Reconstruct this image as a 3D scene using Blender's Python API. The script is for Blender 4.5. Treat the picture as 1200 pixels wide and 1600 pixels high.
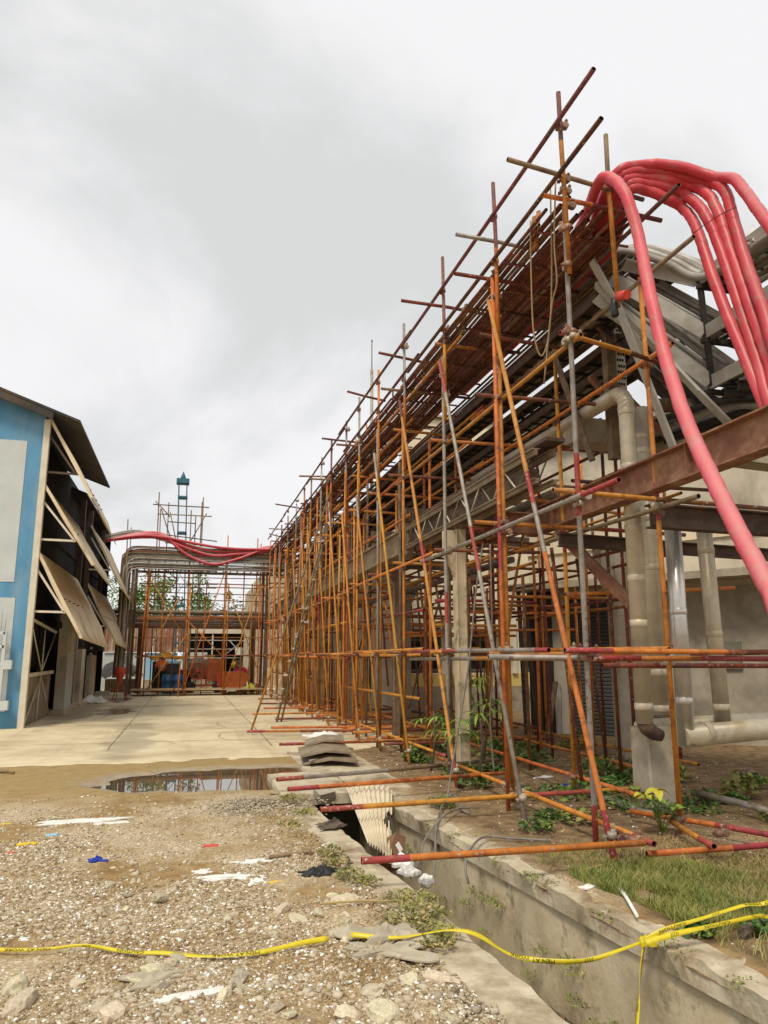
import bpy, bmesh, math, random
import numpy as np
from mathutils import Vector, Matrix, Euler

S = bpy.context.scene
for o in list(bpy.data.objects):
    bpy.data.objects.remove(o)
C = S.collection
R = random.Random(7)
rad = math.radians

# ------------------------------------------------------------------ camera
CAM_H, PITCH, YAW, FPX = 1.6, math.atan(228 / 1165.0), rad(14.6), 1165.0
cam_d = bpy.data.cameras.new('camera')
cam = bpy.data.objects.new('camera', cam_d)
C.objects.link(cam)
cam.location = (0, 0, CAM_H)
cam.rotation_euler = (math.pi / 2 + PITCH, 0, -YAW)
cam_d.sensor_fit = 'VERTICAL'
cam_d.sensor_height = 36.0
cam_d.lens = FPX / 1600.0 * 36.0
cam_d.clip_start, cam_d.clip_end = 0.05, 3000
S.camera = cam

# ------------------------------------------------------------------ sky, sun, exposure
SUN_EL, SUN_AZ = rad(56), rad(216)      # azimuth clockwise from +Y, the direction the light comes from
world = bpy.data.worlds.new('World')
S.world = world
world.use_nodes = True
wn, wl = world.node_tree.nodes, world.node_tree.links
wn.clear()
w_out = wn.new('ShaderNodeOutputWorld')
w_bg = wn.new('ShaderNodeBackground')
w_bg.inputs['Strength'].default_value = 0.1
w_sky = wn.new('ShaderNodeTexSky')
w_sky.sky_type = 'NISHITA'
w_sky.sun_disc = False
w_sky.sun_elevation = SUN_EL
w_sky.sun_rotation = SUN_AZ
w_sky.air_density, w_sky.dust_density = 1.0, 3.0
w_tc = wn.new('ShaderNodeTexCoord')
w_sep = wn.new('ShaderNodeSeparateXYZ')
wl.new(w_tc.outputs['Generated'], w_sep.inputs[0])
w_z = wn.new('ShaderNodeMath'); w_z.operation = 'ADD'; w_z.inputs[1].default_value = 0.75
wl.new(w_sep.outputs['Z'], w_z.inputs[0])
w_zc = wn.new('ShaderNodeMath'); w_zc.operation = 'MAXIMUM'; w_zc.inputs[1].default_value = 0.5
wl.new(w_z.outputs[0], w_zc.inputs[0])
w_div = wn.new('ShaderNodeVectorMath'); w_div.operation = 'DIVIDE'
w_comb = wn.new('ShaderNodeCombineXYZ')
for k in range(3):
    wl.new(w_zc.outputs[0], w_comb.inputs[k])
wl.new(w_tc.outputs['Generated'], w_div.inputs[0])
wl.new(w_comb.outputs[0], w_div.inputs[1])
w_map = wn.new('ShaderNodeMapping')
w_map.inputs['Location'].default_value = (-0.48, 0.60, 4.24)
wl.new(w_div.outputs[0], w_map.inputs['Vector'])
w_n1 = wn.new('ShaderNodeTexNoise')
w_n1.inputs['Scale'].default_value = 2.6
w_n1.inputs['Detail'].default_value = 9
w_n1.inputs['Roughness'].default_value = 0.55
w_n1.inputs['Distortion'].default_value = 0.35
wl.new(w_map.outputs[0], w_n1.inputs['Vector'])
w_cr = wn.new('ShaderNodeValToRGB')
w_cr.color_ramp.interpolation = 'EASE'
w_cr.color_ramp.elements[0].position = 0.36
w_cr.color_ramp.elements[0].color = (0.66, 0.667, 0.665, 1)
w_cr.color_ramp.elements[1].position = 0.60
w_cr.color_ramp.elements[1].color = (0.865, 0.858, 0.868, 1)
wl.new(w_n1.outputs['Fac'], w_cr.inputs[0])
w_mul = wn.new('ShaderNodeVectorMath'); w_mul.operation = 'SCALE'
w_mul.inputs['Scale'].default_value = 6.7
wl.new(w_cr.outputs[0], w_mul.inputs[0])
w_mix = wn.new('ShaderNodeMix'); w_mix.data_type = 'RGBA'
w_mix.inputs[0].default_value = 0.97                      # cloud cover over the clear sky
wl.new(w_sky.outputs[0], w_mix.inputs[6])
wl.new(w_mul.outputs[0], w_mix.inputs[7])
wl.new(w_mix.outputs[2], w_bg.inputs['Color'])
wl.new(w_bg.outputs[0], w_out.inputs[0])

sun_d = bpy.data.lights.new('sun', 'SUN')
sun_d.energy = 1.5
sun_d.angle = rad(14)
sun_d.color = (1.0, 0.92, 0.78)
sun = bpy.data.objects.new('sun', sun_d)
C.objects.link(sun)
_ld = Vector((-math.sin(SUN_AZ) * math.cos(SUN_EL), -math.cos(SUN_AZ) * math.cos(SUN_EL), -math.sin(SUN_EL)))
sun.rotation_euler = _ld.to_track_quat('-Z', 'Y').to_euler()
sun.location = (-10, -10, 30)

S.view_settings.view_transform = 'Standard'
S.view_settings.look = 'None'
S.view_settings.exposure = 0.70
S.view_settings.gamma = 1.0
S.render.engine = 'CYCLES'
S.cycles.max_bounces = 6
S.cycles.use_denoising = True

# ------------------------------------------------------------------ measuring help: image directions (photo pixels) to places
_c, _s, _cp, _sp = math.cos(PITCH), math.sin(PITCH), math.cos(YAW), math.sin(YAW)
def _ray(px, py):
    x = (px - 600) / FPX; y = (800 - py) / FPX
    Y = _c - y * _s; Z = _s + y * _c
    return Vector((x * _cp + Y * _sp, Y * _cp - x * _sp, Z))
def at_z(px, py, z=0.0):
    r = _ray(px, py); return Vector((0, 0, CAM_H)) + r * ((z - CAM_H) / r.z)
def at_x(px, py, X):
    r = _ray(px, py); return Vector((0, 0, CAM_H)) + r * (X / r.x)
def at_y(px, py, Y):
    r = _ray(px, py); return Vector((0, 0, CAM_H)) + r * (Y / r.y)
def at_d(px, py, d):
    return Vector((0, 0, CAM_H)) + _ray(px, py) * d

# ------------------------------------------------------------------ materials
MATS = {}
def _nt(name):
    m = bpy.data.materials.new(name); m.use_nodes = True
    n, l = m.node_tree.nodes, m.node_tree.links
    MATS[name] = m
    return m, n, l, n['Principled BSDF']
def mat(name, c1, c2=None, scale=6.0, rough=0.75, bump=0.15, metal=0.0, rand=0.0, c3=None, s3=1.2, t3=(0.5, 0.68),
        stretch=(1, 1, 1), detail=6.0, spec=0.4, bscale=None, bdist=0.01, rlo=None):
    m, n, l, b = _nt(name)
    c2 = c2 or c1
    tc = n.new('ShaderNodeTexCoord'); mp = n.new('ShaderNodeMapping')
    mp.inputs['Scale'].default_value = stretch
    l.new(tc.outputs['Object'], mp.inputs[0])
    nz = n.new('ShaderNodeTexNoise'); nz.inputs['Scale'].default_value = scale; nz.inputs['Detail'].default_value = detail
    nz.inputs['Roughness'].default_value = 0.62
    l.new(mp.outputs[0], nz.inputs['Vector'])
    cr = n.new('ShaderNodeValToRGB')
    cr.color_ramp.elements[0].position, cr.color_ramp.elements[1].position = 0.33, 0.68
    cr.color_ramp.elements[0].color = (*c1, 1); cr.color_ramp.elements[1].color = (*c2, 1)
    l.new(nz.outputs['Fac'], cr.inputs[0])
    col = cr.outputs[0]
    if c3:
        n3 = n.new('ShaderNodeTexNoise'); n3.inputs['Scale'].default_value = s3; n3.inputs['Detail'].default_value = 7
        n3.inputs['Roughness'].default_value = 0.65
        l.new(mp.outputs[0], n3.inputs['Vector'])
        r3 = n.new('ShaderNodeMapRange'); r3.inputs[1].default_value, r3.inputs[2].default_value = t3
        l.new(n3.outputs['Fac'], r3.inputs[0])
        mx = n.new('ShaderNodeMix'); mx.data_type = 'RGBA'
        l.new(r3.outputs[0], mx.inputs[0]); l.new(col, mx.inputs[6]); mx.inputs[7].default_value = (*c3, 1)
        col = mx.outputs[2]
    if rand:
        oi = n.new('ShaderNodeObjectInfo')
        mr = n.new('ShaderNodeMapRange'); mr.inputs[3].default_value = 1 - rand; mr.inputs[4].default_value = 1 + rand
        l.new(oi.outputs['Random'], mr.inputs[0])
        hs = n.new('ShaderNodeHueSaturation')
        l.new(mr.outputs[0], hs.inputs['Value']); l.new(col, hs.inputs['Color'])
        ml = n.new('ShaderNodeMath'); ml.operation = 'MULTIPLY'; ml.inputs[1].default_value = 7.31
        fr = n.new('ShaderNodeMath'); fr.operation = 'FRACT'
        l.new(oi.outputs['Random'], ml.inputs[0]); l.new(ml.outputs[0], fr.inputs[0])
        m2 = n.new('ShaderNodeMapRange'); m2.inputs[3].default_value = 0.5 - rand * 0.06; m2.inputs[4].default_value = 0.5 + rand * 0.06
        l.new(fr.outputs[0], m2.inputs[0]); l.new(m2.outputs[0], hs.inputs['Hue'])
        col = hs.outputs[0]
    l.new(col, b.inputs['Base Color'])
    b.inputs['Metallic'].default_value = metal
    b.inputs['Specular IOR Level'].default_value = spec
    if rlo is not None:
        rr = n.new('ShaderNodeMapRange'); rr.inputs[3].default_value = rlo; rr.inputs[4].default_value = rough
        l.new(nz.outputs['Fac'], rr.inputs[0]); l.new(rr.outputs[0], b.inputs['Roughness'])
    else:
        b.inputs['Roughness'].default_value = rough
    if bump:
        bp = n.new('ShaderNodeBump'); bp.inputs['Strength'].default_value = bump; bp.inputs['Distance'].default_value = bdist
        src = nz
        if bscale:
            src = n.new('ShaderNodeTexNoise'); src.inputs['Scale'].default_value = bscale; src.inputs['Detail'].default_value = 5
            l.new(mp.outputs[0], src.inputs['Vector'])
        l.new(src.outputs['Fac'], bp.inputs['Height']); l.new(bp.outputs[0], b.inputs['Normal'])
    return m

mat('tube_orange', (0.42, 0.135, 0.020), (0.62, 0.235, 0.036), 9, 0.62, 0.4, rand=0.28, c3=(0.19, 0.062, 0.022), s3=3.5, t3=(0.53, 0.70))
mat('tube_amber', (0.42, 0.18, 0.028), (0.58, 0.28, 0.05), 8, 0.6, 0.4, rand=0.15, c3=(0.16, 0.07, 0.03), s3=3.0, t3=(0.55, 0.75))
mat('tube_rust', (0.11, 0.036, 0.018), (0.25, 0.080, 0.03), 8, 0.75, 0.4, rand=0.35, c3=(0.07, 0.035, 0.03), s3=2.5, t3=(0.5, 0.7))
mat('tube_plum', (0.12, 0.04, 0.035), (0.21, 0.075, 0.055), 7, 0.7, 0.4, rand=0.25, c3=(0.09, 0.06, 0.05), s3=2.0)
mat('tube_grey', (0.24, 0.21, 0.18), (0.40, 0.36, 0.31), 9, 0.55, 0.4, metal=0.25, rand=0.2, c3=(0.22, 0.13, 0.08), s3=2.5, t3=(0.52, 0.72))
mat('tube_brown', (0.15, 0.10, 0.06), (0.27, 0.19, 0.11), 8, 0.7, 0.4, rand=0.25, c3=(0.10, 0.05, 0.03), s3=2.5)
mat('tube_maroon', (0.26, 0.035, 0.03), (0.40, 0.065, 0.055), 8, 0.6, 0.4, rand=0.15, c3=(0.14, 0.05, 0.04), s3=4, t3=(0.55, 0.75))
mat('tube_bore', (0.012, 0.009, 0.008), rough=0.9, bump=0)
mat('coupler_metal', (0.20, 0.10, 0.06), (0.34, 0.22, 0.15), 20, 0.6, 0.2, metal=0.35, rand=0.35)
mat('coupler_zinc', (0.36, 0.31, 0.23), (0.52, 0.46, 0.36), 20, 0.5, 0.15, metal=0.3, rand=0.15)
mat('concrete', (0.36, 0.31, 0.23), (0.52, 0.46, 0.35), 5, 0.9, 0.35, c3=(0.22, 0.18, 0.12), s3=1.4, t3=(0.5, 0.75), bscale=30)
mat('concrete_pale', (0.46, 0.385, 0.26), (0.64, 0.56, 0.41), 5, 0.93, 0.5, c3=(0.24, 0.17, 0.09), s3=2.3, t3=(0.47, 0.66), bscale=40)
mat('concrete_mossy', (0.54, 0.44, 0.28), (0.70, 0.60, 0.42), 4, 0.95, 0.6, c3=(0.10, 0.085, 0.028), s3=2.4, t3=(0.54, 0.67), bscale=25, stretch=(1, 1, 0.8))
mat('concrete_dark', (0.06, 0.05, 0.035), (0.12, 0.10, 0.07), 5, 0.8, 0.4, c3=(0.05, 0.055, 0.02), s3=2)  # much darker concrete for the drain floor and end wall
mat('steel_brown', (0.17, 0.070, 0.040), (0.29, 0.13, 0.080), 4, 0.75, 0.25, c3=(0.38, 0.22, 0.13), s3=3.5, t3=(0.47, 0.66))
mat('steel_dark', (0.055, 0.035, 0.028), (0.13, 0.085, 0.06), 6, 0.8, 0.2, c3=(0.20, 0.10, 0.05), s3=2.5, t3=(0.55, 0.75))
mat('steel_tan', (0.19, 0.145, 0.095), (0.33, 0.26, 0.175), 4, 0.8, 0.2, c3=(0.16, 0.10, 0.06), s3=1.6, t3=(0.5, 0.72))
mat('tray_grey', (0.34, 0.33, 0.28), (0.50, 0.48, 0.42), 5, 0.55, 0.1, metal=0.2, c3=(0.24, 0.19, 0.13), s3=1.8, t3=(0.5, 0.75), rand=0.1)
mat('tray_black', (0.022, 0.019, 0.017), (0.06, 0.05, 0.04), 6, 0.75, 0.2, c3=(0.12, 0.07, 0.04), s3=2, t3=(0.58, 0.75))
mat('cable_grey', (0.24, 0.23, 0.20), (0.37, 0.35, 0.31), 4, 0.55, 0.1, rand=0.18, c3=(0.17, 0.14, 0.11), s3=1.5)
mat('cable_black', (0.018, 0.017, 0.016), (0.05, 0.045, 0.04), 4, 0.6, 0.1, rand=0.3)
mat('duct_red', (0.50, 0.032, 0.048), (0.62, 0.062, 0.078), 2.2, 0.42, 0.1, c3=(0.40, 0.15, 0.12), s3=7.0, t3=(0.52, 0.72), rand=0.06, bscale=60, bdist=0.004)
mat('duct_red_dusty', (0.54, 0.05, 0.065), (0.64, 0.09, 0.10), 2.5, 0.5, 0.1, c3=(0.44, 0.20, 0.16), s3=7.0, t3=(0.52, 0.74), rand=0.06, bscale=60, bdist=0.004)
mat('galvanised', (0.58, 0.51, 0.38), (0.76, 0.69, 0.53), 5, 0.42, 0.35, metal=0.25, c3=(0.50, 0.36, 0.18), s3=2.2, t3=(0.5, 0.8), rand=0.1, bscale=9, bdist=0.012)
mat('galvanised_bright', (0.58, 0.56, 0.50), (0.74, 0.72, 0.66), 5, 0.3, 0.3, metal=0.6, c3=(0.42, 0.34, 0.22), s3=2.0, t3=(0.55, 0.85), bscale=9, bdist=0.01)
mat('stucco_cream', (0.70, 0.61, 0.42), (0.82, 0.74, 0.55), 1.5, 0.9, 0.2, c3=(0.52, 0.43, 0.28), s3=0.8, t3=(0.55, 0.85), bscale=40)
mat('stucco_yellow', (0.60, 0.45, 0.15), (0.70, 0.55, 0.22), 1.5, 0.9, 0.2, c3=(0.45, 0.36, 0.18), s3=1.2, t3=(0.5, 0.8), bscale=40)
mat('stucco_sooty', (0.50, 0.44, 0.33), (0.70, 0.63, 0.49), 1.6, 0.92, 0.25, c3=(0.13, 0.11, 0.08), s3=0.7, t3=(0.5, 0.78), bscale=35, stretch=(1, 1, 0.6))
mat('stucco_smoked', (0.30, 0.265, 0.20), (0.52, 0.46, 0.35), 1.2, 0.92, 0.25, c3=(0.14, 0.12, 0.09), s3=0.9, t3=(0.5, 0.75), bscale=35)
mat('plinth_grey', (0.26, 0.22, 0.16), (0.38, 0.32, 0.24), 3, 0.9, 0.3, c3=(0.12, 0.10, 0.07), s3=1.3)
mat('shutter_steel', (0.055, 0.052, 0.050), (0.10, 0.095, 0.09), 3, 0.6, 0.1, metal=0.2, c3=(0.12, 0.085, 0.06), s3=1.2)
mat('timber_dark', (0.035, 0.024, 0.016), (0.075, 0.05, 0.033), 8, 0.85, 0.3, stretch=(1, 1, 0.15))
mat('timber', (0.30, 0.20, 0.10), (0.42, 0.29, 0.16), 8, 0.8, 0.3, stretch=(0.2, 1, 1), rand=0.15)
mat('glass_dark', (0.02, 0.024, 0.024), (0.05, 0.055, 0.05), 2, 0.12, 0.02)
mat('glass_green', (0.045, 0.12, 0.09), (0.07, 0.17, 0.12), 2, 0.25, 0.02)
mat('window_frame', (0.16, 0.15, 0.11), (0.26, 0.24, 0.18), 6, 0.7, 0.1)
mat('paint_blue', (0.085, 0.25, 0.42), (0.14, 0.34, 0.52), 2.5, 0.78, 0.2, c3=(0.24, 0.36, 0.44), s3=2.2, t3=(0.48, 0.72), bscale=30, stretch=(1, 1, 0.3))
mat('paint_white', (0.50, 0.54, 0.53), (0.58, 0.62, 0.61), 2, 0.75, 0.1, c3=(0.52, 0.52, 0.48), s3=0.9, t3=(0.5, 0.8))
mat('paint_cream', (0.60, 0.54, 0.42), (0.72, 0.66, 0.53), 3, 0.7, 0.15, c3=(0.36, 0.24, 0.13), s3=1.6, t3=(0.56, 0.75))
mat('sheet_tan', (0.66, 0.53, 0.34), (0.78, 0.65, 0.44), 2.0, 0.65, 0.15, c3=(0.14, 0.105, 0.07), s3=0.6, t3=(0.55, 0.72), bscale=3)
mat('sheet_sooty', (0.030, 0.026, 0.022), (0.075, 0.06, 0.045), 1.5, 0.75, 0.2, c3=(0.13, 0.08, 0.05), s3=1.0, t3=(0.56, 0.8))
mat('interior_shade', (0.010, 0.010, 0.010), (0.022, 0.020, 0.018), 2, 0.95, 0.1)  # near-black colour stands in for the shade inside the sheds
mat('corrugated_white', (0.66, 0.57, 0.41), (0.78, 0.70, 0.52), 4, 0.7, 0.15, c3=(0.32, 0.24, 0.15), s3=2.2, t3=(0.55, 0.8))
mat('corrugated_rust', (0.26, 0.10, 0.05), (0.44, 0.24, 0.15), 3, 0.8, 0.2, c3=(0.60, 0.50, 0.40), s3=1.5, t3=(0.5, 0.65), stretch=(1, 1, 0.3))
mat('cardboard', (0.16, 0.085, 0.04), (0.24, 0.13, 0.065), 6, 0.85, 0.1)
mat('paper_white', (0.74, 0.72, 0.66), (0.84, 0.82, 0.77), 5, 0.8, 0.1, rand=0.08)
mat('cloth_grey', (0.36, 0.31, 0.22), (0.50, 0.44, 0.33), 8, 0.95, 0.3)
mat('cloth_white', (0.62, 0.60, 0.56), (0.76, 0.75, 0.72), 4, 0.8, 0.2)
mat('plastic_blue', (0.01, 0.03, 0.30), (0.02, 0.05, 0.40), 5, 0.4, 0.05)
mat('plastic_yellow', (0.70, 0.48, 0.015), (0.78, 0.56, 0.03), 5, 0.45, 0.05)
mat('plastic_red', (0.60, 0.06, 0.04), (0.68, 0.09, 0.06), 5, 0.45, 0.05)
mat('plastic_black', (0.012, 0.012, 0.014), (0.03, 0.03, 0.034), 5, 0.4, 0.2)
mat('tape_yellow', (0.60, 0.48, 0.02), (0.74, 0.61, 0.03), 12, 0.38, 0.25, bscale=18, bdist=0.01)
mat('tape_ink', (0.02, 0.018, 0.01), rough=0.5, bump=0)
mat('rope', (0.30, 0.21, 0.10), (0.42, 0.31, 0.16), 40, 0.9, 0.3)
mat('wire_grey', (0.16, 0.14, 0.12), (0.26, 0.24, 0.21), 10, 0.6, 0.1)
mat('stone', (0.46, 0.39, 0.26), (0.70, 0.62, 0.45), 9, 0.92, 0.4, rand=0.28, c3=(0.26, 0.20, 0.13), s3=4, t3=(0.52, 0.75), bscale=30)
mat('leaf', (0.045, 0.11, 0.018), (0.10, 0.19, 0.035), 6, 0.55, 0.1, rand=0.3)
mat('leaf_light', (0.15, 0.24, 0.035), (0.26, 0.33, 0.05), 6, 0.55, 0.1, rand=0.25)
mat('leaf_yellow', (0.42, 0.40, 0.03), (0.55, 0.52, 0.06), 6, 0.55, 0.1)
mat('grass', (0.16, 0.19, 0.04), (0.32, 0.31, 0.08), 3, 0.7, 0.0, rand=0.2, c3=(0.40, 0.32, 0.14), s3=1.5, t3=(0.5, 0.7))
mat('straw', (0.36, 0.25, 0.10), (0.52, 0.38, 0.18), 4, 0.85, 0.0)
mat('bark', (0.10, 0.075, 0.05), (0.18, 0.14, 0.10), 12, 0.9, 0.4)
mat('mast_blue', (0.025, 0.11, 0.16), (0.05, 0.17, 0.23), 6, 0.6, 0.1)
mat('machine_orange', (0.48, 0.11, 0.025), (0.60, 0.17, 0.05), 6, 0.6, 0.15, c3=(0.15, 0.06, 0.03), s3=3, t3=(0.55, 0.7))
mat('machine_red', (0.48, 0.055, 0.03), (0.58, 0.09, 0.05), 6, 0.55, 0.1)
mat('barrel_blue', (0.015, 0.07, 0.17), (0.03, 0.11, 0.24), 6, 0.5, 0.1)
mat('rubber', (0.015, 0.015, 0.015), (0.03, 0.03, 0.03), 6, 0.8, 0.1)
mat('skin', (0.20, 0.10, 0.06), (0.26, 0.14, 0.085), 6, 0.6, 0.05)
mat('vest_orange', (0.80, 0.16, 0.03), (0.85, 0.20, 0.05), 6, 0.8, 0.1)
mat('shirt_pink', (0.70, 0.05, 0.12), (0.78, 0.08, 0.17), 6, 0.8, 0.1)
mat('shirt_amber', (0.55, 0.24, 0.02), (0.62, 0.30, 0.04), 6, 0.85, 0.1)
mat('trousers_dark', (0.015, 0.018, 0.025), (0.03, 0.035, 0.045), 6, 0.85, 0.1)
mat('trousers_grey', (0.22, 0.22, 0.20), (0.3, 0.3, 0.28), 6, 0.85, 0.1)
mat('reflective', (0.65, 0.66, 0.62), rough=0.4, bump=0)
mat('panel_blue', (0.28, 0.52, 0.72), (0.36, 0.60, 0.78), 3, 0.6, 0.05)
mat('hill_haze', (0.10, 0.14, 0.08), (0.16, 0.2, 0.11), 3, 0.9, 0.1)

# specks of cement and chipped paint on every scaffold tube
for nm in ('tube_orange', 'tube_amber', 'tube_rust', 'tube_grey', 'tube_maroon', 'tube_plum'):
    n, l = MATS[nm].node_tree.nodes, MATS[nm].node_tree.links; b = n['Principled BSDF']
    tc = n.new('ShaderNodeTexCoord'); src = b.inputs['Base Color'].links[0].from_socket
    for sc_, lo, hi, amt, cl in ((26, 0.62, 0.70, 0.75, (0.46, 0.38, 0.28)), (11, 0.63, 0.69, 0.7, (0.10, 0.045, 0.025))):
        nz = n.new('ShaderNodeTexNoise'); nz.inputs['Scale'].default_value = sc_; nz.inputs['Detail'].default_value = 4; l.new(tc.outputs['Object'], nz.inputs['Vector'])
        mr = n.new('ShaderNodeMapRange'); mr.inputs[1].default_value, mr.inputs[2].default_value, mr.inputs[4].default_value = lo, hi, amt; l.new(nz.outputs['Fac'], mr.inputs[0])
        mx = n.new('ShaderNodeMix'); mx.data_type = 'RGBA'; mx.inputs[7].default_value = (*cl, 1); l.new(mr.outputs[0], mx.inputs[0]); l.new(src, mx.inputs[6]); src = mx.outputs[2]
    l.new(src, b.inputs['Base Color'])
# dust lying on the upper side of the red ducts
for nm in ('duct_red', 'duct_red_dusty'):
    m, n, l, b = MATS[nm], MATS[nm].node_tree.nodes, MATS[nm].node_tree.links, MATS[nm].node_tree.nodes['Principled BSDF']
    geo = n.new('ShaderNodeNewGeometry'); sp_ = n.new('ShaderNodeSeparateXYZ'); l.new(geo.outputs['Normal'], sp_.inputs[0])
    mr = n.new('ShaderNodeMapRange'); mr.inputs[1].default_value = 0.15; mr.inputs[2].default_value = 0.95; mr.inputs[4].default_value = 0.62
    l.new(sp_.outputs['Z'], mr.inputs[0])
    mx = n.new('ShaderNodeMix'); mx.data_type = 'RGBA'; mx.inputs[7].default_value = (0.64, 0.38, 0.36, 1)
    src = b.inputs['Base Color'].links[0].from_socket
    l.new(mr.outputs[0], mx.inputs[0]); l.new(src, mx.inputs[6]); l.new(mx.outputs[2], b.inputs['Base Color'])

# ------------------------------------------------------------------ mesh building
class MB:
    def __init__(self):
        self.v, self.f, self.m, self.s = [], [], [], []
    def face(self, idx, mi=0, smooth=False):
        self.f.append(tuple(idx)); self.m.append(mi); self.s.append(smooth)
    def pts(self, P):
        k = len(self.v); self.v.extend([tuple(p) for p in P]); return k
    def quad(self, a, b, c, d, mi=0):
        k = self.pts([a, b, c, d]); self.face((k, k + 1, k + 2, k + 3), mi); return self
    def box(self, lo, hi, mi=0):
        x0, y0, z0 = lo; x1, y1, z1 = hi
        k = self.pts([(x0, y0, z0), (x1, y0, z0), (x1, y1, z0), (x0, y1, z0), (x0, y0, z1), (x1, y0, z1), (x1, y1, z1), (x0, y1, z1)])
        for f in ((3, 2, 1, 0), (4, 5, 6, 7), (0, 1, 5, 4), (1, 2, 6, 5), (2, 3, 7, 6), (3, 0, 4, 7)):
            self.face([k + i for i in f], mi)
        return self
    def obox(self, c, ax, ay, az, mi=0):
        """oriented box: centre and three half-axis vectors"""
        c, ax, ay, az = Vector(c), Vector(ax), Vector(ay), Vector(az)
        k = self.pts([c + ax * i + ay * j + az * h for h in (-1, 1) for j, i in ((-1, -1), (-1, 1), (1, 1), (1, -1))])
        for f in ((3, 2, 1, 0), (4, 5, 6, 7), (0, 1, 5, 4), (1, 2, 6, 5), (2, 3, 7, 6), (3, 0, 4, 7)):
            self.face([k + i for i in f], mi)
        return self
    def bar(self, p0, p1, w, h, mi=0, up=(0, 0, 1)):
        p0, p1 = Vector(p0), Vector(p1); d = p1 - p0
        u = Vector(up); sx = d.cross(u)
        if sx.length < 1e-4: sx = d.cross(Vector((1, 0, 0)))
        sx.normalize(); sz = sx.cross(d).normalized()
        return self.obox((p0 + p1) / 2, d / 2, sx * (w / 2), sz * (h / 2), mi)
    def prism(self, prof, a, b, mi=0):
        """prof: list of (vec offset) closed outline, swept from a to b"""
        a, b = Vector(a), Vector(b); n = len(prof)
        k = self.pts([a + Vector(p) for p in prof] + [b + Vector(p) for p in prof])
        for i in range(n):
            j = (i + 1) % n; self.face((k + i, k + j, k + n + j, k + n + i), mi)
        self.face([k + i for i in range(n)][::-1], mi); self.face([k + n + i for i in range(n)], mi)
        return self
    def sweep(self, P, r, n=8, mi=0, cap=True, bore=None, mis=None):
        P = [Vector(p) for p in P]; N = len(P)
        rr = r if isinstance(r, (list, tuple)) else [r] * N
        T = []
        for i in range(N):
            t = P[min(i + 1, N - 1)] - P[max(i - 1, 0)]
            T.append(t.normalized() if t.length > 1e-9 else Vector((0, 0, 1)))
        u = T[0].cross(Vector((0, 0, 1)))
        if u.length < 1e-3: u = T[0].cross(Vector((1, 0, 0)))
        u.normalize(); k0 = len(self.v)
        for i in range(N):
            u = (u - T[i] * u.dot(T[i])).normalized(); w = T[i].cross(u)
            for j in range(n):
                a = 2 * math.pi * j / n
                self.v.append(tuple(P[i] + (u * math.cos(a) + w * math.sin(a)) * rr[i]))
        for i in range(N - 1):
            q = mis[i] if mis else mi
            for j in range(n):
                a = k0 + i * n + j; b = k0 + i * n + (j + 1) % n
                self.face((a, b, b + n, a + n), q, True)
        if bore is not None:
            for e, sg in ((0, 1), (N - 1, -1)):
                base = k0 + e * n
                inn = len(self.v)
                for j in range(n):
                    self.v.append(tuple(P[e] + (Vector(self.v[base + j]) - P[e]) * 0.78))
                q = mis[0 if e == 0 else -1] if mis else mi
                for j in range(n):
                    jj = (j + 1) % n
                    f = (base + jj, base + j, inn + j, inn + jj)
                    self.face(f if sg > 0 else f[::-1], q)
                deep = len(self.v)
                for j in range(n):
                    self.v.append(tuple(Vector(self.v[inn + j]) + T[e] * 0.04 * sg))
                for j in range(n):
                    jj = (j + 1) % n
                    f = (inn + jj, inn + j, deep + j, deep + jj)
                    self.face(f if sg > 0 else f[::-1], bore)
                f = [deep + j for j in range(n)]
                self.face(f[::-1] if sg > 0 else f, bore)
        elif cap:
            self.face([k0 + j for j in range(n)][::-1], mis[0] if mis else mi)
            self.face([k0 + (N - 1) * n + j for j in range(n)], mis[-1] if mis else mi)
        return self
    def lathe(self, c, prof, n=16, mi=0, axis='Z'):
        """prof: (radius, height) pairs round the axis through c"""
        c = Vector(c); k0 = len(self.v)
        for (r, h) in prof:
            for j in range(n):
                a = 2 * math.pi * j / n; x, y = r * math.cos(a), r * math.sin(a)
                p = (x, y, h) if axis == 'Z' else ((h, x, y) if axis == 'X' else (x, h, y))
                self.v.append(tuple(c + Vector(p)))
        for i in range(len(prof) - 1):
            for j in range(n):
                a = k0 + i * n + j; b = k0 + i * n + (j + 1) % n
                self.face((a, b, b + n, a + n), mi, True)
        self.face([k0 + j for j in range(n)][::-1], mi); self.face([k0 + (len(prof) - 1) * n + j for j in range(n)], mi)
        return self
    def mesh(self, name, mats, origin=(0, 0, 0)):
        o = Vector(origin)
        me = bpy.data.meshes.new(name)
        me.from_pydata([(x - o.x, y - o.y, z - o.z) for x, y, z in self.v], [], self.f)
        for mm in (mats if isinstance(mats, (list, tuple)) else [mats]):
            me.materials.append(MATS[mm])
        me.polygons.foreach_set('material_index', self.m)
        me.polygons.foreach_set('use_smooth', self.s)
        me.update()
        return me
    def build(self, name, mats, parent=None, origin=None):
        """one mesh object; coordinates given in world space"""
        if parent is not None:
            org = root_loc(parent)
        else:
            org = Vector(origin) if origin is not None else Vector((0, 0, 0))
        o = bpy.data.objects.new(name, self.mesh(name, mats, org))
        C.objects.link(o)
        if parent is not None: o.parent = parent
        else: o.location = org
        return o
def root_loc(o):
    l = Vector((0, 0, 0))
    while o is not None:
        l += o.location; o = o.parent
    return l
def tag(o, label=None, cat=None, group=None, kind=None):
    if label: o['label'] = label
    if cat: o['category'] = cat
    if group: o['group'] = group
    if kind: o['kind'] = kind
    return o
def thing(name, loc, label, cat, group=None):
    o = bpy.data.objects.new(name, None); o.location = loc; o.empty_display_size = 0.2
    C.objects.link(o)
    return tag(o, label, cat, group)
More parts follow.
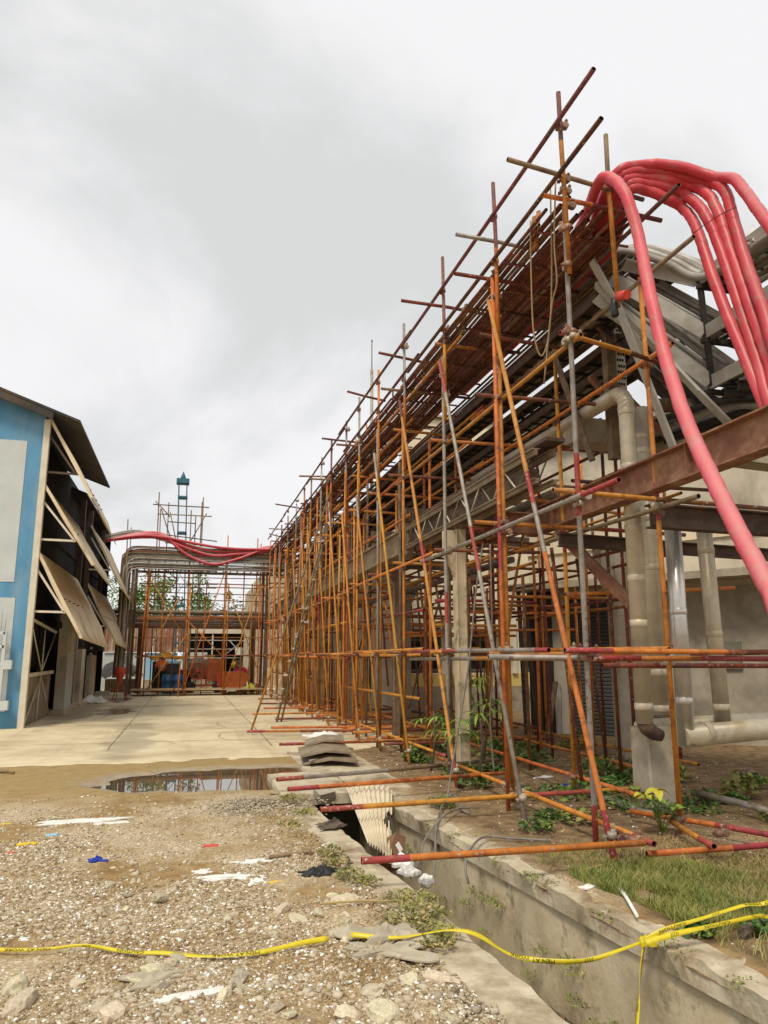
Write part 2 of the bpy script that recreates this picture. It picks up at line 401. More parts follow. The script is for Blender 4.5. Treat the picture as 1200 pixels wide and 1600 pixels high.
def spline(P, per=8):
    P = [Vector(p) for p in P]; out = []
    Q = [P[0] * 2 - P[1]] + P + [P[-1] * 2 - P[-2]]
    for i in range(1, len(Q) - 2):
        a, b, c, d = Q[i - 1], Q[i], Q[i + 1], Q[i + 2]
        for k in range(per):
            t = k / per
            out.append(0.5 * ((2 * b) + (c - a) * t + (2 * a - 5 * b + 4 * c - d) * t * t + (3 * b - 3 * c + d - a) * t ** 3))
    out.append(P[-1]); return out
def placed(name, me, loc, rot=(0, 0, 0), sc=(1, 1, 1), parent=None):
    o = bpy.data.objects.new(name, me); C.objects.link(o)
    if parent is not None:
        o.parent = parent; o.location = Vector(loc) - root_loc(parent)
    else: o.location = loc
    o.rotation_euler = rot
    o.scale = sc if isinstance(sc, (tuple, list)) else (sc,) * 3
    return o

# value noise for ground heights
_rng = np.random.RandomState(3)
_tab = _rng.rand(256, 256)
def vnoise(x, y):
    x = np.asarray(x, float); y = np.asarray(y, float)
    xi, yi = np.floor(x).astype(int), np.floor(y).astype(int)
    fx, fy = x - xi, y - yi
    fx = fx * fx * (3 - 2 * fx); fy = fy * fy * (3 - 2 * fy)
    a, b = _tab[xi & 255, yi & 255], _tab[(xi + 1) & 255, yi & 255]
    c, d = _tab[xi & 255, (yi + 1) & 255], _tab[(xi + 1) & 255, (yi + 1) & 255]
    return (a * (1 - fx) + b * fx) * (1 - fy) + (c * (1 - fx) + d * fx) * fy
def fbm(x, y, s, o=4):
    t = 0; a = 0.5; n = 0
    for k in range(o):
        t = t + a * vnoise(np.asarray(x) * s + 17.3 * k, np.asarray(y) * s + 9.1 * k); n += a; s *= 2.1; a *= 0.5
    return t / n
# ================================================================== GROUND, PAVEMENT, PUDDLES, DRAIN
def xl(y): return 1.95 - 0.06 * y          # left inner edge of the drain
def xr(y): return 3.07 - 0.096 * y         # right inner edge
DRAIN_END = 9.35
def smooth(a, b, x):
    t = np.clip((np.asarray(x, float) - a) / (b - a), 0, 1); return t * t * (3 - 2 * t)
def puddle_dip(x, y):
    cx = 0.72; cy = 10.85 + 0.08 * (x - cx)
    q = ((x - cx) / 1.60) ** 2 + ((y - cy) / 0.92) ** 2
    q = q + 1.5 * (fbm(x, y, 0.9, 3) - 0.5) + 0.75 * (fbm(x + 9, y, 3.5, 3) - 0.5)
    return q
def gh(x, y):
    """height of the bare ground"""
    x = np.asarray(x, float); y = np.asarray(y, float)
    rough = 0.055 * (fbm(x, y, 1.1, 4) - 0.5) + 0.06 * (fbm(x + 31, y, 4.0, 3) - 0.5) * smooth(0.42, 0.56, fbm(x + 3, y, 0.9, 3)) + 0.016 * (fbm(x, y + 13, 19.0, 2) - 0.5)
    calm = smooth(8.6, 9.8, y) * (x < 3.2)                    # trodden smooth mud round the puddle
    h = 0.02 + rough * (1 - 0.85 * calm)
    q = puddle_dip(x, y)
    h = h - 0.055 * (1 - smooth(0.55, 1.7, q))
    return h
def gh1(x, y): return float(gh(np.array([x]), np.array([y]))[0])

m, n, l, b = _nt('ground_dirt')
tc = n.new('ShaderNodeTexCoord')
def _noise(sc, det=6, rough=0.6):
    z = n.new('ShaderNodeTexNoise'); z.inputs['Scale'].default_value = sc; z.inputs['Detail'].default_value = det
    z.inputs['Roughness'].default_value = rough; l.new(tc.outputs['Object'], z.inputs['Vector']); return z
def _mixc(f, a, c):
    x = n.new('ShaderNodeMix'); x.data_type = 'RGBA'
    l.new(f, x.inputs[0])
    for s_, v in ((6, a), (7, c)):
        if isinstance(v, tuple): x.inputs[s_].default_value = (*v, 1)
        else: l.new(v, x.inputs[s_])
    return x.outputs[2]
def _rng_(src, a, c, lo=0, hi=1):
    x = n.new('ShaderNodeMapRange'); x.inputs[1].default_value, x.inputs[2].default_value = a, c
    x.inputs[3].default_value, x.inputs[4].default_value = lo, hi
    l.new(src, x.inputs[0]); return x.outputs[0]
def _attr(nm):
    a = n.new('ShaderNodeAttribute'); a.attribute_name = nm; return a.outputs['Fac']
n_big, n_mid, n_fine = _noise(0.9, 7, 0.65), _noise(7, 6), _noise(55, 4, 0.7)
vor = n.new('ShaderNodeTexVoronoi'); vor.inputs['Scale'].default_value = 48; l.new(tc.outputs['Object'], vor.inputs['Vector'])
vsep = n.new('ShaderNodeSeparateColor'); l.new(vor.outputs['Color'], vsep.inputs[0])
dirt = _mixc(_rng_(n_mid.outputs['Fac'], 0.3, 0.7), (0.23, 0.14, 0.052), (0.40, 0.265, 0.11))
grit = _mixc(_rng_(vsep.outputs[0], 0.1, 0.95), (0.50, 0.40, 0.25), (0.84, 0.76, 0.59))
grit = _mixc(_rng_(n_fine.outputs['Fac'], 0.38, 0.66), (0.33, 0.235, 0.115), grit)
dry = _mixc(_rng_(n_big.outputs['Fac'], 0.40, 0.56), dirt, grit)
soil = _mixc(_rng_(n_mid.outputs['Fac'], 0.35, 0.65), (0.13, 0.082, 0.04), (0.30, 0.20, 0.10))
dry = _mixc(_attr('soil'), dry, soil)
mud = _mixc(_rng_(n_mid.outputs['Fac'], 0.3, 0.7), (0.29, 0.195, 0.075), (0.38, 0.265, 0.11))
col = _mixc(_attr('mud'), dry, mud)
wetc = _mixc(_rng_(n_mid.outputs['Fac'], 0.3, 0.7), (0.28, 0.22, 0.13), (0.40, 0.32, 0.21))
col = _mixc(_attr('wet'), col, wetc)
l.new(col, b.inputs['Base Color'])
l.new(_rng_(_attr('wet'), 0, 1, 0.92, 0.35), b.inputs['Roughness'])
b.inputs['Specular IOR Level'].default_value = 0.35
bp = n.new('ShaderNodeBump'); bp.inputs['Strength'].default_value = 0.55; bp.inputs['Distance'].default_value = 0.012
hsum = n.new('ShaderNodeMath'); hsum.operation = 'ADD'
l.new(n_fine.outputs['Fac'], hsum.inputs[0]); l.new(vor.outputs['Distance'], hsum.inputs[1])
hm = n.new('ShaderNodeMath'); hm.operation = 'MULTIPLY'
l.new(hsum.outputs[0], hm.inputs[0]); l.new(_rng_(_attr('mud'), 0, 1, 1.0, 0.25), hm.inputs[1])
l.new(hm.outputs[0], bp.inputs['Height']); l.new(bp.outputs[0], b.inputs['Normal'])

GV, GF = [], []
def patch(x0f, x1f, ys, nx, edge_l=False, edge_r=False):
    """grid patch, x runs from x0f(y) to x1f(y)"""
    k = len(GV); ny = len(ys)
    u = np.linspace(0, 1, nx)
    X = np.array([x0f(y) + (x1f(y) - x0f(y)) * u for y in ys]); Y = np.repeat(np.array(ys)[:, None], nx, 1)
    Z = gh(X, Y)
    if edge_r: Z = Z - 0.06 * smooth(0.36, 0.30, (X[:, -1:] - X) + 0.34 * (fbm(X, Y, 1.5, 4) - 0.5) + 0.10 * (fbm(X + 5, Y, 9.0, 2) - .5))
    if edge_l: Z = Z - 0.06 * smooth(0.20, 0.14, (X - X[:, :1]) + 0.36 * (fbm(X, Y, 1.3, 4) - 0.5) + 0.10 * (fbm(X + 5, Y, 8.0, 2) - .5))
    GV.extend(np.stack([X, Y, Z], -1).reshape(-1, 3).tolist())
    for j in range(ny - 1):
        a = k + j * nx
        for i in range(nx - 1):
            GF.append((a + i, a + i + 1, a + i + 1 + nx, a + i + nx))
Y0, Y1 = 0.6, 13.6
def _ys(a, c, d0, d1):
    out = [a]
    while out[-1] < c:
        t = (out[-1] - a) / (c - a); out.append(out[-1] + d0 + (d1 - d0) * t)
    out[-1] = c; return out
ys_near = _ys(Y0, DRAIN_END, 0.03, 0.05)
ys_far = _ys(DRAIN_END, Y1, 0.04, 0.06)
patch(lambda y: -6.0, xl, ys_near, 230, edge_r=True)
patch(xr, lambda y: 12.0, ys_near, 200, edge_l=True)
patch(lambda y: -6.0, lambda y: 12.0, ys_far, 330)
# the coarse remainder out to the horizon
def coarse(x0, x1, y0, y1, nx, ny):
    k = len(GV)
    for j in range(ny):
        for i in range(nx):
            GV.append((x0 + (x1 - x0) * i / (nx - 1), y0 + (y1 - y0) * j / (ny - 1), 0.0))
    for j in range(ny - 1):
        for i in range(nx - 1):
            a = k + j * nx + i; GF.append((a, a + 1, a + 1 + nx, a + nx))
coarse(-900, -5.98, -300, Y0 + 0.02, 4, 4); coarse(-5.98, 11.98, -300, Y0 + 0.02, 4, 4); coarse(11.98, 900, -300, Y0 + 0.02, 4, 4)
coarse(-900, -5.98, Y0, Y1, 4, 4); coarse(11.98, 900, Y0, Y1, 4, 4)
coarse(-900, -5.98, Y1 - 0.02, 1800, 4, 4); coarse(-5.98, 11.98, Y1 - 0.02, 1800, 4, 12); coarse(11.98, 900, Y1 - 0.02, 1800, 4, 4)
me = bpy.data.meshes.new('ground'); me.from_pydata(GV, [], GF)
ga = np.array(GV); gx, gy = ga[:, 0], ga[:, 1]
qd = puddle_dip(np.clip(gx, -8, 13), np.clip(gy, 0, 40))
mud_a = smooth(8.9, 10.1, gy + 1.2 * (fbm(gx, gy, 0.8, 3) - 0.5)) * (1 - smooth(2.2, 3.2, gx)) * (1 - smooth(14, 16, gy))
wet_a = 1 - smooth(0.95, 1.9, qd)
soil_a = smooth(2.4, 3.0, gx + 0.6 * (fbm(gx, gy, 1.4, 3) - 0.5)) * (1 - 0.75 * smooth(0.45, 0.6, fbm(gx + 5, gy, 1.2, 3)) * (1 - smooth(5.6, 6.6, gy)))
for nm, arr in (('mud', mud_a), ('wet', wet_a), ('soil', soil_a)):
    at = me.attributes.new(nm, 'FLOAT', 'POINT'); at.data.foreach_set('value', arr.astype(np.float32))
me.polygons.foreach_set('use_smooth', [True] * len(me.polygons))
me.materials.append(MATS['ground_dirt']); me.update()
ground = bpy.data.objects.new('ground', me); C.objects.link(ground); tag(ground, kind='structure')

# water standing in the dip
m, n, l, b = _nt('water')
b.inputs['Base Color'].default_value = (0.10, 0.075, 0.045, 1); b.inputs['Roughness'].default_value = 0.015
b.inputs['Specular IOR Level'].default_value = 1.0; b.inputs['IOR'].default_value = 2.6
tc = n.new('ShaderNodeTexCoord'); nz = n.new('ShaderNodeTexNoise'); nz.inputs['Scale'].default_value = 2.2
l.new(tc.outputs['Object'], nz.inputs['Vector'])
bp = n.new('ShaderNodeBump'); bp.inputs['Strength'].default_value = 0.006; bp.inputs['Distance'].default_value = 0.02
l.new(nz.outputs['Fac'], bp.inputs['Height']); l.new(bp.outputs[0], b.inputs['Normal'])
mb = MB(); mb.quad((-2.2, 9.7, -0.016), (3.0, 9.7, -0.016), (3.0, 12.3, -0.016), (-2.2, 12.3, -0.016))
tag(mb.build('puddle_water', 'water'), kind='structure')

# concrete yard beyond: near edge dives under the mud, so the border is ragged
m, n, l, b = _nt('yard_concrete')
tc = n.new('ShaderNodeTexCoord')
n1, n2, n3 = _noise(0.35, 7, 0.65), _noise(3.5, 6), _noise(40, 4, 0.7)
c_ = _mixc(_rng_(n2.outputs['Fac'], 0.3, 0.7), (0.60, 0.50, 0.31), (0.74, 0.64, 0.43))
c_ = _mixc(_rng_(n1.outputs['Fac'], 0.45, 0.64), c_, (0.45, 0.36, 0.22))
c_ = _mixc(_rng_(n3.outputs['Fac'], 0.55, 0.75, 0, 0.5), c_, (0.30, 0.235, 0.14))
mpz = n.new('ShaderNodeMapping'); mpz.inputs['Scale'].default_value = (1.6, .10, 1); l.new(tc.outputs['Object'], mpz.inputs[0])
n4 = _noise(1.0, 7, 0.7); l.new(mpz.outputs[0], n4.inputs['Vector'])
c_ = _mixc(_rng_(n4.outputs['Fac'], 0.52, 0.72, 0, 0.6), c_, (0.40, 0.30, 0.17))
c_ = _mixc(_attr('wet'), c_, (0.20, 0.155, 0.09))
l.new(c_, b.inputs['Base Color']); l.new(_rng_(_attr('wet'), 0, 1, 0.9, 0.16), b.inputs['Roughness'])
bp = n.new('ShaderNodeBump'); bp.inputs['Strength'].default_value = 0.3; bp.inputs['Distance'].default_value = 0.006
l.new(n3.outputs['Fac'], bp.inputs['Height']); l.new(bp.outputs[0], b.inputs['Normal'])
NX, NY = 190, 330
yy = np.concatenate([np.linspace(11.6, 20, 200), np.linspace(20.2, 62, NY - 200)])
Xp, Yp = np.meshgrid(np.linspace(-9, 4.6, NX), yy)
Zp = 0.030 + 0.006 * (fbm(Xp, Yp, 0.6, 3) - 0.5)
edge = Yp - (12.45 + 0.30 * Xp * (Xp > 0) + 1.0 * (fbm(Xp, Yp, 0.7, 4) - 0.5) + 0.35 * (fbm(Xp + 3, Yp, 4, 2) - 0.5))
Zp = Zp - 0.10 * (1 - smooth(-0.15, 0.12, edge))
wet_p = 1 - smooth(0.4, 1.0, np.minimum(((Xp + 1.9) / 0.9) ** 2 + ((Yp - 24.5) / 2.6) ** 2, ((Xp + 2.4) / 0.7) ** 2 + ((Yp - 31) / 2.0) ** 2) + 2.2 * (fbm(Xp, Yp, 0.9, 4) - 0.42))
wet_p = np.maximum(wet_p, 0.5 * (1 - smooth(0.2, 1.2, ((Xp + 1.0) / 0.55) ** 2 + ((Yp - 17.0) / 4.5) ** 2 + 2.6 * (fbm(Xp + 7, Yp, 1.3, 4) - 0.42))))
wet_p = np.maximum(wet_p, 0.55 * (1 - smooth(0.4, 1.0, ((Xp + 3.0) / 0.6) ** 2 + ((Yp - 24) / 6) ** 2 + 2.0 * (fbm(Xp + 2, Yp, 1.0, 4) - 0.5))))
pv = np.stack([Xp, Yp, Zp], -1).reshape(-1, 3)
pf = []
for j in range(len(yy) - 1):
    for i in range(NX - 1):
        a = j * NX + i; pf.append((a, a + 1, a + 1 + NX, a + NX))
me = bpy.data.meshes.new('pavement'); me.from_pydata(pv.tolist(), [], pf)
at = me.attributes.new('wet', 'FLOAT', 'POINT'); at.data.foreach_set('value', wet_p.reshape(-1).astype(np.float32))
me.polygons.foreach_set('use_smooth', [True] * len(me.polygons))
me.materials.append(MATS['yard_concrete']); me.update()
pav = bpy.data.objects.new('pavement', me); C.objects.link(pav); tag(pav, kind='structure')
# joints and cracks in the yard slab
mat('joint_dirt', (0.20, 0.15, 0.085), (0.30, 0.23, 0.13), 6, 0.95, 0.1)
def ribbon_line(P, w_, name):
    mb = MB(); Q = [Vector(p) for p in P]
    for i, p in enumerate(Q):
        t_ = (Q[min(i + 1, len(Q) - 1)] - Q[max(i - 1, 0)]).normalized(); s_ = t_.cross(Vector((0, 0, 1))) * (w_ * R.uniform(.5, 1.2)); mb.pts([p - s_, p + s_])
    for i in range(len(Q) - 1): a = i * 2; mb.face((a, a + 1, a + 3, a + 2))
    mb.build(name, 'joint_dirt', pav)
for y in (15.4, 19.3, 23.2, 27.1, 31.0): ribbon_line([(-3.3 + 6.2 * i / 30, y + R.uniform(-.012, .012), .0375) for i in range(31)], .014, 'joint')
for x in (-1.25, 1.6): ribbon_line([(x + R.uniform(-.01, .01), 14.2 + 18 * i / 60, .0375) for i in range(61)], .011, 'joint')
for k in range(7):
    x, y, a = R.uniform(-3, 2), R.uniform(14, 26), R.uniform(0, 6.28); P = []
    for i in range(26):
        P.append((x, y, .0378)); a += R.uniform(-.5, .5); x += .11 * math.cos(a); y += .16 * math.sin(a)
        if not (-3.4 < x < 2.6 and 13.8 < y < 33): break
    if len(P) > 4: ribbon_line(P, .008, 'crack')

# ------------------------------------------------------------------ open concrete drain
def strip(f0, f1, y0, y1, z0, z1, ny=60, jit=0.012, seed=1):
    """long concrete strip between x=f0(y) and x=f1(y), uneven top and sides"""
    mb = MB(); rows = []
    nx = 5
    for j in range(ny + 1):
        y = y0 + (y1 - y0) * j / ny
        a, c = f0(y), f1(y)
        row = [(a, y, z0)]
        for i in range(nx):
            x = a + (c - a) * i / (nx - 1)
            e = jit * (vnoise(x * 7 + seed, y * 6) - 0.5) * 2
            dz = jit * 0.9 * (float(vnoise(x * 9 + seed * 3, y * 5)) - 0.5) - (0.018 * abs(float(vnoise(y * 9 + seed, 2.0 + i)) ) if i in (0, nx - 1) else 0)
            row.append((x + float(e), y, z1 + dz))
        row.append((c, y, z0)); rows.append(row)
    w = len(rows[0]); k = mb.pts([p for r in rows for p in r])
    for j in range(ny):
        for i in range(w - 1):
            a = k + j * w + i; mb.face((a, a + 1, a + 1 + w, a + w), 0, False)
    mb.face([k + i for i in range(w)]); mb.face([k + ny * w + i for i in range(w)][::-1])
    return mb
drain = thing('concrete_drain', (2.1, 5, 0), 'open concrete drain channel running beside the scaffold in the foreground', 'drain')
strip(lambda y: xl(y) - 0.42, xl, 0.6, DRAIN_END + 0.1, -0.12, 0.006, 120, 0.018, 3).build('kerb', 'concrete_pale', drain)
strip(xr, lambda y: xr(y) + 0.30, 0.6, DRAIN_END + 0.1, -0.12, 0.018, 120, 0.032, 8).build('kerb', 'concrete_pale', drain)
def wallgrid(fx, y0, y1, z0, z1, ny, nz, amp, sg, seed):
    mb = MB(); k = len(mb.v)
    for j in range(nz + 1):
        for i in range(ny + 1):
            y = y0 + (y1 - y0) * i / ny; z = z0 + (z1 - z0) * j / nz
            d = amp * (float(fbm(y + seed, z * 1.3, 1.6, 4)) - 0.5) * 2
            mb.v.append((fx(y) + sg * (0.02 + d), y, z))
    for j in range(nz):
        for i in range(ny):
            a = j * (ny + 1) + i
            f = (a, a + 1, a + ny + 2, a + ny + 1)
            mb.face(f if sg > 0 else f[::-1], 0, True)
    return mb
wallgrid(lambda y: xl(y) - 0.03, 0.6, DRAIN_END + 0.2, -0.85, -0.06, 90, 10, 0.02, -1, 2).build('channel_wall', 'concrete_mossy', drain)
wallgrid(lambda y: xr(y) + 0.05, 0.6, DRAIN_END + 0.2, -0.85, -0.05, 120, 14, 0.03, -1, 7).build('channel_wall', 'concrete_mossy', drain)
mb = MB(); mb.quad((1.0, 0.6, -0.80), (3.3, 0.6, -0.80), (3.3, 9.6, -0.80), (1.0, 9.6, -0.80)); mb.build('channel_floor', 'concrete_dark', drain)
mb = MB(); mb.quad((1.0, 9.55, -0.85), (3.3, 9.55, -0.85), (3.3, 9.55, 0.0), (1.0, 9.55, 0.0)); mb.build('end_wall', 'concrete_dark', drain)
# slab bridging the drain where the yard begins
mb = MB()
for (x0, x1, y0, y1, z) in ((1.05, 2.02, 9.02, 10.95, 0.052), (2.035, 2.75, 9.15, 11.1, 0.060), (1.62, 2.78, 10.97, 13.2, 0.048)):
    mb.box((x0, y0, z - 0.12), (x1, y1, z))
sl = thing('slab_crossing', (1.9, 10, 0), 'pale concrete slabs bridging the drain at the edge of the yard', 'slab')
for (x0, x1, y0, y1, z) in ((1.15, 2.02, 9.02, 10.75, 0.052), (2.035, 2.75, 9.15, 10.95, 0.060), (1.72, 2.78, 10.97, 13.2, 0.048)):
    strip(lambda y, a=x0: a, lambda y, c=x1: c, y0, y1, z - 0.12, z, 14, 0.012, int(x0 * 9 + y0)).build('slab', 'concrete_pale', sl)
# ================================================================== MAIN SCAFFOLD
TM = ['tube_orange', 'tube_amber', 'tube_rust', 'tube_plum', 'tube_grey', 'tube_brown', 'tube_maroon', 'tube_bore']
TI = {k[5:]: i for i, k in enumerate(TM)}
def tube(name, p0, p1, parent, segs='orange', r=0.0245, n=10, bend=0.013):
    """segs: one colour, or [(colour, end fraction), ...] for painted ends and bands"""
    p0, p1 = Vector(p0), Vector(p1)
    if isinstance(segs, str): segs = [(segs, 1.0)]
    fr = [0.0] + [s_[1] for s_ in segs]
    mis = [TI[s_[0]] for s_ in segs]
    if len(fr) == 2: fr = [0.0, 0.5, 1.0]; mis = [mis[0]] * 2
    d = p1 - p0
    side = Vector((R.uniform(-1, 1), R.uniform(-1, 1), R.uniform(-1, 1))) * bend
    P = [p0 + d * t + side * math.sin(math.pi * t) for t in fr]
    mb = MB(); mb.sweep(P, r, n, mis=mis, bore=TI['bore'])
    used = sorted(set(mb.m)); remap = {u: i for i, u in enumerate(used)}
    mb.m = [remap[q] for q in mb.m]
    return mb.build(name, [TM[u] for u in used], parent)
def pick(*w):
    """weighted colour choice: (colour, weight) pairs"""
    t = R.uniform(0, sum(x[1] for x in w))
    for cname, x in w:
        t -= x
        if t <= 0: return cname
    return w[0][0]
def ends(cname, a=0.0, b_=0.0, L=6.0):
    s_ = []
    if a: s_.append(('maroon', a / L))
    s_.append((cname, 1 - b_ / L))
    if b_: s_.append(('maroon', 1.0))
    return s_

def coupler_mesh(mname):
    mb = MB()
    for ax in ('Z', 'Y'):
        c0 = (0, 0, 0) if ax == 'Z' else (0.052, 0, 0)
        mb.lathe(c0, [(0.029, -0.026), (0.037, -0.024), (0.037, 0.024), (0.029, 0.026)], 10, 0, ax)
    mb.box((0.020, -0.022, -0.022), (0.034, 0.022, 0.022))
    mb.sweep([(-0.012, 0.030, -0.012), (-0.012, 0.072, -0.012)], 0.008, 6)
    mb.sweep([(0.060, -0.012, 0.030), (0.060, -0.012, 0.074)], 0.008, 6)
    mb.box((-0.026, 0.044, -0.026), (0.002, 0.058, 0.002)); mb.box((0.046, -0.026, 0.046), (0.074, 0.002, 0.060))
    return mb.mesh('coupler', mname)
CPL = {k: coupler_mesh(v) for k, v in (('rust', 'coupler_metal'), ('zinc', 'coupler_zinc'))}
n_cpl = {}
def coupler(p, parent, kind='rust', rz=0.0, flat=False):
    k = parent.name
    if n_cpl.get(k, 0) >= 295: return
    n_cpl[k] = n_cpl.get(k, 0) + 1
    placed('coupler', CPL[kind], p, (math.pi / 2 if flat else 0, R.uniform(-0.15, 0.15), rz + R.uniform(-0.2, 0.2)), 1.0, parent)

FX = 3.4                                                       # plane of the outer uprights
FY = [6.05, 7.70, 9.64, 11.72, 13.5, 15.16, 16.68, 18.4, 19.93, 21.7, 23.2, 25.1, 27.1, 29.1, 31.0, 33.0]
ZL = [1.66, 3.03, 4.60, 6.17]                                  # lifts
sc = thing('tube_scaffold', (FX, 6.0, 0), 'long rusty orange tube scaffold with cable deck receding beside the drain', 'scaffold')
top_z = [7.26, 7.35, 7.44, 7.32, 7.16, 7.18, 7.13, 7.15, 7.09, 6.96, 6.9, 6.8, 6.75, 6.75, 6.7, 6.7]
for i, y in enumerate(FY):
    lx = FX + R.uniform(-0.02, 0.02)
    if i == 0:
        tube('upright', (lx + 0.05, y + 0.05, 0), (lx + 0.03, y, 6.02), sc, [('maroon', 0.06), ('grey', 0.48), ('maroon', 0.58), ('grey', 0.96), ('plum', 1.0)], n=12)
        tube('upright', (lx + 0.02, y - 0.06, 5.25), (lx - 0.01, y - 0.07, top_z[0]), sc, [('orange', 0.72), ('plum', 1.0)], n=12)
    elif i == 1:
        tube('upright', (lx - 0.03, y, 0), (lx - 0.03, y, 6.1), sc, [('orange', 0.42), ('maroon', 0.52), ('orange', 1.0)], n=12)
        tube('upright', (lx + 0.04, y + 0.03, 0.1), (lx + 0.04, y + 0.03, 5.95), sc, 'orange', n=12)
        tube('upright', (lx - 0.01, y - 0.06, 5.1), (lx - 0.01, y - 0.06, top_z[1]), sc, [('orange', 0.6), ('plum', 1.0)], n=12)
    elif i == 2:
        tube('upright', (lx, y, 0), (lx, y, 5.9), sc, [('grey', 0.35), ('maroon', 0.42), ('grey', 0.92), ('brown', 1)], n=12)
        tube('upright', (lx, y - 0.06, 4.9), (lx, y - 0.05, top_z[2]), sc, [('orange', 0.45), ('plum', 1.0)], n=12)
    else:
        c1 = pick(('orange', 8), ('amber', 1), ('grey', 0.7))
        tube('upright', (lx, y, 0), (lx, y + R.uniform(-.03, .03), R.uniform(5.6, 6.0)), sc, [(c1, R.uniform(.4, .5)), (pick(('maroon', 1), ('orange', 6)), .56), (c1, 1.0)], n=10)
        c2 = pick(('grey', 3), ('brown', 3), ('orange', 2), ('plum', 2))
        tube('upright', (lx + 0.01, y - 0.055, R.uniform(4.5, 5.0)), (lx, y - 0.05 + R.uniform(-.03, .03), top_z[i]), sc, [('orange' if R.random() < .6 else c2, 0.5), (c2, 1.0)], n=10)
        if i % 2 == 0 and i < 14:
            tube('upright', (lx + 0.06, y + 0.04, 0), (lx + 0.06, y + 0.04, R.uniform(4.2, 5.8)), sc, 'orange')
        if i > 6:
            tube('upright', (lx + R.uniform(-.02, .06), y + R.uniform(.6, .9), 0), (lx + .03, y + .7, R.uniform(5.6, 6.6)), sc, pick(('orange', 4), ('grey', 1), ('rust', 1)))
    for z in ZL + [6.3, 6.9]:
        coupler((lx, y - (0.05 if z > 5 else 0), z), sc, 'rust' if R.random() < .88 else 'zinc', R.choice((0, math.pi / 2)))
# second and third rows
RY2 = [6.40, 8.40, 10.35, 12.2, 14.1, 15.9, 17.6, 19.3, 21.2, 23.1, 25.0, 27.0, 29.2, 31.2, 33.2]
for i, y in enumerate(RY2):
    x = 4.5 + R.uniform(-.03, .03)
    if i == 0:
        tube('upright', (x + 0.02, y, 0), (x, y, 5.58), sc, [('orange', 0.53), ('maroon', 0.60), ('orange', 1.0)], n=12)
        tube('upright', (4.02, 6.12, 5.05), (3.99, 6.10, 6.98), sc, [('orange', 0.75), ('brown', 1.0)], n=12)
    else:
        tube('upright', (x, y, 0), (x, y, R.uniform(5.6, 5.95)), sc, [('orange', .5), (pick(('maroon', 1), ('orange', 5)), .57), ('orange', 1.0)])
    for z in ZL[:3]: coupler((x, y, z), sc, 'rust', R.choice((0, math.pi / 2)))
for i, y in enumerate([9.4, 11.5, 13.6, 15.8, 17.8, 20.2, 22.6, 25, 27.5, 30, 32.5]):
    for x, top in ((5.75, 5.2), (6.75, 4.9)):
        if x > 6 and 13.8 < y < 21.5: x = 6.6
        tube('upright', (x + R.uniform(-.05, .05), y + R.uniform(-.1, .1), 0), (x, y, top + R.uniform(-.4, .3)), sc, pick(('rust', 3), ('orange', 3), ('brown', 1)))
# raking braces in the outer face
for i in range(15):
    ya, yb = FY[i] - 0.47, FY[i + 1] + R.uniform(-.02, .12)
    zt = (5.85, 5.82, 5.95, 5.5)[i] if i < 4 else R.uniform(4.6, 5.7)
    segs = {0: [('maroon', .05), ('amber', 0.56), ('maroon', 0.62), ('amber', 1)], 1: [('grey', .45), ('maroon', .55), ('grey', .9), ('maroon', 1)],
            2: [('maroon', .06), ('amber', .5), ('maroon', .56), ('amber', .94), ('plum', 1)]}.get(i, [('amber', .9), (pick(('grey', 1), ('amber', 1)), 1.0)])
    if i == 0: segs = [('maroon', .07), ('orange', .45), ('grey', .54), ('maroon', .60), ('amber', 1)]
    tube('brace', (FX - 0.07, ya, -0.02), (FX - 0.06, yb, zt), sc, segs, n=12 if i < 4 else 8)
    coupler((FX - 0.06, ya + .06, 0.22), sc, 'zinc', 1.2); coupler((FX - 0.05, ya + (yb - ya) * .29, 1.66), sc, 'zinc', .3)
# the crowded inside of the near bays
for k in range(16):
    x, y = R.uniform(4.6, 6.9), R.uniform(8.8, 17)
    tube('upright', (x, y, 0), (x + R.uniform(-.06, .06), y, R.uniform(2.8, 5.2)), sc, pick(('orange', 4), ('rust', 4), ('brown', 1)), n=8)
for k in range(30):
    x, y, z = R.uniform(4.4, 5.6), R.uniform(9, 17), R.choice((1.7, 2.1, 2.5, 2.9, 3.3, 3.7, 4.1, 4.5)) + R.uniform(-.08, .08)
    if k % 2: tube('transom', (x - .6, y, z), (x + R.uniform(1.0, 1.9), y + R.uniform(-.2, .3), z + R.uniform(-.04, .04)), sc, pick(('orange', 4), ('rust', 3), ('maroon', .6)), n=8)
    else: tube('ledger', (x, y - 1.5, z), (x + R.uniform(-.1, .1), y + 2.2, z + R.uniform(-.04, .04)), sc, pick(('orange', 4), ('rust', 3), ('brown', 1)), n=8)
for k in range(7):
    y = 8.2 + k * 1.9; tube('brace', (4.5, y, .2), (4.52, y + R.uniform(-1.6, 1.8), 3.0), sc, pick(('orange', 3), ('rust', 2)), n=8)
# extra uprights and lifts along the crowded far part of the run
for i in range(3, 15):
    for q in range(3 if i > 5 else 2):
        y = FY[i] + (FY[i + 1] - FY[i]) * (q + .7) / 3.4 + R.uniform(-.15, .15)
        x = R.choice((3.46, 3.62, 3.95, 4.2))
        tube('upright', (x, y, 0), (x + R.uniform(-.04, .04), y + R.uniform(-.05, .05), R.uniform(4.4, 6.0)), sc, pick(('orange', 4), ('amber', .6), ('rust', 4), ('brown', 1.5), ('grey', .5)), n=8)
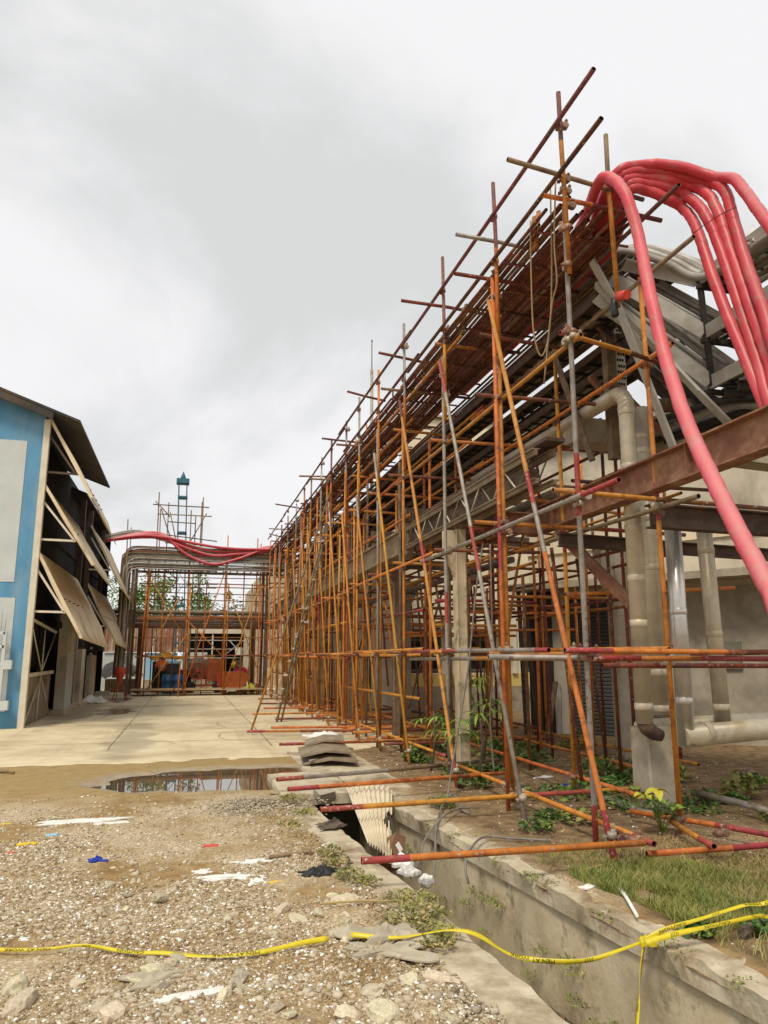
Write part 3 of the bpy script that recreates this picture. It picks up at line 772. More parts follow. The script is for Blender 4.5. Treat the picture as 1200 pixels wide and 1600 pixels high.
# ledgers along the run
def run(x, z, y0, y1, seg, cols, name='ledger', jx=0.03, jz=0.02, first=None, maroon=.35):
    y = y0; k = 0
    while y < y1 - .5:
        e = min(y + seg * R.uniform(.85, 1.05), y1)
        cn = R.choice(cols)
        off = 0.052 * (k % 2)
        sg = first if (k == 0 and first) else ends(cn, .3 if R.random() < maroon else 0, .3 if R.random() < maroon else 0, e - y)
        tube(name, (x + R.uniform(-jx, jx) * .3, y - .35 * (k > 0), z + off + R.uniform(-jz, jz)), (x + R.uniform(-jx, jx) * .3, e + .25, z + off + R.uniform(-jz, jz)), sc, sg, n=12 if y < 10 else 8)
        y = e; k += 1
OR, RU = ['orange'], ['orange', 'orange', 'rust', 'amber']
run(FX - .05, 6.90, 5.25, 33.5, 6.0, ['plum', 'plum', 'rust'], 'guard_rail', maroon=0)
run(FX - .05, 6.30, 5.17, 33.5, 6.0, ['plum', 'plum', 'rust'], 'guard_rail', maroon=0)
run(FX + .05, 4.60, 5.9, 33.5, 6.0, ['orange', 'amber'], maroon=.1)
run(FX - .04, 3.03, 5.26, 33.5, 6.0, OR, first=[('maroon', .11), ('grey', 1.0)], maroon=.2)
run(FX - .05, 1.69, 6.6, 33.5, 5.0, OR, first=[('maroon', .06), ('grey', .55), ('maroon', 1.0)])
run(FX + .05, 1.60, 6.0, 33.5, 6.0, OR, first=[('maroon', .1), ('orange', .5), ('grey', 1)])
run(FX + .18, 0.20, 5.43, 33.5, 6.0, RU, first=[('maroon', .05), ('orange', .42), ('grey', .52), ('orange', 1.0)])
for z, x in ((2.35, 3.52), (3.92, 3.48), (5.22, 3.46), (0.95, 3.6), (5.6, 3.55), (5.05, 4.3), (5.75, 4.0)):
    run(x, z, R.uniform(9.4, 12), 33.5, 6.0, ['orange', 'rust', 'orange'], maroon=.15)
run(FX + .05, 5.95, 9.0, 33.5, 6.0, ['orange', 'amber', 'rust'], maroon=.1)
run(4.36, 6.05, 5.50, 33.5, 5.5, ['plum', 'rust', 'orange'], first=[('plum', .25), ('plum', 1.0)])
run(4.47, 5.54, 5.50, 33.5, 5.5, ['orange', 'rust'], first=[('brown', .6), ('plum', .9), ('orange', 1.0)])
run(4.45, 4.62, 5.9, 33.5, 6.0, ['orange', 'rust'])
run(4.45, 3.06, 5.7, 33.5, 6.0, ['orange', 'brown'], first=[('brown', .35), ('brown', .6), ('orange', 1.0)])
run(4.45, 1.68, 6.3, 33.5, 6.0, OR)
run(4.55, 0.22, 7.0, 33.5, 6.0, OR)
for x in (5.75, 6.7):
    for z in (0.2, 1.66, 2.4, 3.05, 3.9, 4.6):
        run(x + R.uniform(-.05, .05), z, 9.0 if z < 4 else 8.2, 33, 6.0, ['rust', 'orange', 'rust'], maroon=.3)
# transoms across it, one set at each frame
for i, y in enumerate(FY):
    near = i < 4
    nn = 12 if near else 8
    x_out = FX - R.uniform(.25, .55)
    if i == 0:
        tube('transom', at_y(793, 249, 5.95), at_y(1005, 312, 6.15), sc, [('brown', .7), ('plum', 1)], n=12)
        tube('transom', (3.25, y + .08, 6.17), (4.62, y + .1, 6.12), sc, [('orange', .4), ('rust', 1)], n=12)
        tube('transom', (3.36, 6.12, 4.70), (4.75, 6.35, 4.58), sc, [('maroon', .12), ('orange', .6), ('rust', 1)], n=12)
        tube('transom', (3.20, 6.10, 3.12), (7.0, 6.45, 3.12), sc, [('orange', .3), ('rust', 1)], n=12)
        tube('transom', (3.18, 5.98, 1.665), (6.6, 6.15, 1.66), sc, [('maroon', .14), ('orange', .5), ('rust', 1)], n=12)
        tube('transom', (2.6, 6.3, 1.61), (4.0, 6.1, 1.60), sc, [('grey', .7), ('maroon', 1)], n=12)
        tube('transom', (3.5, 6.2, 1.59), (5.35, 6.05, 1.59), sc, [('orange', .62), ('maroon', 1)], n=12)
        tube('transom', (3.9, 6.6, 1.53), (7.6, 6.75, 1.52), sc, [('rust', 1)], n=12)
        tube('transom', (1.26, 5.47, 0.20), (3.45, 5.36, 0.22), sc, [('maroon', .16), ('orange', 1)], n=14)
        tube('transom', (3.55, 5.50, .10), (5.2, 5.42, .13), sc, [('orange', .45), ('maroon', .75), ('orange', 1)], n=12)
        tube('ledger', (4.42, 6.45, .12), (4.05, 5.35, .16), sc, [('orange', .7), ('maroon', 1)], n=12)
        tube('ledger', (4.30, 6.9, .12), (4.86, 5.55, .14), sc, [('orange', .6), ('maroon', 1)], n=12)
    else:
        tube('transom', (x_out if i % 2 else FX - .1, y + .06, 6.13 + R.uniform(-.03, .02)), (4.65, y + .08, 6.12), sc, [(pick(('rust', 2), ('brown', 1), ('orange', 1)), .5), ('rust', 1)], n=nn)
        if R.random() < .8:
            tube('transom', (FX - R.uniform(.2, .75), y + .09, 6.72 + R.uniform(-.2, .1)), (FX + R.uniform(.1, .9), y + .12, 6.6 + R.uniform(-.1, .1)), sc, pick(('plum', 2), ('rust', 2), ('grey', 1)), n=nn)
        for z in (4.66, 3.10, 1.66):
            tube('transom', (FX - R.uniform(.08, .35), y + .05, z + R.uniform(-.04, .04)), (R.choice((4.8, 5.9, 6.9)), y + R.uniform(-.05, .3), z + R.uniform(-.03, .05)), sc, [(pick(('orange', 3), ('rust', 2)), .6), (pick(('orange', 2), ('rust', 3), ('maroon', 1)), 1)], n=nn)
        if R.random() < .6:
            tube('transom', (FX - .1, y + .3, 5.5), (4.7, y + .35, 5.45), sc, pick(('orange', 2), ('rust', 2)), n=nn)
        tube('transom', (4.4, y + .5, R.uniform(2.2, 2.6)), (6.9, y + .6, 2.5), sc, pick(('orange', 2), ('rust', 2)), n=8)
        tube('transom', (4.4, y + .2, R.uniform(3.5, 4.1)), (6.9, y + .6, 3.8), sc, pick(('orange', 2), ('rust', 2)), n=8)
# feet sticking out over the ground
for (a, c, sg) in (((1.29, 7.33), (5.4, 7.62), [('maroon', .10), ('orange', .55), ('maroon', .72), ('orange', 1)]),
                   ((1.14, 8.52), (4.1, 9.05), [('maroon', .12), ('orange', 1)]),
                   ((1.10, 9.21), (4.3, 10.15), [('maroon', .10), ('grey', .45), ('brown', 1)]),
                   ((1.56, 12.84), (4.6, 12.95), [('maroon', .12), ('orange', 1)]),
                   ((1.21, 15.2), (4.6, 14.9), [('maroon', .1), ('orange', .6), ('maroon', 1)]),
                   ((1.75, 15.9), (4.6, 15.6), [('orange', 1)]), ((2.2, 15.0), (4.6, 14.6), [('rust', 1)]),
                   ((2.1, 18.1), (4.6, 17.9), [('rust', 1)]), ((1.7, 19.8), (4.6, 19.6), [('orange', 1)]),
                   ((2.2, 22.0), (4.6, 21.7), [('orange', 1)]), ((2.3, 24.2), (4.6, 24.0), [('rust', 1)]), ((2.5, 27), (4.6, 27), [('rust', 1)])):
    tube('transom', (*a, .20), (*c, .20), sc, sg, n=14 if a[1] < 10 else 9)
for k in range(18):
    y = R.uniform(12, 30); tube('transom', (3.2, y, .2 + R.uniform(-.03, .05)), (R.uniform(5.5, 6.9), y + R.uniform(-.2, .4), .2), sc, pick(('orange', 3), ('rust', 3), ('maroon', 1)), n=8)
# inner diagonals
for k in range(14):
    y = 10.5 + k * 1.6
    tube('brace', (4.5, y, R.uniform(0, 1.6)), (R.choice((4.55, 5.7)), y + R.uniform(1.2, 1.9), R.uniform(3, 4.6)), sc, pick(('orange', 2), ('rust', 3)), n=8)
for k in range(7):
    y = 9.8 + k * 2.2
    tube('brace', (5.8, y, 0), (5.75, y + R.uniform(-.9, .9), 3.1), sc, 'rust', n=8)
# outrigger rakers with clusters of fittings
tube('raker', at_z(392, 1143, .0), (3.35, 18.3, 5.75), sc, [('orange', .35), ('brown', 1)], n=10)
for dx in (0.0, .055):
    tube('raker', at_z(432, 1130, 0) + Vector((dx * 2.0, 0, 0)), (3.30 + dx, 18.6, 5.0), sc, 'brown', n=10)
p0, p1 = at_z(432, 1130, 0), Vector((3.30, 18.6, 5.0))
for k in range(15):
    for q in range(2):
        pp = p0.lerp(p1, .03 + .94 * k / 14) + Vector((R.uniform(-.05, .1), R.uniform(-.06, .06), R.uniform(-.05, .05)))
        coupler(pp, sc, 'zinc', R.uniform(0, 3))
coupler(at_z(392, 1143, .1) + Vector((.03, 0, 0)), sc, 'zinc', .4)
# couplers on the near tubes
for p in ((3.40, 5.43, .22), (3.45, 5.62, .20), (3.45, 6.02, 1.64), (3.46, 6.05, 1.60), (4.52, 6.38, 1.62), (4.5, 6.42, 1.56), (3.45, 6.02, 3.06), (3.44, 6.05, 3.00),
          (4.52, 6.40, 3.10), (3.43, 6.0, 4.62), (3.44, 6.03, 4.68), (4.5, 6.42, 4.62), (3.40, 5.98, 5.35), (3.42, 5.98, 5.75), (3.44, 6.0, 6.0), (4.5, 6.38, .14), (4.45, 5.8, .14),
          (3.38, 7.68, 5.85), (3.42, 7.7, 5.6), (3.4, 7.66, 3.0), (3.38, 7.7, 3.1), (3.38, 7.62, 1.7), (3.42, 7.6, .2), (4.5, 8.38, .22), (4.5, 8.4, 3.1), (3.38, 9.6, 5.6), (3.4, 9.62, 5.3), (3.4, 9.6, 1.7), (3.38, 9.6, .25)):
    coupler(p, sc, 'rust' if R.random() < .75 else 'zinc', R.choice((0, 1.57, 3.1)))
# hanger plates standing up at the deck edge
for (y, h) in ((6.9, .42), (9.2, .40), (11.0, .34), (12.6, .36), (14.3, .34), (16.0, .33), (17.8, .33)):
    mb = MB()
    for dy in (0, .11): mb.bar((3.55, y + dy, 6.15), (3.62, y + dy + .05, 6.15 + h), .045, .02)
    mb.bar((3.56, y, 6.12), (3.56, y + .11, 6.12), .03, .03); mb.bar((3.62, y + .05, 6.03 + h), (3.62, y + .16, 6.03 + h), .03, .03)
    mb.build('hanger_frame', 'tube_amber' if y < 8 else 'tube_brown', sc)

# the deck of thin rusty tubes on the top lift
for j in range(22):
    x = 3.43 + j * 0.0485
    y = 6.25 + R.uniform(-.1, .5)
    while y < 33:
        e = min(y + R.uniform(5.2, 6.2), 33.4)
        tube('deck_tube', (x + R.uniform(-.012, .012), y, 6.22 + R.uniform(-.012, .012)), (x + R.uniform(-.012, .012), e - .03, 6.22 + R.uniform(-.012, .012)), sc, pick(('rust', 6), ('plum', 2), ('brown', 1.6)), r=.0195, n=8, bend=.012)
        y = e
for j in range(11):                                             # the inner, darker half
    x = 4.55 + j * .06
    y = 6.9 + R.uniform(0, .5)
    while y < 33:
        e = min(y + R.uniform(5.2, 6.2), 33.4)
        tube('deck_tube', (x + R.uniform(-.012, .012), y, 6.06 + R.uniform(-.012, .012)), (x + R.uniform(-.012, .012), e - .03, 6.06 + R.uniform(-.012, .012)), sc, pick(('rust', 3), ('plum', 3), ('brown', 3)), r=.02, n=7, bend=.012)
        y = e
for j in range(12):                                             # a looser second layer
    x = 3.48 + R.uniform(0, 1.0); y = 6.6 + R.uniform(0, 1.0)
    while y < 32:
        e = min(y + R.uniform(4, 6), 33.4)
        tube('deck_tube', (x, y, 6.28 + R.uniform(0, .10)), (x + R.uniform(-.05, .05), e - .03, 6.28 + R.uniform(0, .10)), sc, pick(('rust', 4), ('plum', 4), ('grey', .7), ('maroon', .5)), r=.02, n=7, bend=.02)
        y = e + R.uniform(0, .8)
y = 6.75
while y < 33:
    tube('deck_bearer', (3.38, y, 6.175), (4.62, y + .02, 6.175), sc, pick(('rust', 3), ('plum', 2)), r=.016, n=6)
    y += R.uniform(.55, .75)
# inclined side bars of the deck's edge
for k in range(20):
    y = 12.5 + k * 1.05
    tube('edge_bar', (3.42, y, 6.16), (3.44, y + .06, 6.42), sc, pick(('orange', 2), ('rust', 1)), r=.016, n=6)
# ================================================================== PIPE RACK: columns, truss, beams
def column(x, y, w, d, h, label, haunch=None, m_='concrete', lean=0, bolts=False, z0=-.05):
    t = thing('concrete_column', (x, y, 0), label, 'column', 'concrete columns of the pipe rack')
    mb = MB(); n_ = 6
    ring = []
    for j in range(n_ + 1):
        z = z0 + (h - z0) * j / n_
        for sx, sy in ((-1, -1), (1, -1), (1, 1), (-1, 1)):
            for ch in (0, 1):
                cx = .02
                ex, ey = (w / 2 - (cx if (ch == 0) == (sx * sy > 0) else 0)), (d / 2 - (cx if (ch == 1) == (sx * sy > 0) else 0))
                ring.append((x + sx * ex + lean * z + R.uniform(-.004, .004), y + sy * ey + R.uniform(-.004, .004), z))
    k = mb.pts(ring)
    for j in range(n_):
        for i in range(8):
            a = k + j * 8 + i; b2 = k + j * 8 + (i + 1) % 8
            mb.face((a, b2, b2 + 8, a + 8))
    mb.face([k + n_ * 8 + i for i in range(8)])
    mb.build('shaft', m_, t)
    if haunch:
        hx, hz0, hz1 = haunch
        mb = MB(); s_ = 1 if hx > 0 else -1
        x0 = x + s_ * (w / 2 - .01)
        prof = [(x0, 0, hz0), (x0 + hx, 0, hz0 + (hz1 - hz0) * .55), (x0 + hx, 0, hz1), (x0, 0, hz1)]
        mb.prism([(p[0], 0, p[2]) for p in prof], (0, y - d / 2 + .01, 0), (0, y + d / 2 - .01, 0))
        mb.build('bracket', m_, t)
    return t
column(3.74, 10.05, .165, .165, 3.42, 'slim mossy concrete column with bracket head behind the leaning grey tube', (-.16, 2.75, 3.4), 'concrete_mossy')
column(3.61, 10.18, .065, .08, 3.3, 'grey steel post standing beside the slim mossy column', None, 'tube_brown')
column(6.80, 10.9, .27, .27, 3.35, 'stained concrete column with bracket head before the roller shutter', (-.22, 2.6, 3.33))
column(5.00, 7.50, .34, .34, 0.86, 'stout concrete pedestal column carrying the silver pipes at right', None)
for k, y in enumerate((14.2, 18.4, 22.6, 26.8, 31.0)):
    column(3.95, y, .15, .15, 3.5, 'concrete column under the long tan beam, %s from the front' % ('second', 'third', 'fourth', 'fifth', 'sixth')[k], (-.12, 3.0, 3.45), 'tube_brown')
    column(5.45, y + .2, .18, .18, 3.6, 'inner concrete column of the pipe rack, %s from the front' % ('first', 'second', 'third', 'fourth', 'fifth')[k], (.2, 2.9, 3.55), 'plinth_grey')

# lattice girder nearest the camera
tr = thing('lattice_girder', (3.72, 9.5, 3.4), 'weathered steel lattice girder with zigzag rods above the mossy column', 'girder')
ya, yb, zb, zt = 7.25, 12.5, 3.50, 3.83
for x in (3.62, 3.84):
    for z, h in ((zt, .07), (zb, .05)):
        mb = MB(); mb.bar((x, ya, z), (x, yb, z - .02), .035, h); mb.bar((x, ya, z + h * .5), (x, yb, z + h * .5 - .02), .09, .012); mb.build('chord', 'steel_tan', tr)
nb = 13
for x in (3.63, 3.84):
    for k in range(nb):
        y0 = ya + .15 + (yb - ya - .3) * k / nb; y1 = y0 + (yb - ya - .3) / nb
        mb = MB(); mb.sweep([(x, y0, zb if k % 2 else zt), (x, y1, zt if k % 2 else zb)], .011, 6); mb.build('rod', 'paint_cream' if k % 3 else 'steel_tan', tr)
mb = MB(); mb.box((3.68, ya + .3, 3.53), (3.80, yb - .2, 3.72)); mb.build('infill_channel', 'steel_dark', tr)
mb = MB(); mb.bar((3.72, 12.55, 3.40), (3.72, 12.55, 3.95), .32, .10); mb.build('end_plate', 'steel_tan', tr)
mb = MB(); mb.box((3.66, 7.1, 3.92), (3.90, 12.6, 3.96)); mb.build('top_angle', 'steel_dark', tr)
# long tan box beam running on to the far end
bm_ = thing('box_beam', (3.75, 23, 3.45), 'long tan painted beam running through the scaffold to the far end', 'beam')
y = 12.75
while y < 33.5:
    e = min(y + 4.2, 33.8)
    mb = MB(); mb.box((3.62, y, 3.46), (3.86, e - .02, 3.80)); mb.box((3.57, y, 3.81), (3.91, e - .02, 3.85)); mb.box((3.57, y, 3.41), (3.91, e - .02, 3.45)); mb.build('beam_length', 'steel_tan', bm_)
    y = e
# brown steel beams
def ibeam(name, p0, p1, w, h, m_, label, cat='beam', up=(0, 0, 1), tf=.018):
    p0, p1 = Vector(p0), Vector(p1); t = thing(name, p0, label, cat)
    u = Vector(up)
    mb = MB(); mb.bar(p0, p1, .014, h - 2 * tf - .002, up=up); mb.build('web', m_, t)
    for s_ in (1, -1):
        mb = MB(); o_ = u * (s_ * (h / 2 - tf / 2)); mb.bar(p0 + o_, p1 + o_, w, tf, up=up); mb.build('flange', m_, t)
    return t
b1 = ibeam('steel_beam', (4.55, 9.4, 3.42), (4.42, 2.6, 3.40), .18, .34, 'steel_brown', 'big rust brown steel beam slanting past the silver pipes to the right edge')
mb = MB()
for k in range(4): mb.box((4.455 - k * .02, 8.6 - k * 1.4, 3.27), (4.60 - k * .02, 8.612 - k * 1.4, 3.57))
mb.build('stiffener', 'steel_brown', b1)
ibeam('steel_beam', (3.85, 9.0, 3.36), (4.45, 9.0, 3.36), .14, .28, 'steel_brown', 'short brown steel cross beam at the end of the big brown beam')
mb = MB(); mb.bar((4.52, 8.55, 3.20), at_y(988, 945, 7.75), .09, .13)
tag(mb.build('steel_strut', 'steel_brown', None, (4.52, 8.5, 3.2)), 'rust brown diagonal strut running down from the big beam behind the pipe', 'strut')
ibeam('steel_beam', (4.75, 6.9, 3.10), (8.6, 7.2, 3.10), .16, .26, 'steel_dark', 'dark soot stained steel beam under the big brown beam at right')
ibeam('steel_beam', (4.2, 7.9, 2.97), (9.0, 8.6, 2.97), .10, .16, 'steel_dark', 'thin dark steel beam behind the silver pipes')
mb = MB()
P0 = at_y(900, 668, 8.3); P1 = at_y(1090, 688, 7.9)
prof = [(0, 0, -.16), (0, 0, .16), (0, .34, .16), (0, .34, -.16)]
mb.prism(prof, P0, P1 + Vector((1.6, 0, -.1)))
tag(mb.build('concrete_beam', 'concrete', None, P0), 'grey brown concrete cross beam jutting out behind the tall silver pipe', 'beam')
for k, y in enumerate((11.9, 14.3, 18.5, 22.7, 26.9)):
    mb = MB(); mb.box((3.5, y, 3.88), (6.9, y + .22, 4.10))
    tag(mb.build('cross_beam', 'steel_dark', None, (5, y, 3.9)), 'dark cross beam of the pipe rack, %s from the front' % ('first', 'second', 'third', 'fourth', 'fifth')[k], 'beam', 'cross beams of the pipe rack')
# steel post and lattice under the deck
mb = MB(); mb.box((4.93, 7.82, 4.0), (5.05, 7.94, 5.70)); pst = tag(mb.build('steel_post', 'tube_brown', None, (4.89, 7.9, 3.6)), 'brown box post holding the cable trays up above the elbow pipe', 'post')
mb = MB(); hole = MB()
for k in range(26):
    z = 3.7 + k * .08
    for q in range(3):
        hole.obox((5.10 + q * .035 + (k % 2) * .016, 7.852, z), (.010, 0, 0), (0, .003, 0), (0, 0, .016))
mb.box((5.075, 7.856, 3.6), (5.21, 7.90, 5.75)); pp_ = thing('perforated_channel', (5.1, 7.86, 3.6), 'perforated metal channel beside the brown box post', 'channel'); mb.build('channel_web', 'galvanised', pp_); tag(hole.build('slot', 'tube_bore', pp_), kind='stuff')
for k, (a, c) in enumerate((((4.75, 8.0, 4.0), (4.45, 8.3, 5.5)), ((5.05, 7.9, 5.0), (5.6, 7.4, 4.0)), ((4.9, 8.2, 5.2), (5.9, 8.4, 4.2)), ((4.6, 8.6, 4.3), (6.4, 9.4, 5.0)))):
    mb = MB(); mb.bar(a, c, .07, .07)
    tag(mb.build('knee_brace', 'steel_brown' if k else 'tube_brown', None, a), ('brown knee brace left of the brown box post', 'brown knee brace right of the brown box post', 'steep rusty brace behind the brown box post', 'long rusty brace behind the silver pipes')[k], 'brace')

# ------------------------------------------------------------------ silver lagged pipes
def pipe(label, P, r, m_='galvanised', rings=(), n=20, per=0, name='lagged_pipe', group=None):
    P = [Vector(p) for p in P]
    t = thing(name, P[0], label, 'pipe', group)
    mb = MB(); mb.sweep(P, r, n); mb.build('pipe_body', m_, t)
    for (a, c, f) in rings:                                    # raised joint bands
        p = Vector(a).lerp(Vector(c), f); d = (Vector(c) - Vector(a)).normalized()
        mb = MB(); mb.sweep([p - d * .035, p - d * .03, p + d * .03, p + d * .035], [r * 1.01, r * 1.06, r * 1.06, r * 1.01], n); mb.build('joint_band', m_, t)
    return t
def elbow(c, a0, a1, rad_, u, v, k=6):
    return [Vector(c) + Vector(u) * (rad_ * math.cos(a0 + (a1 - a0) * i / k)) + Vector(v) * (rad_ * math.sin(a0 + (a1 - a0) * i / k)) for i in range(k + 1)]
pA = Vector((4.72, 7.20, .92)); pB = Vector((4.76, 7.22, 4.42))
el = elbow(pB + Vector((0, .22, 0)), math.pi, math.pi / 2, .22, (0, 1, 0), (0, 0, 1))
tA = pipe('tall dented silver pipe bending back at the top, in front of the concrete column', [pA] + [pB] + el[1:] + [el[-1] + Vector((-.05, 4.6, -.02))], .090, 'galvanised',
     [(pA, pB, f) for f in (.05, .30, .44, .60, .80, .985)] + [(pB, pB + Vector((0, .01, .01)), 0)])
for i in range(1, 6):
    d = (el[i + 1] - el[i - 1]).normalized() if i < 6 else Vector((0, 1, 0))
    mb = MB(); mb.sweep([el[i] - d * .006, el[i] + d * .006], .094, 20); mb.build('joint_band', 'galvanised', tA)
mb = MB(); mb.sweep([pA + Vector((0, .0, .03)), pA + Vector((.03, .0, -.05)), pA + Vector((.10, .0, -.10)), pA + Vector((.19, .0, -.13))], [.086, .085, .075, .06], 16, bore=1); mb.build('torn_end', ['steel_dark', 'tube_bore'], tA)
pC = Vector((5.13, 7.50, .98)); pD = Vector((5.15, 7.52, 4.55))
pipe('silver pipe standing just right of and behind the tall dented pipe', [pC, pD], .090, 'galvanised', [(pC, pD, f) for f in (.02, .13, .46, .62, .85, .9)])
pE = Vector((5.18, 7.15, .80)); pF = Vector((5.24, 7.2, 3.30))
tE = pipe('bright silver pipe with mitred foot turning into the low horizontal pipe', [pE + Vector((0, 0, -.12)), pF], .090, 'galvanised_bright', [(pE, pF, f) for f in (.14, .52, .98)])
pipe('low horizontal silver pipe leaving to the right from the mitred foot', [pE + Vector((-.06, 0, -.02)), pE + Vector((3.2, .35, .10))], .115, 'galvanised', [(pE, pE + Vector((3.2, .35, .1)), f) for f in (.08, .5)])
pipe('second horizontal silver pipe lying behind the low one', [pE + Vector((-.2, .55, .02)), pE + Vector((3.2, .9, .08))], .10, 'galvanised', [(pE + Vector((-.2, .55, .02)), pE + Vector((3.2, .9, .08)), f) for f in (.45, .7)])
pG = Vector((6.00, 7.6, .85)); pH = Vector((5.96, 7.6, 3.30))
pipe('silver pipe right of the mitred one with two joint bands', [pG, pH], .090, 'galvanised', [(pG, pH, f) for f in (.08, .42, .82)])
pI = Vector((6.95, 7.3, 3.3)); pipe('short silver pipe at the right edge under the big brown beam', [pI, pI + Vector((0, 0, 1.3))], .090, 'galvanised', [(pI, pI + Vector((0, 0, 1.3)), .1)])
pipe('brown lagged pipe running back between the elbow and the concrete beam', [(5.35, 7.5, 4.60), (6.6, 7.4, 4.66)], .085, 'tube_brown', [((5.35, 7.5, 4.6), (6.6, 7.4, 4.66), .1)])
for k, (x, z, r_) in enumerate(((4.2, 3.98, .07), (4.5, 3.97, .06), (4.8, 4.2, .09), (5.3, 4.2, .07), (5.9, 4.22, .1), (4.35, 2.9, .05))):
    pipe(('thin dark pipe behind the lattice girder', 'dark pipe on the rack beside the lattice girder', 'dusty pipe on top of the cross beams', 'slim dusty pipe on the cross beams further in', 'fat dusty pipe on the inner side of the rack', 'thin pipe hung below the cross beams')[k],
         [(x, 11.0 if z > 4 else 9.6, z + r_), (x, 33.5, z + r_)], r_, ('steel_dark', 'tube_brown', 'steel_tan', 'steel_dark', 'steel_tan', 'steel_dark')[k], n=12)

# ------------------------------------------------------------------ cable trays and what lies in them
def tray(label, path, w, m_, rung_m, cables, cab_m, step=.28, depth=.10, lab_c='', rung_from=0):
    """path: points of the left rail; the tray extends w to +X"""
    P = [Vector(p) for p in path]
    t = thing('cable_tray', P[0], label, 'cable tray')
    W = Vector((w, 0, 0))
    for s_ in (0, 1):
        for a, c in zip(P[:-1], P[1:]):
            d = (c - a); mb = MB()
            mb.bar(a + W * s_, c + W * s_, .022, depth); mb.build('side_rail', m_, t)
    for a, c in zip(P[:-1], P[1:]):
        L = (c - a).length; k = max(1, int(L / step))
        far = MB(); nf = 0
        for i in range(k):
            p = a.lerp(c, (i + .5) / k)
            if p.y < 13:
                mb = MB(); mb.bar(p + Vector((.012, 0, -.02)), p + W + Vector((-.012, 0, -.02)), .035, .022, up=(c - a)); mb.build('rung', rung_m, t)
            else:
                far.bar(p + Vector((.012, 0, -.02)), p + W + Vector((-.012, 0, -.02)), .035, .022, up=(c - a)); nf += 1
        if nf: tag(far.build('rung', rung_m, t), kind='stuff')
    for q in range(cables):
        f = (q + .5) / cables
        r_ = R.choice((.022, .028, .034))
        Q = []
        for a, c in zip(P[:-1], P[1:]):
            k = max(2, min(14, int((c - a).length / .5)))
            for i in range(k): Q.append(a.lerp(c, i / k) + W * f + Vector((R.uniform(-.018, .018), 0, r_ + .0 + R.uniform(0, .02))))
        Q.append(P[-1] + W * f + Vector((0, 0, r_)))
        mb = MB(); mb.sweep(Q, r_, 8)
        tag(mb.build('power_cable', cab_m if cab_m != 'cable_black' else pick(('cable_black', 3), ('steel_dark', 3), ('tube_brown', 2), ('cable_grey', 1.2)), None, Q[0]), lab_c, 'cable', lab_c)
    return t
YF = 33.0
tray('lowest grey cable tray folding down and out toward the right edge', [(4.42, 7.15, 5.72), (5.30, 6.45, 4.50), (5.34, 1.6, 4.52)], .62, 'tray_grey', 'tray_black', 4, 'cable_grey', lab_c='grey cable in the lowest folded tray', depth=.15)
tray('middle grey cable tray folding down toward the right edge', [(4.62, 7.15, 5.98), (5.30, 6.47, 5.08), (5.34, 1.6, 5.10)], .62, 'tray_grey', 'tray_black', 4, 'cable_grey', lab_c='grey cable in the middle folded tray', depth=.15)
tray('top grey cable tray folding down behind the red ducts', [(4.85, 7.2, 6.22), (5.30, 6.52, 5.72), (5.34, 1.6, 5.74)], .62, 'tray_grey', 'tray_black', 4, 'cable_grey', lab_c='grey cable in the top folded tray', depth=.15)
tray('lowest sooty cable tray running back under the tube deck', [(4.42, 7.15, 5.72), (4.42, YF, 5.72)], .60, 'steel_dark', 'tray_black', 11, 'cable_black', .32, lab_c='dark cable in the lowest tray under the tube deck')
tray('middle sooty cable tray running back beside the tube deck', [(4.66, 7.15, 5.98), (4.66, YF, 5.98)], .60, 'steel_dark', 'tray_black', 10, 'cable_black', .32, lab_c='dark cable in the middle tray beside the tube deck')
tray('upper sooty cable tray running back behind the tube deck', [(5.05, 7.2, 6.20), (5.05, YF, 6.20)], .55, 'steel_dark', 'tray_black', 8, 'cable_black', .32, lab_c='dark cable in the upper tray behind the tube deck')
tray('sooty cable tray hung lowest on the inner side of the rack', [(5.1, 7.9, 5.30), (5.1, YF, 5.30)], .55, 'steel_dark', 'tray_black', 8, 'cable_black', .34, lab_c='dark cable in the lowest inner tray')
tray('sooty cable tray slung between the lowest trays', [(4.95, 7.6, 5.48), (4.95, YF, 5.48)], .50, 'steel_dark', 'tray_black', 9, 'cable_black', .33, lab_c='dark cable in the slung middle tray')
for k_, (z0, z1) in enumerate(((5.75, 4.30), (6.02, 4.86), (6.26, 5.46))):
    tray(('lowest', 'middle', 'top')[k_] + ' dark tray of the second stack beyond the grey folded trays', [(5.25, 8.4, z0), (6.02, 7.4, z1), (6.05, 1.8, z1 + .02)], .60, 'tray_grey' if k_ == 1 else 'steel_dark', 'tray_black', 6, 'cable_black', .26, depth=.13, lab_c='dark cable in the %s tray of the second stack' % ('lowest', 'middle', 'top')[k_])
for k_ in range(9):
    a_ = Vector((4.7 + .13 * k_, 7.5 + R.uniform(-.1, .5), 5.75 - .05 * k_)); b_ = a_ + Vector((.55 + R.uniform(-.1, .25), -.5, -R.uniform(.7, 1.15)))
    mb = MB(); mb.bar(a_, b_, .05, .05 + .03 * (k_ % 2), up=(1, 0, .6))
    tag(mb.build('bracket_bar', ('tray_grey', 'steel_dark', 'tray_black')[k_ % 3], None, a_), 'angled bracket bar among the folded trays under the ducts', 'bracket', 'bracket bars under the red ducts')
mb = MB()
for (x, y0, y1, z) in ((5.3, 6.44, 6.44, 0),):
    mb.bar((5.31, 6.44, 4.45), (5.31, 6.50, 5.78), .05, .05); mb.bar((5.94, 6.44, 4.45), (5.94, 6.50, 5.78), .05, .05)
    for z in (4.40, 4.98, 5.62): mb.bar((5.25, 6.47, z), (6.05, 6.47, z), .05, .05)
tag(mb.build('tray_hanger', 'tray_black', None, (5.3, 6.45, 4.4)), 'dark angle iron frame holding the folded trays at the bend', 'hanger')
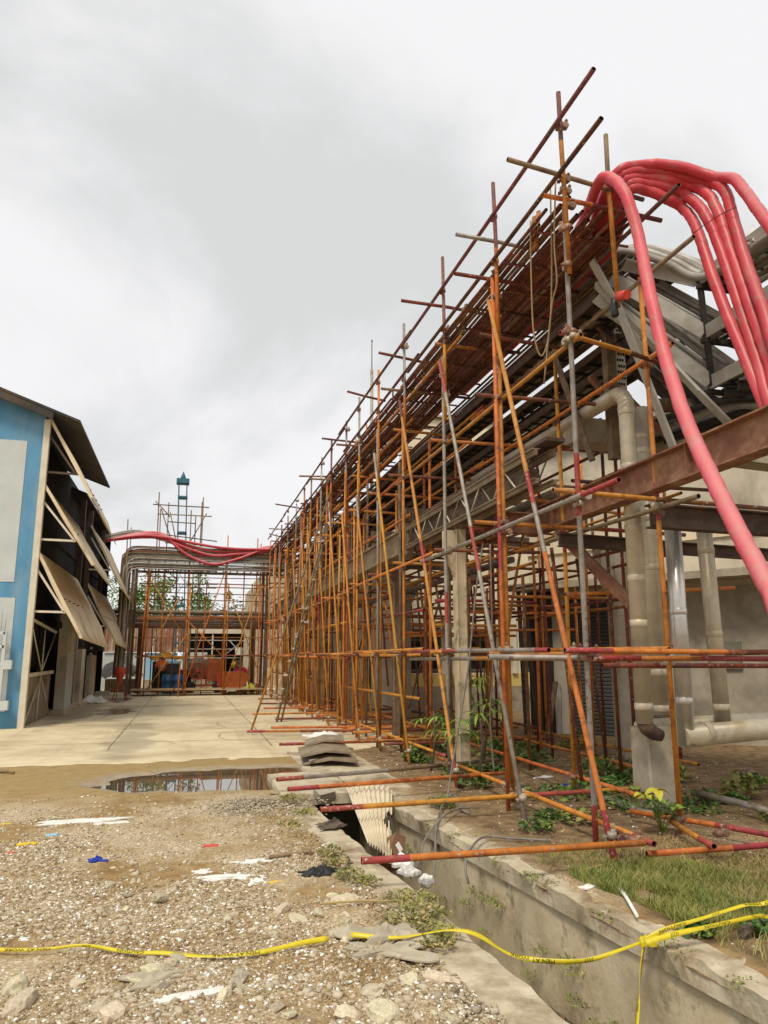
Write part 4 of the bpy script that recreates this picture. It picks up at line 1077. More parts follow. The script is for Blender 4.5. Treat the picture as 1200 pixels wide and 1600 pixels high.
mb = MB(); mb.bar((4.40, 7.12, 5.86), (5.02, 6.30, 4.30), .09, .035, up=(1, 0, 1)); mb.bar((5.02, 6.30, 4.30), (5.34, 6.05, 3.72), .10, .03, up=(1, 0, 1))
tag(mb.build('tray_offcut', 'tray_grey', None, (4.4, 7.1, 5.8)), 'bent pale tray rail hanging below the folded trays', 'tray rail')
# pale straps under the deck end
mb = MB(); mb.bar(at_y(925, 408, 7.0), at_y(1010, 560, 6.9), .10, .03, up=(1, 0, .6))
tag(mb.build('tray_offcut', 'tray_grey', None, (4.3, 7, 6)), 'straight pale tray rail slanting down left of the near red duct', 'tray rail')
mb = MB(); mb.bar(at_y(962, 470, 6.75), at_y(1068, 740, 6.6), .10, .03, up=(1, 0, .6))
tag(mb.build('tray_offcut', 'tray_grey', None, (4.5, 6.7, 5)), 'long pale tray rail slanting down behind the near red duct', 'tray rail')
# thick grey cables following the fold above the trays
for k, (x0, z0) in enumerate(((4.75, 6.38), (4.85, 6.42), (4.95, 6.45), (5.06, 6.46), (5.16, 6.44), (5.27, 6.42))):
    Q = spline([(x0, 9.5, z0), (x0, 7.6, z0), (x0 + .02, 7.15, z0 - .02), (x0 + .30, 6.75, z0 - .34), (x0 + .52, 6.52, z0 - .62), (x0 + .56, 6.1, z0 - .72), (x0 + .57, 5.0, z0 - .74), (x0 + .57, 1.8, z0 - .74)], 6)
    mb = MB(); mb.sweep(Q, .045, 12)
    tag(mb.build('power_cable', 'tray_grey' if k % 2 else 'cable_grey', None, Q[0]), 'thick grey cable bending down over the top tray, %s from the left' % ('first', 'second', 'third', 'fourth', 'fifth', 'sixth')[k], 'cable')
# dark things further right under the trays: bundle of slack cables
for k in range(9):
    a = Vector((5.4 + R.uniform(0, .7), 6.6, 4.25 + R.uniform(-.1, .1)))
    Q = spline([a + Vector((0, 2.5, .2)), a, a + Vector((R.uniform(-.1, .2), -1.2, -.15 + R.uniform(-.2, .1))), a + Vector((R.uniform(-.1, .3), -3.0, .05))], 5)
    mb = MB(); mb.sweep(Q, R.uniform(.02, .045), 8)
    tag(mb.build('power_cable', 'cable_black' if k % 3 else 'cable_grey', None, a), 'dark slack cable hanging under the folded trays', 'cable', 'slack cables under the trays')
ibeam('steel_beam', (5.25, 6.2, 4.30), (7.5, 6.0, 4.32), .09, .09, 'tray_black', 'thin dark angle bar just below the folded trays', tf=.01)
ibeam('steel_beam', (4.9, 5.6, 4.12), (7.5, 5.3, 4.16), .08, .08, 'tray_black', 'lower thin dark bar below the folded trays', tf=.01)

# ------------------------------------------------------------------ red ducts over the deck
def duct(label, P, r, m_='duct_red', name='red_duct', per=8, n=18):
    Q = spline(P, per)
    for i in range(2, len(Q) - 2): Q[i] = Q[i] + Vector((R.uniform(-1, 1), R.uniform(-1, 1), R.uniform(-1, 1))) * .003
    mb = MB(); mb.sweep(Q, r, n)
    return tag(mb.build(name, m_, None, Q[0]), label, 'duct')
NH = [(4.05, 12.0, 6.32), (4.05, 7.4, 6.32), (4.03, 6.75, 6.34), at_d(935, 286, 7.55), at_d(955, 279, 7.35), at_d(978, 305, 7.1), at_d(998, 372, 6.9), at_d(1016, 460, 6.45), at_d(1040, 560, 6.1), at_d(1072, 655, 5.6), at_d(1112, 745, 5.05), at_d(1160, 842, 4.5), at_d(1205, 925, 4.1), at_d(1290, 1070, 3.5), (3.5, 2.3, .75), (4.1, 1.5, .12), (5.5, .8, .08)]
duct('dusty red duct dropping alone in front of the scaffold to the right edge', NH, .055, 'duct_red_dusty')
fan = [
    ('topmost red duct arching over and running out beyond the others', [(4.25, 12, 6.30), (4.25, 7.6, 6.30), (4.23, 6.95, 6.36), at_d(958, 277, 7.62), at_d(1005, 258, 7.60), at_d(1060, 260, 7.5), at_d(1115, 276, 7.35), at_d(1145, 279, 7.10), at_d(1162, 297, 6.90), at_d(1182, 324, 6.60), at_d(1205, 356, 6.35), at_d(1290, 470, 5.60)]),
    ('red duct at the right of the strapped four falling to the right edge', [(4.34, 12, 6.30), (4.34, 7.6, 6.30), (4.32, 6.95, 6.36), at_d(963, 283, 7.62), at_d(1010, 267, 7.62), at_d(1060, 273, 7.58), at_d(1100, 284, 7.50), at_d(1124, 290, 7.30), at_d(1136, 306, 7.20), at_d(1146, 342, 7.10), at_d(1166, 410, 6.80), at_d(1190, 475, 6.45), at_d(1240, 600, 5.90)]),
    ('red duct second from the right of the strapped four', [(4.43, 12, 6.30), (4.43, 7.6, 6.30), (4.41, 6.95, 6.36), at_d(968, 289, 7.62), at_d(1010, 278, 7.64), at_d(1050, 282, 7.6), at_d(1080, 290, 7.60), at_d(1107, 305, 7.40), at_d(1123, 334, 7.25), at_d(1145, 400, 7.00), at_d(1171, 474, 6.65), at_d(1202, 562, 6.30), at_d(1240, 665, 5.90)]),
    ('red duct third from the right of the strapped four', [(4.52, 12, 6.30), (4.52, 7.6, 6.30), (4.50, 6.95, 6.36), at_d(975, 296, 7.62), at_d(1012, 289, 7.64), at_d(1045, 294, 7.62), at_d(1067, 303, 7.65), at_d(1090, 320, 7.45), at_d(1106, 344, 7.30), at_d(1123, 382, 7.15), at_d(1150, 460, 6.85), at_d(1180, 548, 6.50), at_d(1225, 670, 6.00)]),
    ('leftmost red duct of the strapped four', [(4.61, 12, 6.30), (4.61, 7.6, 6.30), (4.59, 6.95, 6.36), at_d(980, 302, 7.62), at_d(1010, 298, 7.64), at_d(1040, 310, 7.62), at_d(1065, 324, 7.65), at_d(1083, 345, 7.50), at_d(1097, 381, 7.30), at_d(1122, 455, 7.00), at_d(1152, 530, 6.70), at_d(1192, 624, 6.30), at_d(1235, 722, 5.90)]),
]
for k_, (lab, P) in enumerate(fan):
    P += [P[-1] + Vector((.15, -.7, -1.0)), Vector((4.5 + .16 * (4 - k_), 2.2, 1.2)), Vector((4.6 + .16 * (4 - k_), 1.2, .12)), Vector((5.2 + .16 * (4 - k_), -.5, .08))]
    duct(lab, P, .053)
# wire straps round the four
for k, (py, dpt) in enumerate(((345, 6.9),)):
    Q = [at_d(1083, 365, 7.3), at_d(1100, 352, 7.18), at_d(1118, 340, 7.12), at_d(1136, 330, 7.05), at_d(1150, 324, 7.0)]
    mb = MB(); mb.sweep(spline(Q, 5), .004, 6); tag(mb.build('wire_strap', 'cable_black', None, Q[0]), 'thin dark wire tied round the four red ducts', 'wire')
# stub of red duct end tied to the ledger
mb = MB(); mb.sweep([at_d(966, 463, 7.2), at_d(980, 460, 7.05)], .045, 14); tag(mb.build('duct_stub', 'plastic_red', None, at_d(966, 463, 7.2)), 'bright red duct stub poking out beside the black wrapping', 'duct')
mb = MB(); mb.lathe(at_d(960, 480, 7.25), [(.028, -.10), (.042, -.08), (.034, -.03), (.045, .02), (.034, .06), (.028, .09)], 10); tag(mb.build('black_wrapping', 'plastic_black', None, at_d(960, 480, 7.25)), 'black tape wrapping round the tube joint by the red stub', 'wrapping')
# crumpled white sheet among the trays
def crumple(name, c, sx, sy, h, m_, label, cat, seed, nx=9, rot=0, parent=None, group=None, thick=.012):
    mb = MB(); k = len(mb.v); rg = random.Random(seed); cr, sr = math.cos(rot), math.sin(rot)
    top = []
    for j in range(nx):
        for i in range(nx):
            u, v = i / (nx - 1) * 2 - 1, j / (nx - 1) * 2 - 1
            e = 1 + .6 * (float(vnoise(u * 2.3 + seed, v * 2.3)) - .5) * 2
            x, y = u * sx * e, v * sy * e
            z = h * (float(fbm(np.array([u * 2.6 + seed * 1.7]), np.array([v * 2.6 + 4]), 1.0, 3)[0])) * (1.25 - .9 * max(abs(u), abs(v)))
            top.append((c[0] + x * cr - y * sr, c[1] + x * sr + y * cr, c[2] + z + thick))
    mb.pts(top); mb.pts([(p[0], p[1], max(p[2] - thick * 2, c[2] - .02)) for p in top])
    N = nx * nx
    for j in range(nx - 1):
        for i in range(nx - 1):
            a = j * nx + i
            sm_ = 'litter' not in name; mb.face((a, a + 1, a + 1 + nx, a + nx), 0, sm_); mb.face((N + a + nx, N + a + 1 + nx, N + a + 1, N + a), 0, sm_)
    for i in range(nx - 1):
        for a, b2 in ((i, i + 1), ((nx - 1) * nx + i + 1, (nx - 1) * nx + i), ((i + 1) * nx, i * nx), (i * nx + nx - 1, (i + 1) * nx + nx - 1)):
            mb.face((b2, a, N + a, N + b2))
    o = mb.build(name, m_, parent, c if parent is None else None)
    if parent is None: tag(o, label, cat, group)
    return o
c_ = at_d(1180, 385, 7.6); crumple('plastic_sheet', c_ + Vector((0, 0, -.1)), .18, .16, .35, 'cloth_white', 'crumpled white plastic sheet caught among the trays at right', 'plastic sheet', 4)
# ------------------------------------------------------------------ ropes and wires hanging off the scaffold
def line_(name, P, r, m_, label, cat, per=7, group=None, n=6):
    Q = spline(P, per); mb = MB(); mb.sweep(Q, r, n); return tag(mb.build(name, m_, None, Q[0]), label, cat, group)
line_('rope', [at_d(829, 345, 8.2), at_d(830, 430, 8.2), at_d(834, 520, 8.2), at_d(846, 556, 8.2), at_d(858, 520, 8.2), at_d(862, 430, 8.2), at_d(860, 290, 8.1)], .009, 'rope', 'tan rope hanging in a long loop from the deck edge', 'rope')
line_('rope', [at_d(868, 285, 7.7), at_d(866, 380, 7.8), at_d(870, 440, 7.8), at_d(862, 480, 7.9), at_d(850, 600, 8.0)], .009, 'rope', 'tan rope hanging straight beside the first upright', 'rope')
line_('wire', [at_d(640, 850, 9.2), at_d(634, 980, 9.0), at_d(620, 1050, 8.9), at_d(700, 1110, 8.8), at_d(702, 1245, 8.6)], .012, 'wire_grey', 'slack grey wire trailing past the mossy column', 'wire') if False else None
line_('wire', [at_d(755, 848, 9.0), at_d(743, 930, 9.0), at_d(732, 1040, 8.9), at_d(716, 1140, 8.8), at_d(702, 1225, 8.6), at_d(698, 1262, 8.2)], .011, 'wire_grey', 'grey cable hanging beside the leaning grey brace to the drain edge', 'wire')
line_('wire', [at_d(766, 850, 9.4), at_d(768, 930, 9.4), at_d(770, 1050, 9.4), at_d(766, 1120, 9.4), at_d(772, 1210, 9.3)], .011, 'wire_grey', 'thin grey cable hanging behind the second upright', 'wire')
# ================================================================== BUILDINGS AT RIGHT
def wall_with_openings(x0, x1, z0, z1, y, th, holes, m_, parent, name='wall'):
    """wall in the XZ plane with rectangular holes cut (x0,x1,z0,z1), built as strips, thickness th to +y"""
    xs = sorted({x0, x1, *[h[0] for h in holes], *[h[1] for h in holes]})
    mb = MB()
    for a, c in zip(xs[:-1], xs[1:]):
        zs = [z0]
        for h in sorted(holes, key=lambda q: q[2]):
            if h[0] <= a + 1e-6 and h[1] >= c - 1e-6: zs += [h[2], h[3]]
        zs.append(z1)
        for i in range(0, len(zs), 2):
            if zs[i + 1] - zs[i] > 1e-4: mb.box((a, y, zs[i]), (c, y + th, zs[i + 1]))
    return mb.build(name, m_, parent)
# --- far cream building behind the scaffold
fb = thing('cream_building', (8, 22, 0), 'cream two storey building with louvred windows seen through the scaffold', 'building')
wins = [(6.45, 7.55, 1.15, 2.38), (8.30, 9.35, 1.15, 2.38), (10.35, 11.35, 1.15, 2.38), (6.6, 7.7, 5.2, 6.6), (8.6, 9.8, 5.2, 6.6), (12.2, 13.2, 5.2, 6.6)]
wall_with_openings(6.3, 14, 1.12, 9.2, 22, .25, [w for w in wins], 'stucco_cream', fb)
mb = MB(); mb.box((6.28, 21.98, .75), (14, 22.2, 1.115)); mb.build('yellow_band', 'stucco_yellow', fb)
mb = MB(); mb.box((6.26, 21.94, -.05), (14, 22.2, .745)); mb.build('plinth', 'plinth_grey', fb)
for (a, c, z0, z1) in wins:
    w_ = MB(); w_.box((a, 22.12, z0), (c, 22.14, z1)); wo = w_.build('window', 'glass_green' if a > 10 and z0 < 2 else 'glass_dark', fb)
    for q in range(8):
        z = z0 + (z1 - z0) * (q + .5) / 8
        mb = MB(); mb.obox(((a + c) / 2, 22.06, z), ((c - a) / 2 - .04, 0, 0), (0, .03, -.03), (0, .004, .004)); mb.build('louvre', 'glass_dark' if q % 3 else 'window_frame', wo)
    mb = MB(); mb.box(((a + c) / 2 - .03, 22.02, z0), ((a + c) / 2 + .03, 22.1, z1)); mb.box((a, 22.02, z0), (a + .05, 22.1, z1)); mb.box((c - .05, 22.02, z0), (c, 22.1, z1)); mb.build('frame', 'window_frame', wo)
    if z0 < 2:
        mb = MB(); mb.box((a - .2, 21.45, z1 + .06), (c + .2, 21.998, z1 + .15)); mb.build('window_hood', 'concrete', fb)
mb = MB(); mb.box((9.85, 21.90, 1.13), (10.0, 21.975, 9.0)); mb.build('drain_pipe', 'paint_cream', fb)
mb = MB(); mb.box((6.25, 21.9, 9.2), (14, 24, 9.32)); mb.build('roof_slab', 'concrete', fb)
mb = MB(); mb.box((5.4, 22.3, -.05), (5.6, 36, 6.6)); mb.box((5.4, 22.27, -.05), (6.3, 22.5, 6.6)); mb.build('side_wall', 'stucco_sooty', fb)
for k, y in enumerate((24.0, 26.5, 29.0, 31.5)):
    mb = MB(); mb.box((5.355, y, .0), (5.395, y + 1.1, 2.2)); mb.build('door' if k % 2 else 'panel', 'paint_white' if k % 2 else 'timber_dark', fb)
# lightning rod on the roof corner
lr = thing('lightning_rod', at_y(581, 640, 26), 'thin lightning rod on a grey pole above the scaffold', 'rod')
p_ = at_y(581, 660, 26); q_ = at_y(581, 578, 26); t_ = at_y(580, 535, 26)
mb = MB(); mb.sweep([(p_.x, 26, 7.0), (q_.x, 26, q_.z)], .06, 8); mb.build('pole', 'tube_grey', lr)
mb = MB(); mb.sweep([(q_.x, 26, q_.z), (q_.x, 26, t_.z)], .018, 6); mb.lathe((q_.x, 26, t_.z), [(.01, 0), (.035, .04), (.02, .09), (.004, .12)], 6); mb.build('rod_tip', 'steel_dark', lr)
# --- nearer block with the roller shutter, turned to face the yard
GL = Vector((7.55, 15.75, 0))                                  # its left front corner; built square there, then turned
gb = thing('shutter_building', GL, 'sooty cream building with dark roller shutter behind the silver pipes', 'building')
gx, gy0 = GL.x, GL.y
wall_with_openings(gx, gx + 10, -.05, 6.5, gy0, .25, [(gx + .85, gx + 3.05, -.05, 2.98)], 'stucco_sooty', gb)
mb = MB(); mb.box((gx + .02, gy0 + .26, -.05), (gx + .22, gy0 + 6, 6.4)); mb.build('side_wall', 'stucco_sooty', gb)
mb = MB(); mb.box((gx - .15, gy0 - .75, 3.06), (gx + 10, gy0 - .005, 3.2)); mb.build('canopy', 'concrete', gb)
mb = MB(); mb.box((gx - .2, gy0 - .3, 6.5), (gx + 10, gy0 + 6, 6.64)); mb.build('roof_slab', 'plinth_grey', gb)
mb = MB(); mb.box((gx - .01, gy0 - .05, 3.9), (gx + 10, gy0 - .003, 4.2)); mb.build('plaster_band', 'stucco_cream', gb)
sh = MB(); sh.box((gx + .85, gy0 + .18, -.02), (gx + 3.05, gy0 + .20, 2.98)); sho = sh.build('shutter', 'shutter_steel', gb)
sm = MB(); sm.prism([(0, -.035, -.037), (0, -.012, -.037), (0, -.002, 0), (0, -.012, .037), (0, -.035, .037), (0, -.05, .02), (0, -.05, -.02)], (-1.09, 0, 0), (1.09, 0, 0)); smesh = sm.mesh('slat', 'shutter_steel')
for k in range(37): placed('slat', smesh, (gx + 1.95, gy0 + .18, .04 + k * .079), parent=sho)
for (x0, x1) in ((gx + .02, gx + .30), (gx + .42, gx + .55)):
    mb = MB(); mb.box((x0, gy0 - .16, -.05), (x1, gy0 - .01, 3.05)); mb.build('door_post', 'timber_dark', gb)
mb = MB(); mb.box((gx + 4.2, gy0 - .08, 1.4), (gx + 4.5, gy0 - .005, 1.9)); mb.build('meter_box', 'window_frame', gb)
mb = MB(); mb.box((gx + 3.1, gy0 - .03, .0), (gx + 10, gy0 - .004, 2.95)); mb.build('lower_plaster', 'stucco_smoked', gb)
gb.rotation_euler[2] = math.atan2(-.835, .55)
# loose timber and sheets leaning at the corner
for k, (x, y, lean, h, m_) in enumerate(((7.45, 15.2, .10, 2.6, 'timber_dark'), (7.25, 15.0, -.05, 2.9, 'timber_dark'), (7.75, 15.0, .2, 1.2, 'tube_grey'), (7.15, 15.3, .03, 3.1, 'steel_dark'), (7.3, 14.6, .35, 1.1, 'tube_brown'))):
    mb = MB(); mb.bar((x, y, 0), (x + lean, y + .25, h), .09, .05)
    tag(mb.build('leaning_post', m_, None, (x, y, 0)), ('dark timber post leaning left of the shutter', 'second dark timber post leaning by the shutter corner', 'short grey board leaning by the shutter', 'thin dark steel bar leaning at the shutter corner', 'short brown stick leaning at a slant by the shutter')[k], 'post')

# ================================================================== BLUE BUILDING AT LEFT
bb = thing('blue_building', (-3.6, 19.1, 0), 'blue and white end wall of the burnt shed with propped tan shutters', 'building')
X0, YB = -3.60, 19.1
mb = MB()
mb.prism([(-9.5, 0, -.05), (X0, 0, -.05), (X0, 0, 7.42), (-5.6, 0, 8.35), (-9.5, 0, 9.6)], (0, YB, 0), (0, YB + .22, 0)); mb.build('end_wall', 'paint_blue', bb)
for (x0, x1, z0, z1) in ((-7.2, -3.99, 3.35, 6.78), (-7.2, -3.93, .4, 2.98)):
    mb = MB(); mb.box((x0, YB - .012, z0), (x1, YB - .002, z1)); mb.build('white_panel', 'paint_white', bb)
# roof sheet
mb = MB()
mb.prism([(-9.6, 0, 9.75), (-2.78, 0, 7.24), (-2.78, 0, 7.30), (-9.6, 0, 9.83)], (0, YB - .35, 0), (0, 26.2, 0)); mb.build('roof', 'sheet_sooty', bb)
mb = MB(); mb.prism([(-9.6, 0, 9.55), (-3.4, 0, 7.27), (-3.4, 0, 7.45), (-9.6, 0, 9.73)], (0, YB - .36, 0), (0, YB - .30, 0)); mb.build('barge_board', 'sheet_sooty', bb)
mb = MB(); mb.prism([(-9.6, 0, 9.3), (-3.5, 0, 7.0), (-3.5, 0, 7.06), (-9.6, 0, 9.36)], (0, 26.3, 0), (0, 37, 0)); mb.build('roof', 'sheet_sooty', bb)
# dark inside: back wall, floor slab, columns
mb = MB(); mb.box((-9.4, YB + .3, -.04), (-9.2, 37, 8)); mb.box((-9.4, 36.8, -.04), (-3.7, 37, 7)); mb.build('inner_wall', 'interior_shade', bb)
mb = MB(); mb.box((-5.4, YB + .35, 2.72), (-3.95, 36.7, 2.80)); mb.box((-5.5, YB + .35, 5.0), (-3.95, 36.7, 5.08)); mb.box((-4.6, YB + .4, -.02), (-4.5, 36, 7.0)); mb.build('inner_wall', 'interior_shade', bb)
mb = MB(); mb.box((X0 - .04, YB - .05, 0), (X0 + .10, YB + .10, 7.35)); mb.build('corner_post', 'paint_cream', bb)
for y in (26.6, 28.6, 33.0):
    mb = MB(); mb.box((X0 - .1, y, 0), (X0 + .06, y + .18, 6.9)); mb.build('post', 'steel_dark' if y > 27 else 'steel_dark', bb)
# propped shutter sheets
def awning(yA, yB2, zh, zl, xo, holes=True):
    """sheet hinged at the wall line, swung out; edge strip, stays"""
    mb = MB(); n_ = 8
    P = []
    for j in range(n_ + 1):
        f = j / n_
        for i in range(7):
            y = yA + (yB2 - yA) * i / 6
            bul = .05 * math.sin(math.pi * f) * math.sin(math.pi * i / 6 * 1.7 + zh)
            P.append((X0 + .05 + (xo - X0) * f + bul + R.uniform(-.008, .008), y, zh + (zl - zh) * f + bul * .6 - (.18 * i / 6 if f > .8 else 0)))
    k = mb.pts(P); k2 = mb.pts([(p[0] - .018, p[1], p[2] - .014) for p in P])
    for j in range(n_):
        for i in range(6):
            a = k + j * 7 + i; mb.face((a + 7, a + 8, a + 1, a), 0, True)
            a = k2 + j * 7 + i; mb.face((a, a + 1, a + 8, a + 7), 0, True)
    for i in range(6):
        mb.face((k + n_ * 7 + i, k2 + n_ * 7 + i, k2 + n_ * 7 + i + 1, k + n_ * 7 + i + 1))
    for j in range(n_):
        mb.face((k + j * 7, k2 + j * 7, k2 + (j + 1) * 7, k + (j + 1) * 7))
    o = mb.build('shutter_sheet', 'sheet_tan', bb)
    mb = MB()
    for q in range(1):
        f = .55
        for i in range(9):
            y = yA + (yB2 - yA) * (i + .5) / 9
            mb.lathe((X0 + .065 + (xo - X0) * f, y, zh + (zl - zh) * f + .01), [(.03, -.01), (.03, .012), (.012, .02)], 6)
    mb.build('rivet', 'steel_dark', o)
    mb = MB(); mb.bar((X0 + .04, yA - .015, zh + .02), (xo + .04, yA - .015, zl), .03, .07, up=(1, 0, .6)); mb.build('edge_strip', 'sheet_tan', o)
    # stay triangle below the near edge
    zs = zh - .42; zf = zh - (zh - zl) * .70
    xk = X0 + (xo - X0) * .70 - .05
    mb = MB(); mb.bar((X0 + .06, yA + .04, zs), (xk, yA + .04, zf), .05, .05); mb.build('stay', 'paint_cream' if zh < 7 else 'steel_dark', o)
    mb = MB(); mb.bar((X0 + .06, yA + .04, zf), (xk + .03, yA + .04, zf - .01), .05, .05); mb.build('stay', 'paint_cream' if zh < 7 else 'steel_dark', o)
awning(YB + .02, 25.8, 7.44, 5.45, -2.46)
awning(YB + .02, 25.4, 5.76, 3.80, -2.32)
awning(YB + .02, 26.0, 4.11, 2.06, -2.46)
awning(28.7, 36, 4.22, 2.10, -2.5)
awning(28.5, 36, 6.30, 4.05, -2.42)
# ground floor: crossed bracing bay, white column, doors
mb = MB(); mb.box((X0 - .02, 19.3, .05), (X0 + .0, 22.7, 1.15)); mb.build('low_wall', 'plinth_grey', bb)
mb = MB(); mb.bar((X0 + .04, 19.2, 1.20), (X0 + .04, 22.8, 1.22), .05, .09); mb.bar((X0 + .04, 19.2, 2.5), (X0 + .04, 22.8, 2.3), .05, .06); mb.build('rail', 'paint_cream', bb)
for (a, c) in (((19.3, .05), (21.0, 1.15)), ((22.6, .1), (21.0, 1.15)), ((19.3, 2.35), (21.0, 1.25)), ((22.7, 2.3), (21.0, 1.25)), ((20.8, .1), (20.95, 1.15)), ((21.0, 1.25), (21.05, 2.3))):
    mb = MB(); mb.sweep([(X0 + .05, a[0], a[1]), (X0 + .05, c[0], c[1])], .016, 6); mb.build('cross_rod', 'paint_cream', bb)
mb = MB(); mb.box((X0 - .05, 23.9, .1), (X0 + .22, 25.2, 3.2)); mb.build('wall_pier', 'stucco_sooty', bb)
mb = MB(); mb.box((X0 + .225, 23.92, .12), (X0 + .235, 25.18, 1.75)); mb.build('white_panel', 'paint_white', bb)
mb = MB(); mb.box((X0 - .02, 25.5, .1), (X0 + .03, 27.2, 2.6)); dr = mb.build('door', 'steel_dark', bb)
for y in (25.5, 26.0, 26.5, 27.1):
    mb = MB(); mb.bar((X0 + .05, y, .12), (X0 + .05, y, 2.5), .04, .05); mb.build('door_bar', 'paint_cream' if y > 26 else 'window_frame', dr)
mb = MB(); mb.box((X0 + .03, 27.4, .1), (X0 + .2, 28.3, 1.9)); mb.build('wall_pier', 'stucco_sooty', bb)
mb = MB(); mb.box((X0 + .02, 30.2, .1), (X0 + .16, 32.0, 1.7)); mb.build('wall_pier', 'stucco_sooty', bb)
mb = MB(); mb.box((X0 - .2, 23.2, -.02), (X0 + .36, 36.5, .14)); mb.build('threshold', 'concrete_pale', bb)
mb = MB(); mb.box((X0 - .1, 28.7, 1.9), (X0 + .02, 36, 2.6)); mb.box((X0 - .1, 22.9, 2.45), (X0 + .02, 28.5, 2.62)); mb.box((X0 - .42, 19.4, 1.3), (X0 - .40, 36.5, 7.5)); mb.box((X0 - .40, 22.7, .1), (X0 - .36, 36, 3.0)); mb.build('shade_infill', 'interior_shade', bb)  # near-black sheets added so the openings read as deep shade
for k in range(4):
    mb = MB(); mb.lathe((X0 + .10, 30.5, 1.75 + k * .22), [(.02, -.05), (.07, -.04), (.07, .04), (.02, .05)], 8); mb.build('insulator', 'paint_white', bb)

# white gate leaf with spikes in front of the blue wall
gt = thing('white_gate', (-4.2, 18.9, 0), 'white mesh gate leaf with spiked top against the blue wall', 'gate')
gx0, gx1 = -6.6, -4.02
for (a, c) in (((gx1, .15), (gx1, 2.18)), ((gx0, .15), (gx0, 2.18)), ((gx0, 2.16), (gx1, 2.16)), ((gx0, 1.85), (gx1, 1.85)), ((gx0, .2), (gx1, .2)), ((-4.5, .2), (-4.5, 2.16))):
    mb = MB(); mb.bar((a[0], 18.86, a[1]), (c[0], 18.86, c[1]), .07, .07, up=(0, 1, 0)); mb.build('gate_frame', 'paint_white', gt)
mb = MB()
for k in range(52): mb.bar((gx0 + k * .05, 18.86, .22), (gx0 + k * .05, 18.86, 1.84), .007, .007, up=(0, 1, 0))
for k in range(32): mb.bar((gx0, 18.872, .25 + k * .05), (gx1, 18.872, .25 + k * .05), .007, .007)
tag(mb.build('mesh_infill', 'paint_white', gt), kind='stuff')
for k in range(22):
    mb = MB(); x = gx1 - .02 - k * .075; mb.sweep([(x, 18.86, 2.18), (x + R.uniform(-.02, .02), 18.86, 2.62)], .008, 5); mb.build('spike', 'tray_grey', gt)
for z in (1.45, .55):
    mb = MB(); mb.box((gx1 + .03, 18.80, z - .10), (gx1 + .20, 18.95, z + .10)); mb.box((gx1 - .05, 18.82, z - .04), (gx1 + .1, 18.90, z + .04)); mb.build('hinge', 'paint_white', gt)
mb = MB(); mb.bar((-4.25, 18.86, 0), (-4.25, 18.86, .2), .05, .05, up=(0, 1, 0)); mb.bar((-6.3, 18.86, 0), (-6.3, 18.86, .2), .05, .05, up=(0, 1, 0)); mb.build('gate_foot', 'paint_white', gt)
# ================================================================== FAR END: CABLE BRIDGE ACROSS THE YARD
YBR = 34.0
bs = thing('tube_scaffold', (0.5, YBR, 0), 'orange tube scaffold standing under the cable bridge across the yard', 'scaffold')
PX = [-1.75, -0.05, 1.58, 3.05]
for i, x in enumerate(PX):
    for y in (33.6, 35.3):
        tube('upright', (x - .15 * (i == 0), y, 0), (x + R.uniform(-.03, .03), y, 6.3 if i == 0 else R.uniform(6.6, 7.2)), bs, 'orange', n=8, r=.028)
        if y < 34:
            tube('upright', (x + .08, y + .05, 0), (x + .09, y, R.uniform(4.6, 5.6)), bs, 'orange', n=8, r=.028)
for z in (.22, 1.66, 3.30, 4.75, 5.55):
    for y in (33.58, 35.32):
        tube('ledger', (-2.1, y, z + R.uniform(-.03, .03)), (1.2, y, z + R.uniform(-.03, .03)), bs, 'rust' if z > 4 else 'orange', n=8)
        tube('ledger', (.8, y + .05, z + .05), (3.4, y + .05, z + R.uniform(0, .06)), bs, pick(('orange', 2), ('rust', 1)), n=8)
    for x in PX: tube('transom', (x, 33.2, z + .05), (x, 35.7, z + .05), bs, 'orange', n=8)
for (a, c, z0, z1) in ((-1.6, .0, .2, 2.6), (-.05, 1.5, .3, 5.4), (-.05, 1.5, 3.2, 1.7), (1.6, 3.0, .3, 4.7), (1.6, 3.0, 4.7, 1.2), (-1.6, -.1, 4.9, 2.4), (-1.7, -.4, 1.5, 4.2)):
    tube('brace', (a, 33.5, z0), (c, 33.5, z1), bs, pick(('orange', 2), ('amber', 2)), n=8, r=.022)
for x in (-1.1, -.6, .7, 2.3, 2.7, 3.3):
    tube('upright', (x, 33.7 + R.uniform(-.2, 1.4), 0), (x + R.uniform(-.05, .05), 33.8, R.uniform(4.5, 6.4)), bs, pick(('orange', 3), ('rust', 2)), n=8)
for z in (2.45, 2.9, 4.1, 4.4, 5.1):
    tube('ledger', (-2.2, 33.5 + R.uniform(0, .8), z), (3.5, 33.6 + R.uniform(0, .6), z + R.uniform(-.05, .05)), bs, pick(('orange', 2), ('rust', 3)), n=8, r=.02)
for k in range(5):
    mb = MB(); mb.box((-2.2, 33.3 + k * .34, .26), (3.3, 33.6 + k * .34, .30)); mb.build('plank', 'timber', bs)
# low stand in front of it
tube('brace', (-.25, 32.6, 0), (-.22, 33.4, 1.5), bs, 'orange', n=8); tube('brace', (-.6, 33.2, 0), (-.25, 33.0, .7), bs, 'rust', n=8); tube('brace', (.05, 33.2, 0), (-.25, 33.0, .7), bs, 'rust', n=8)

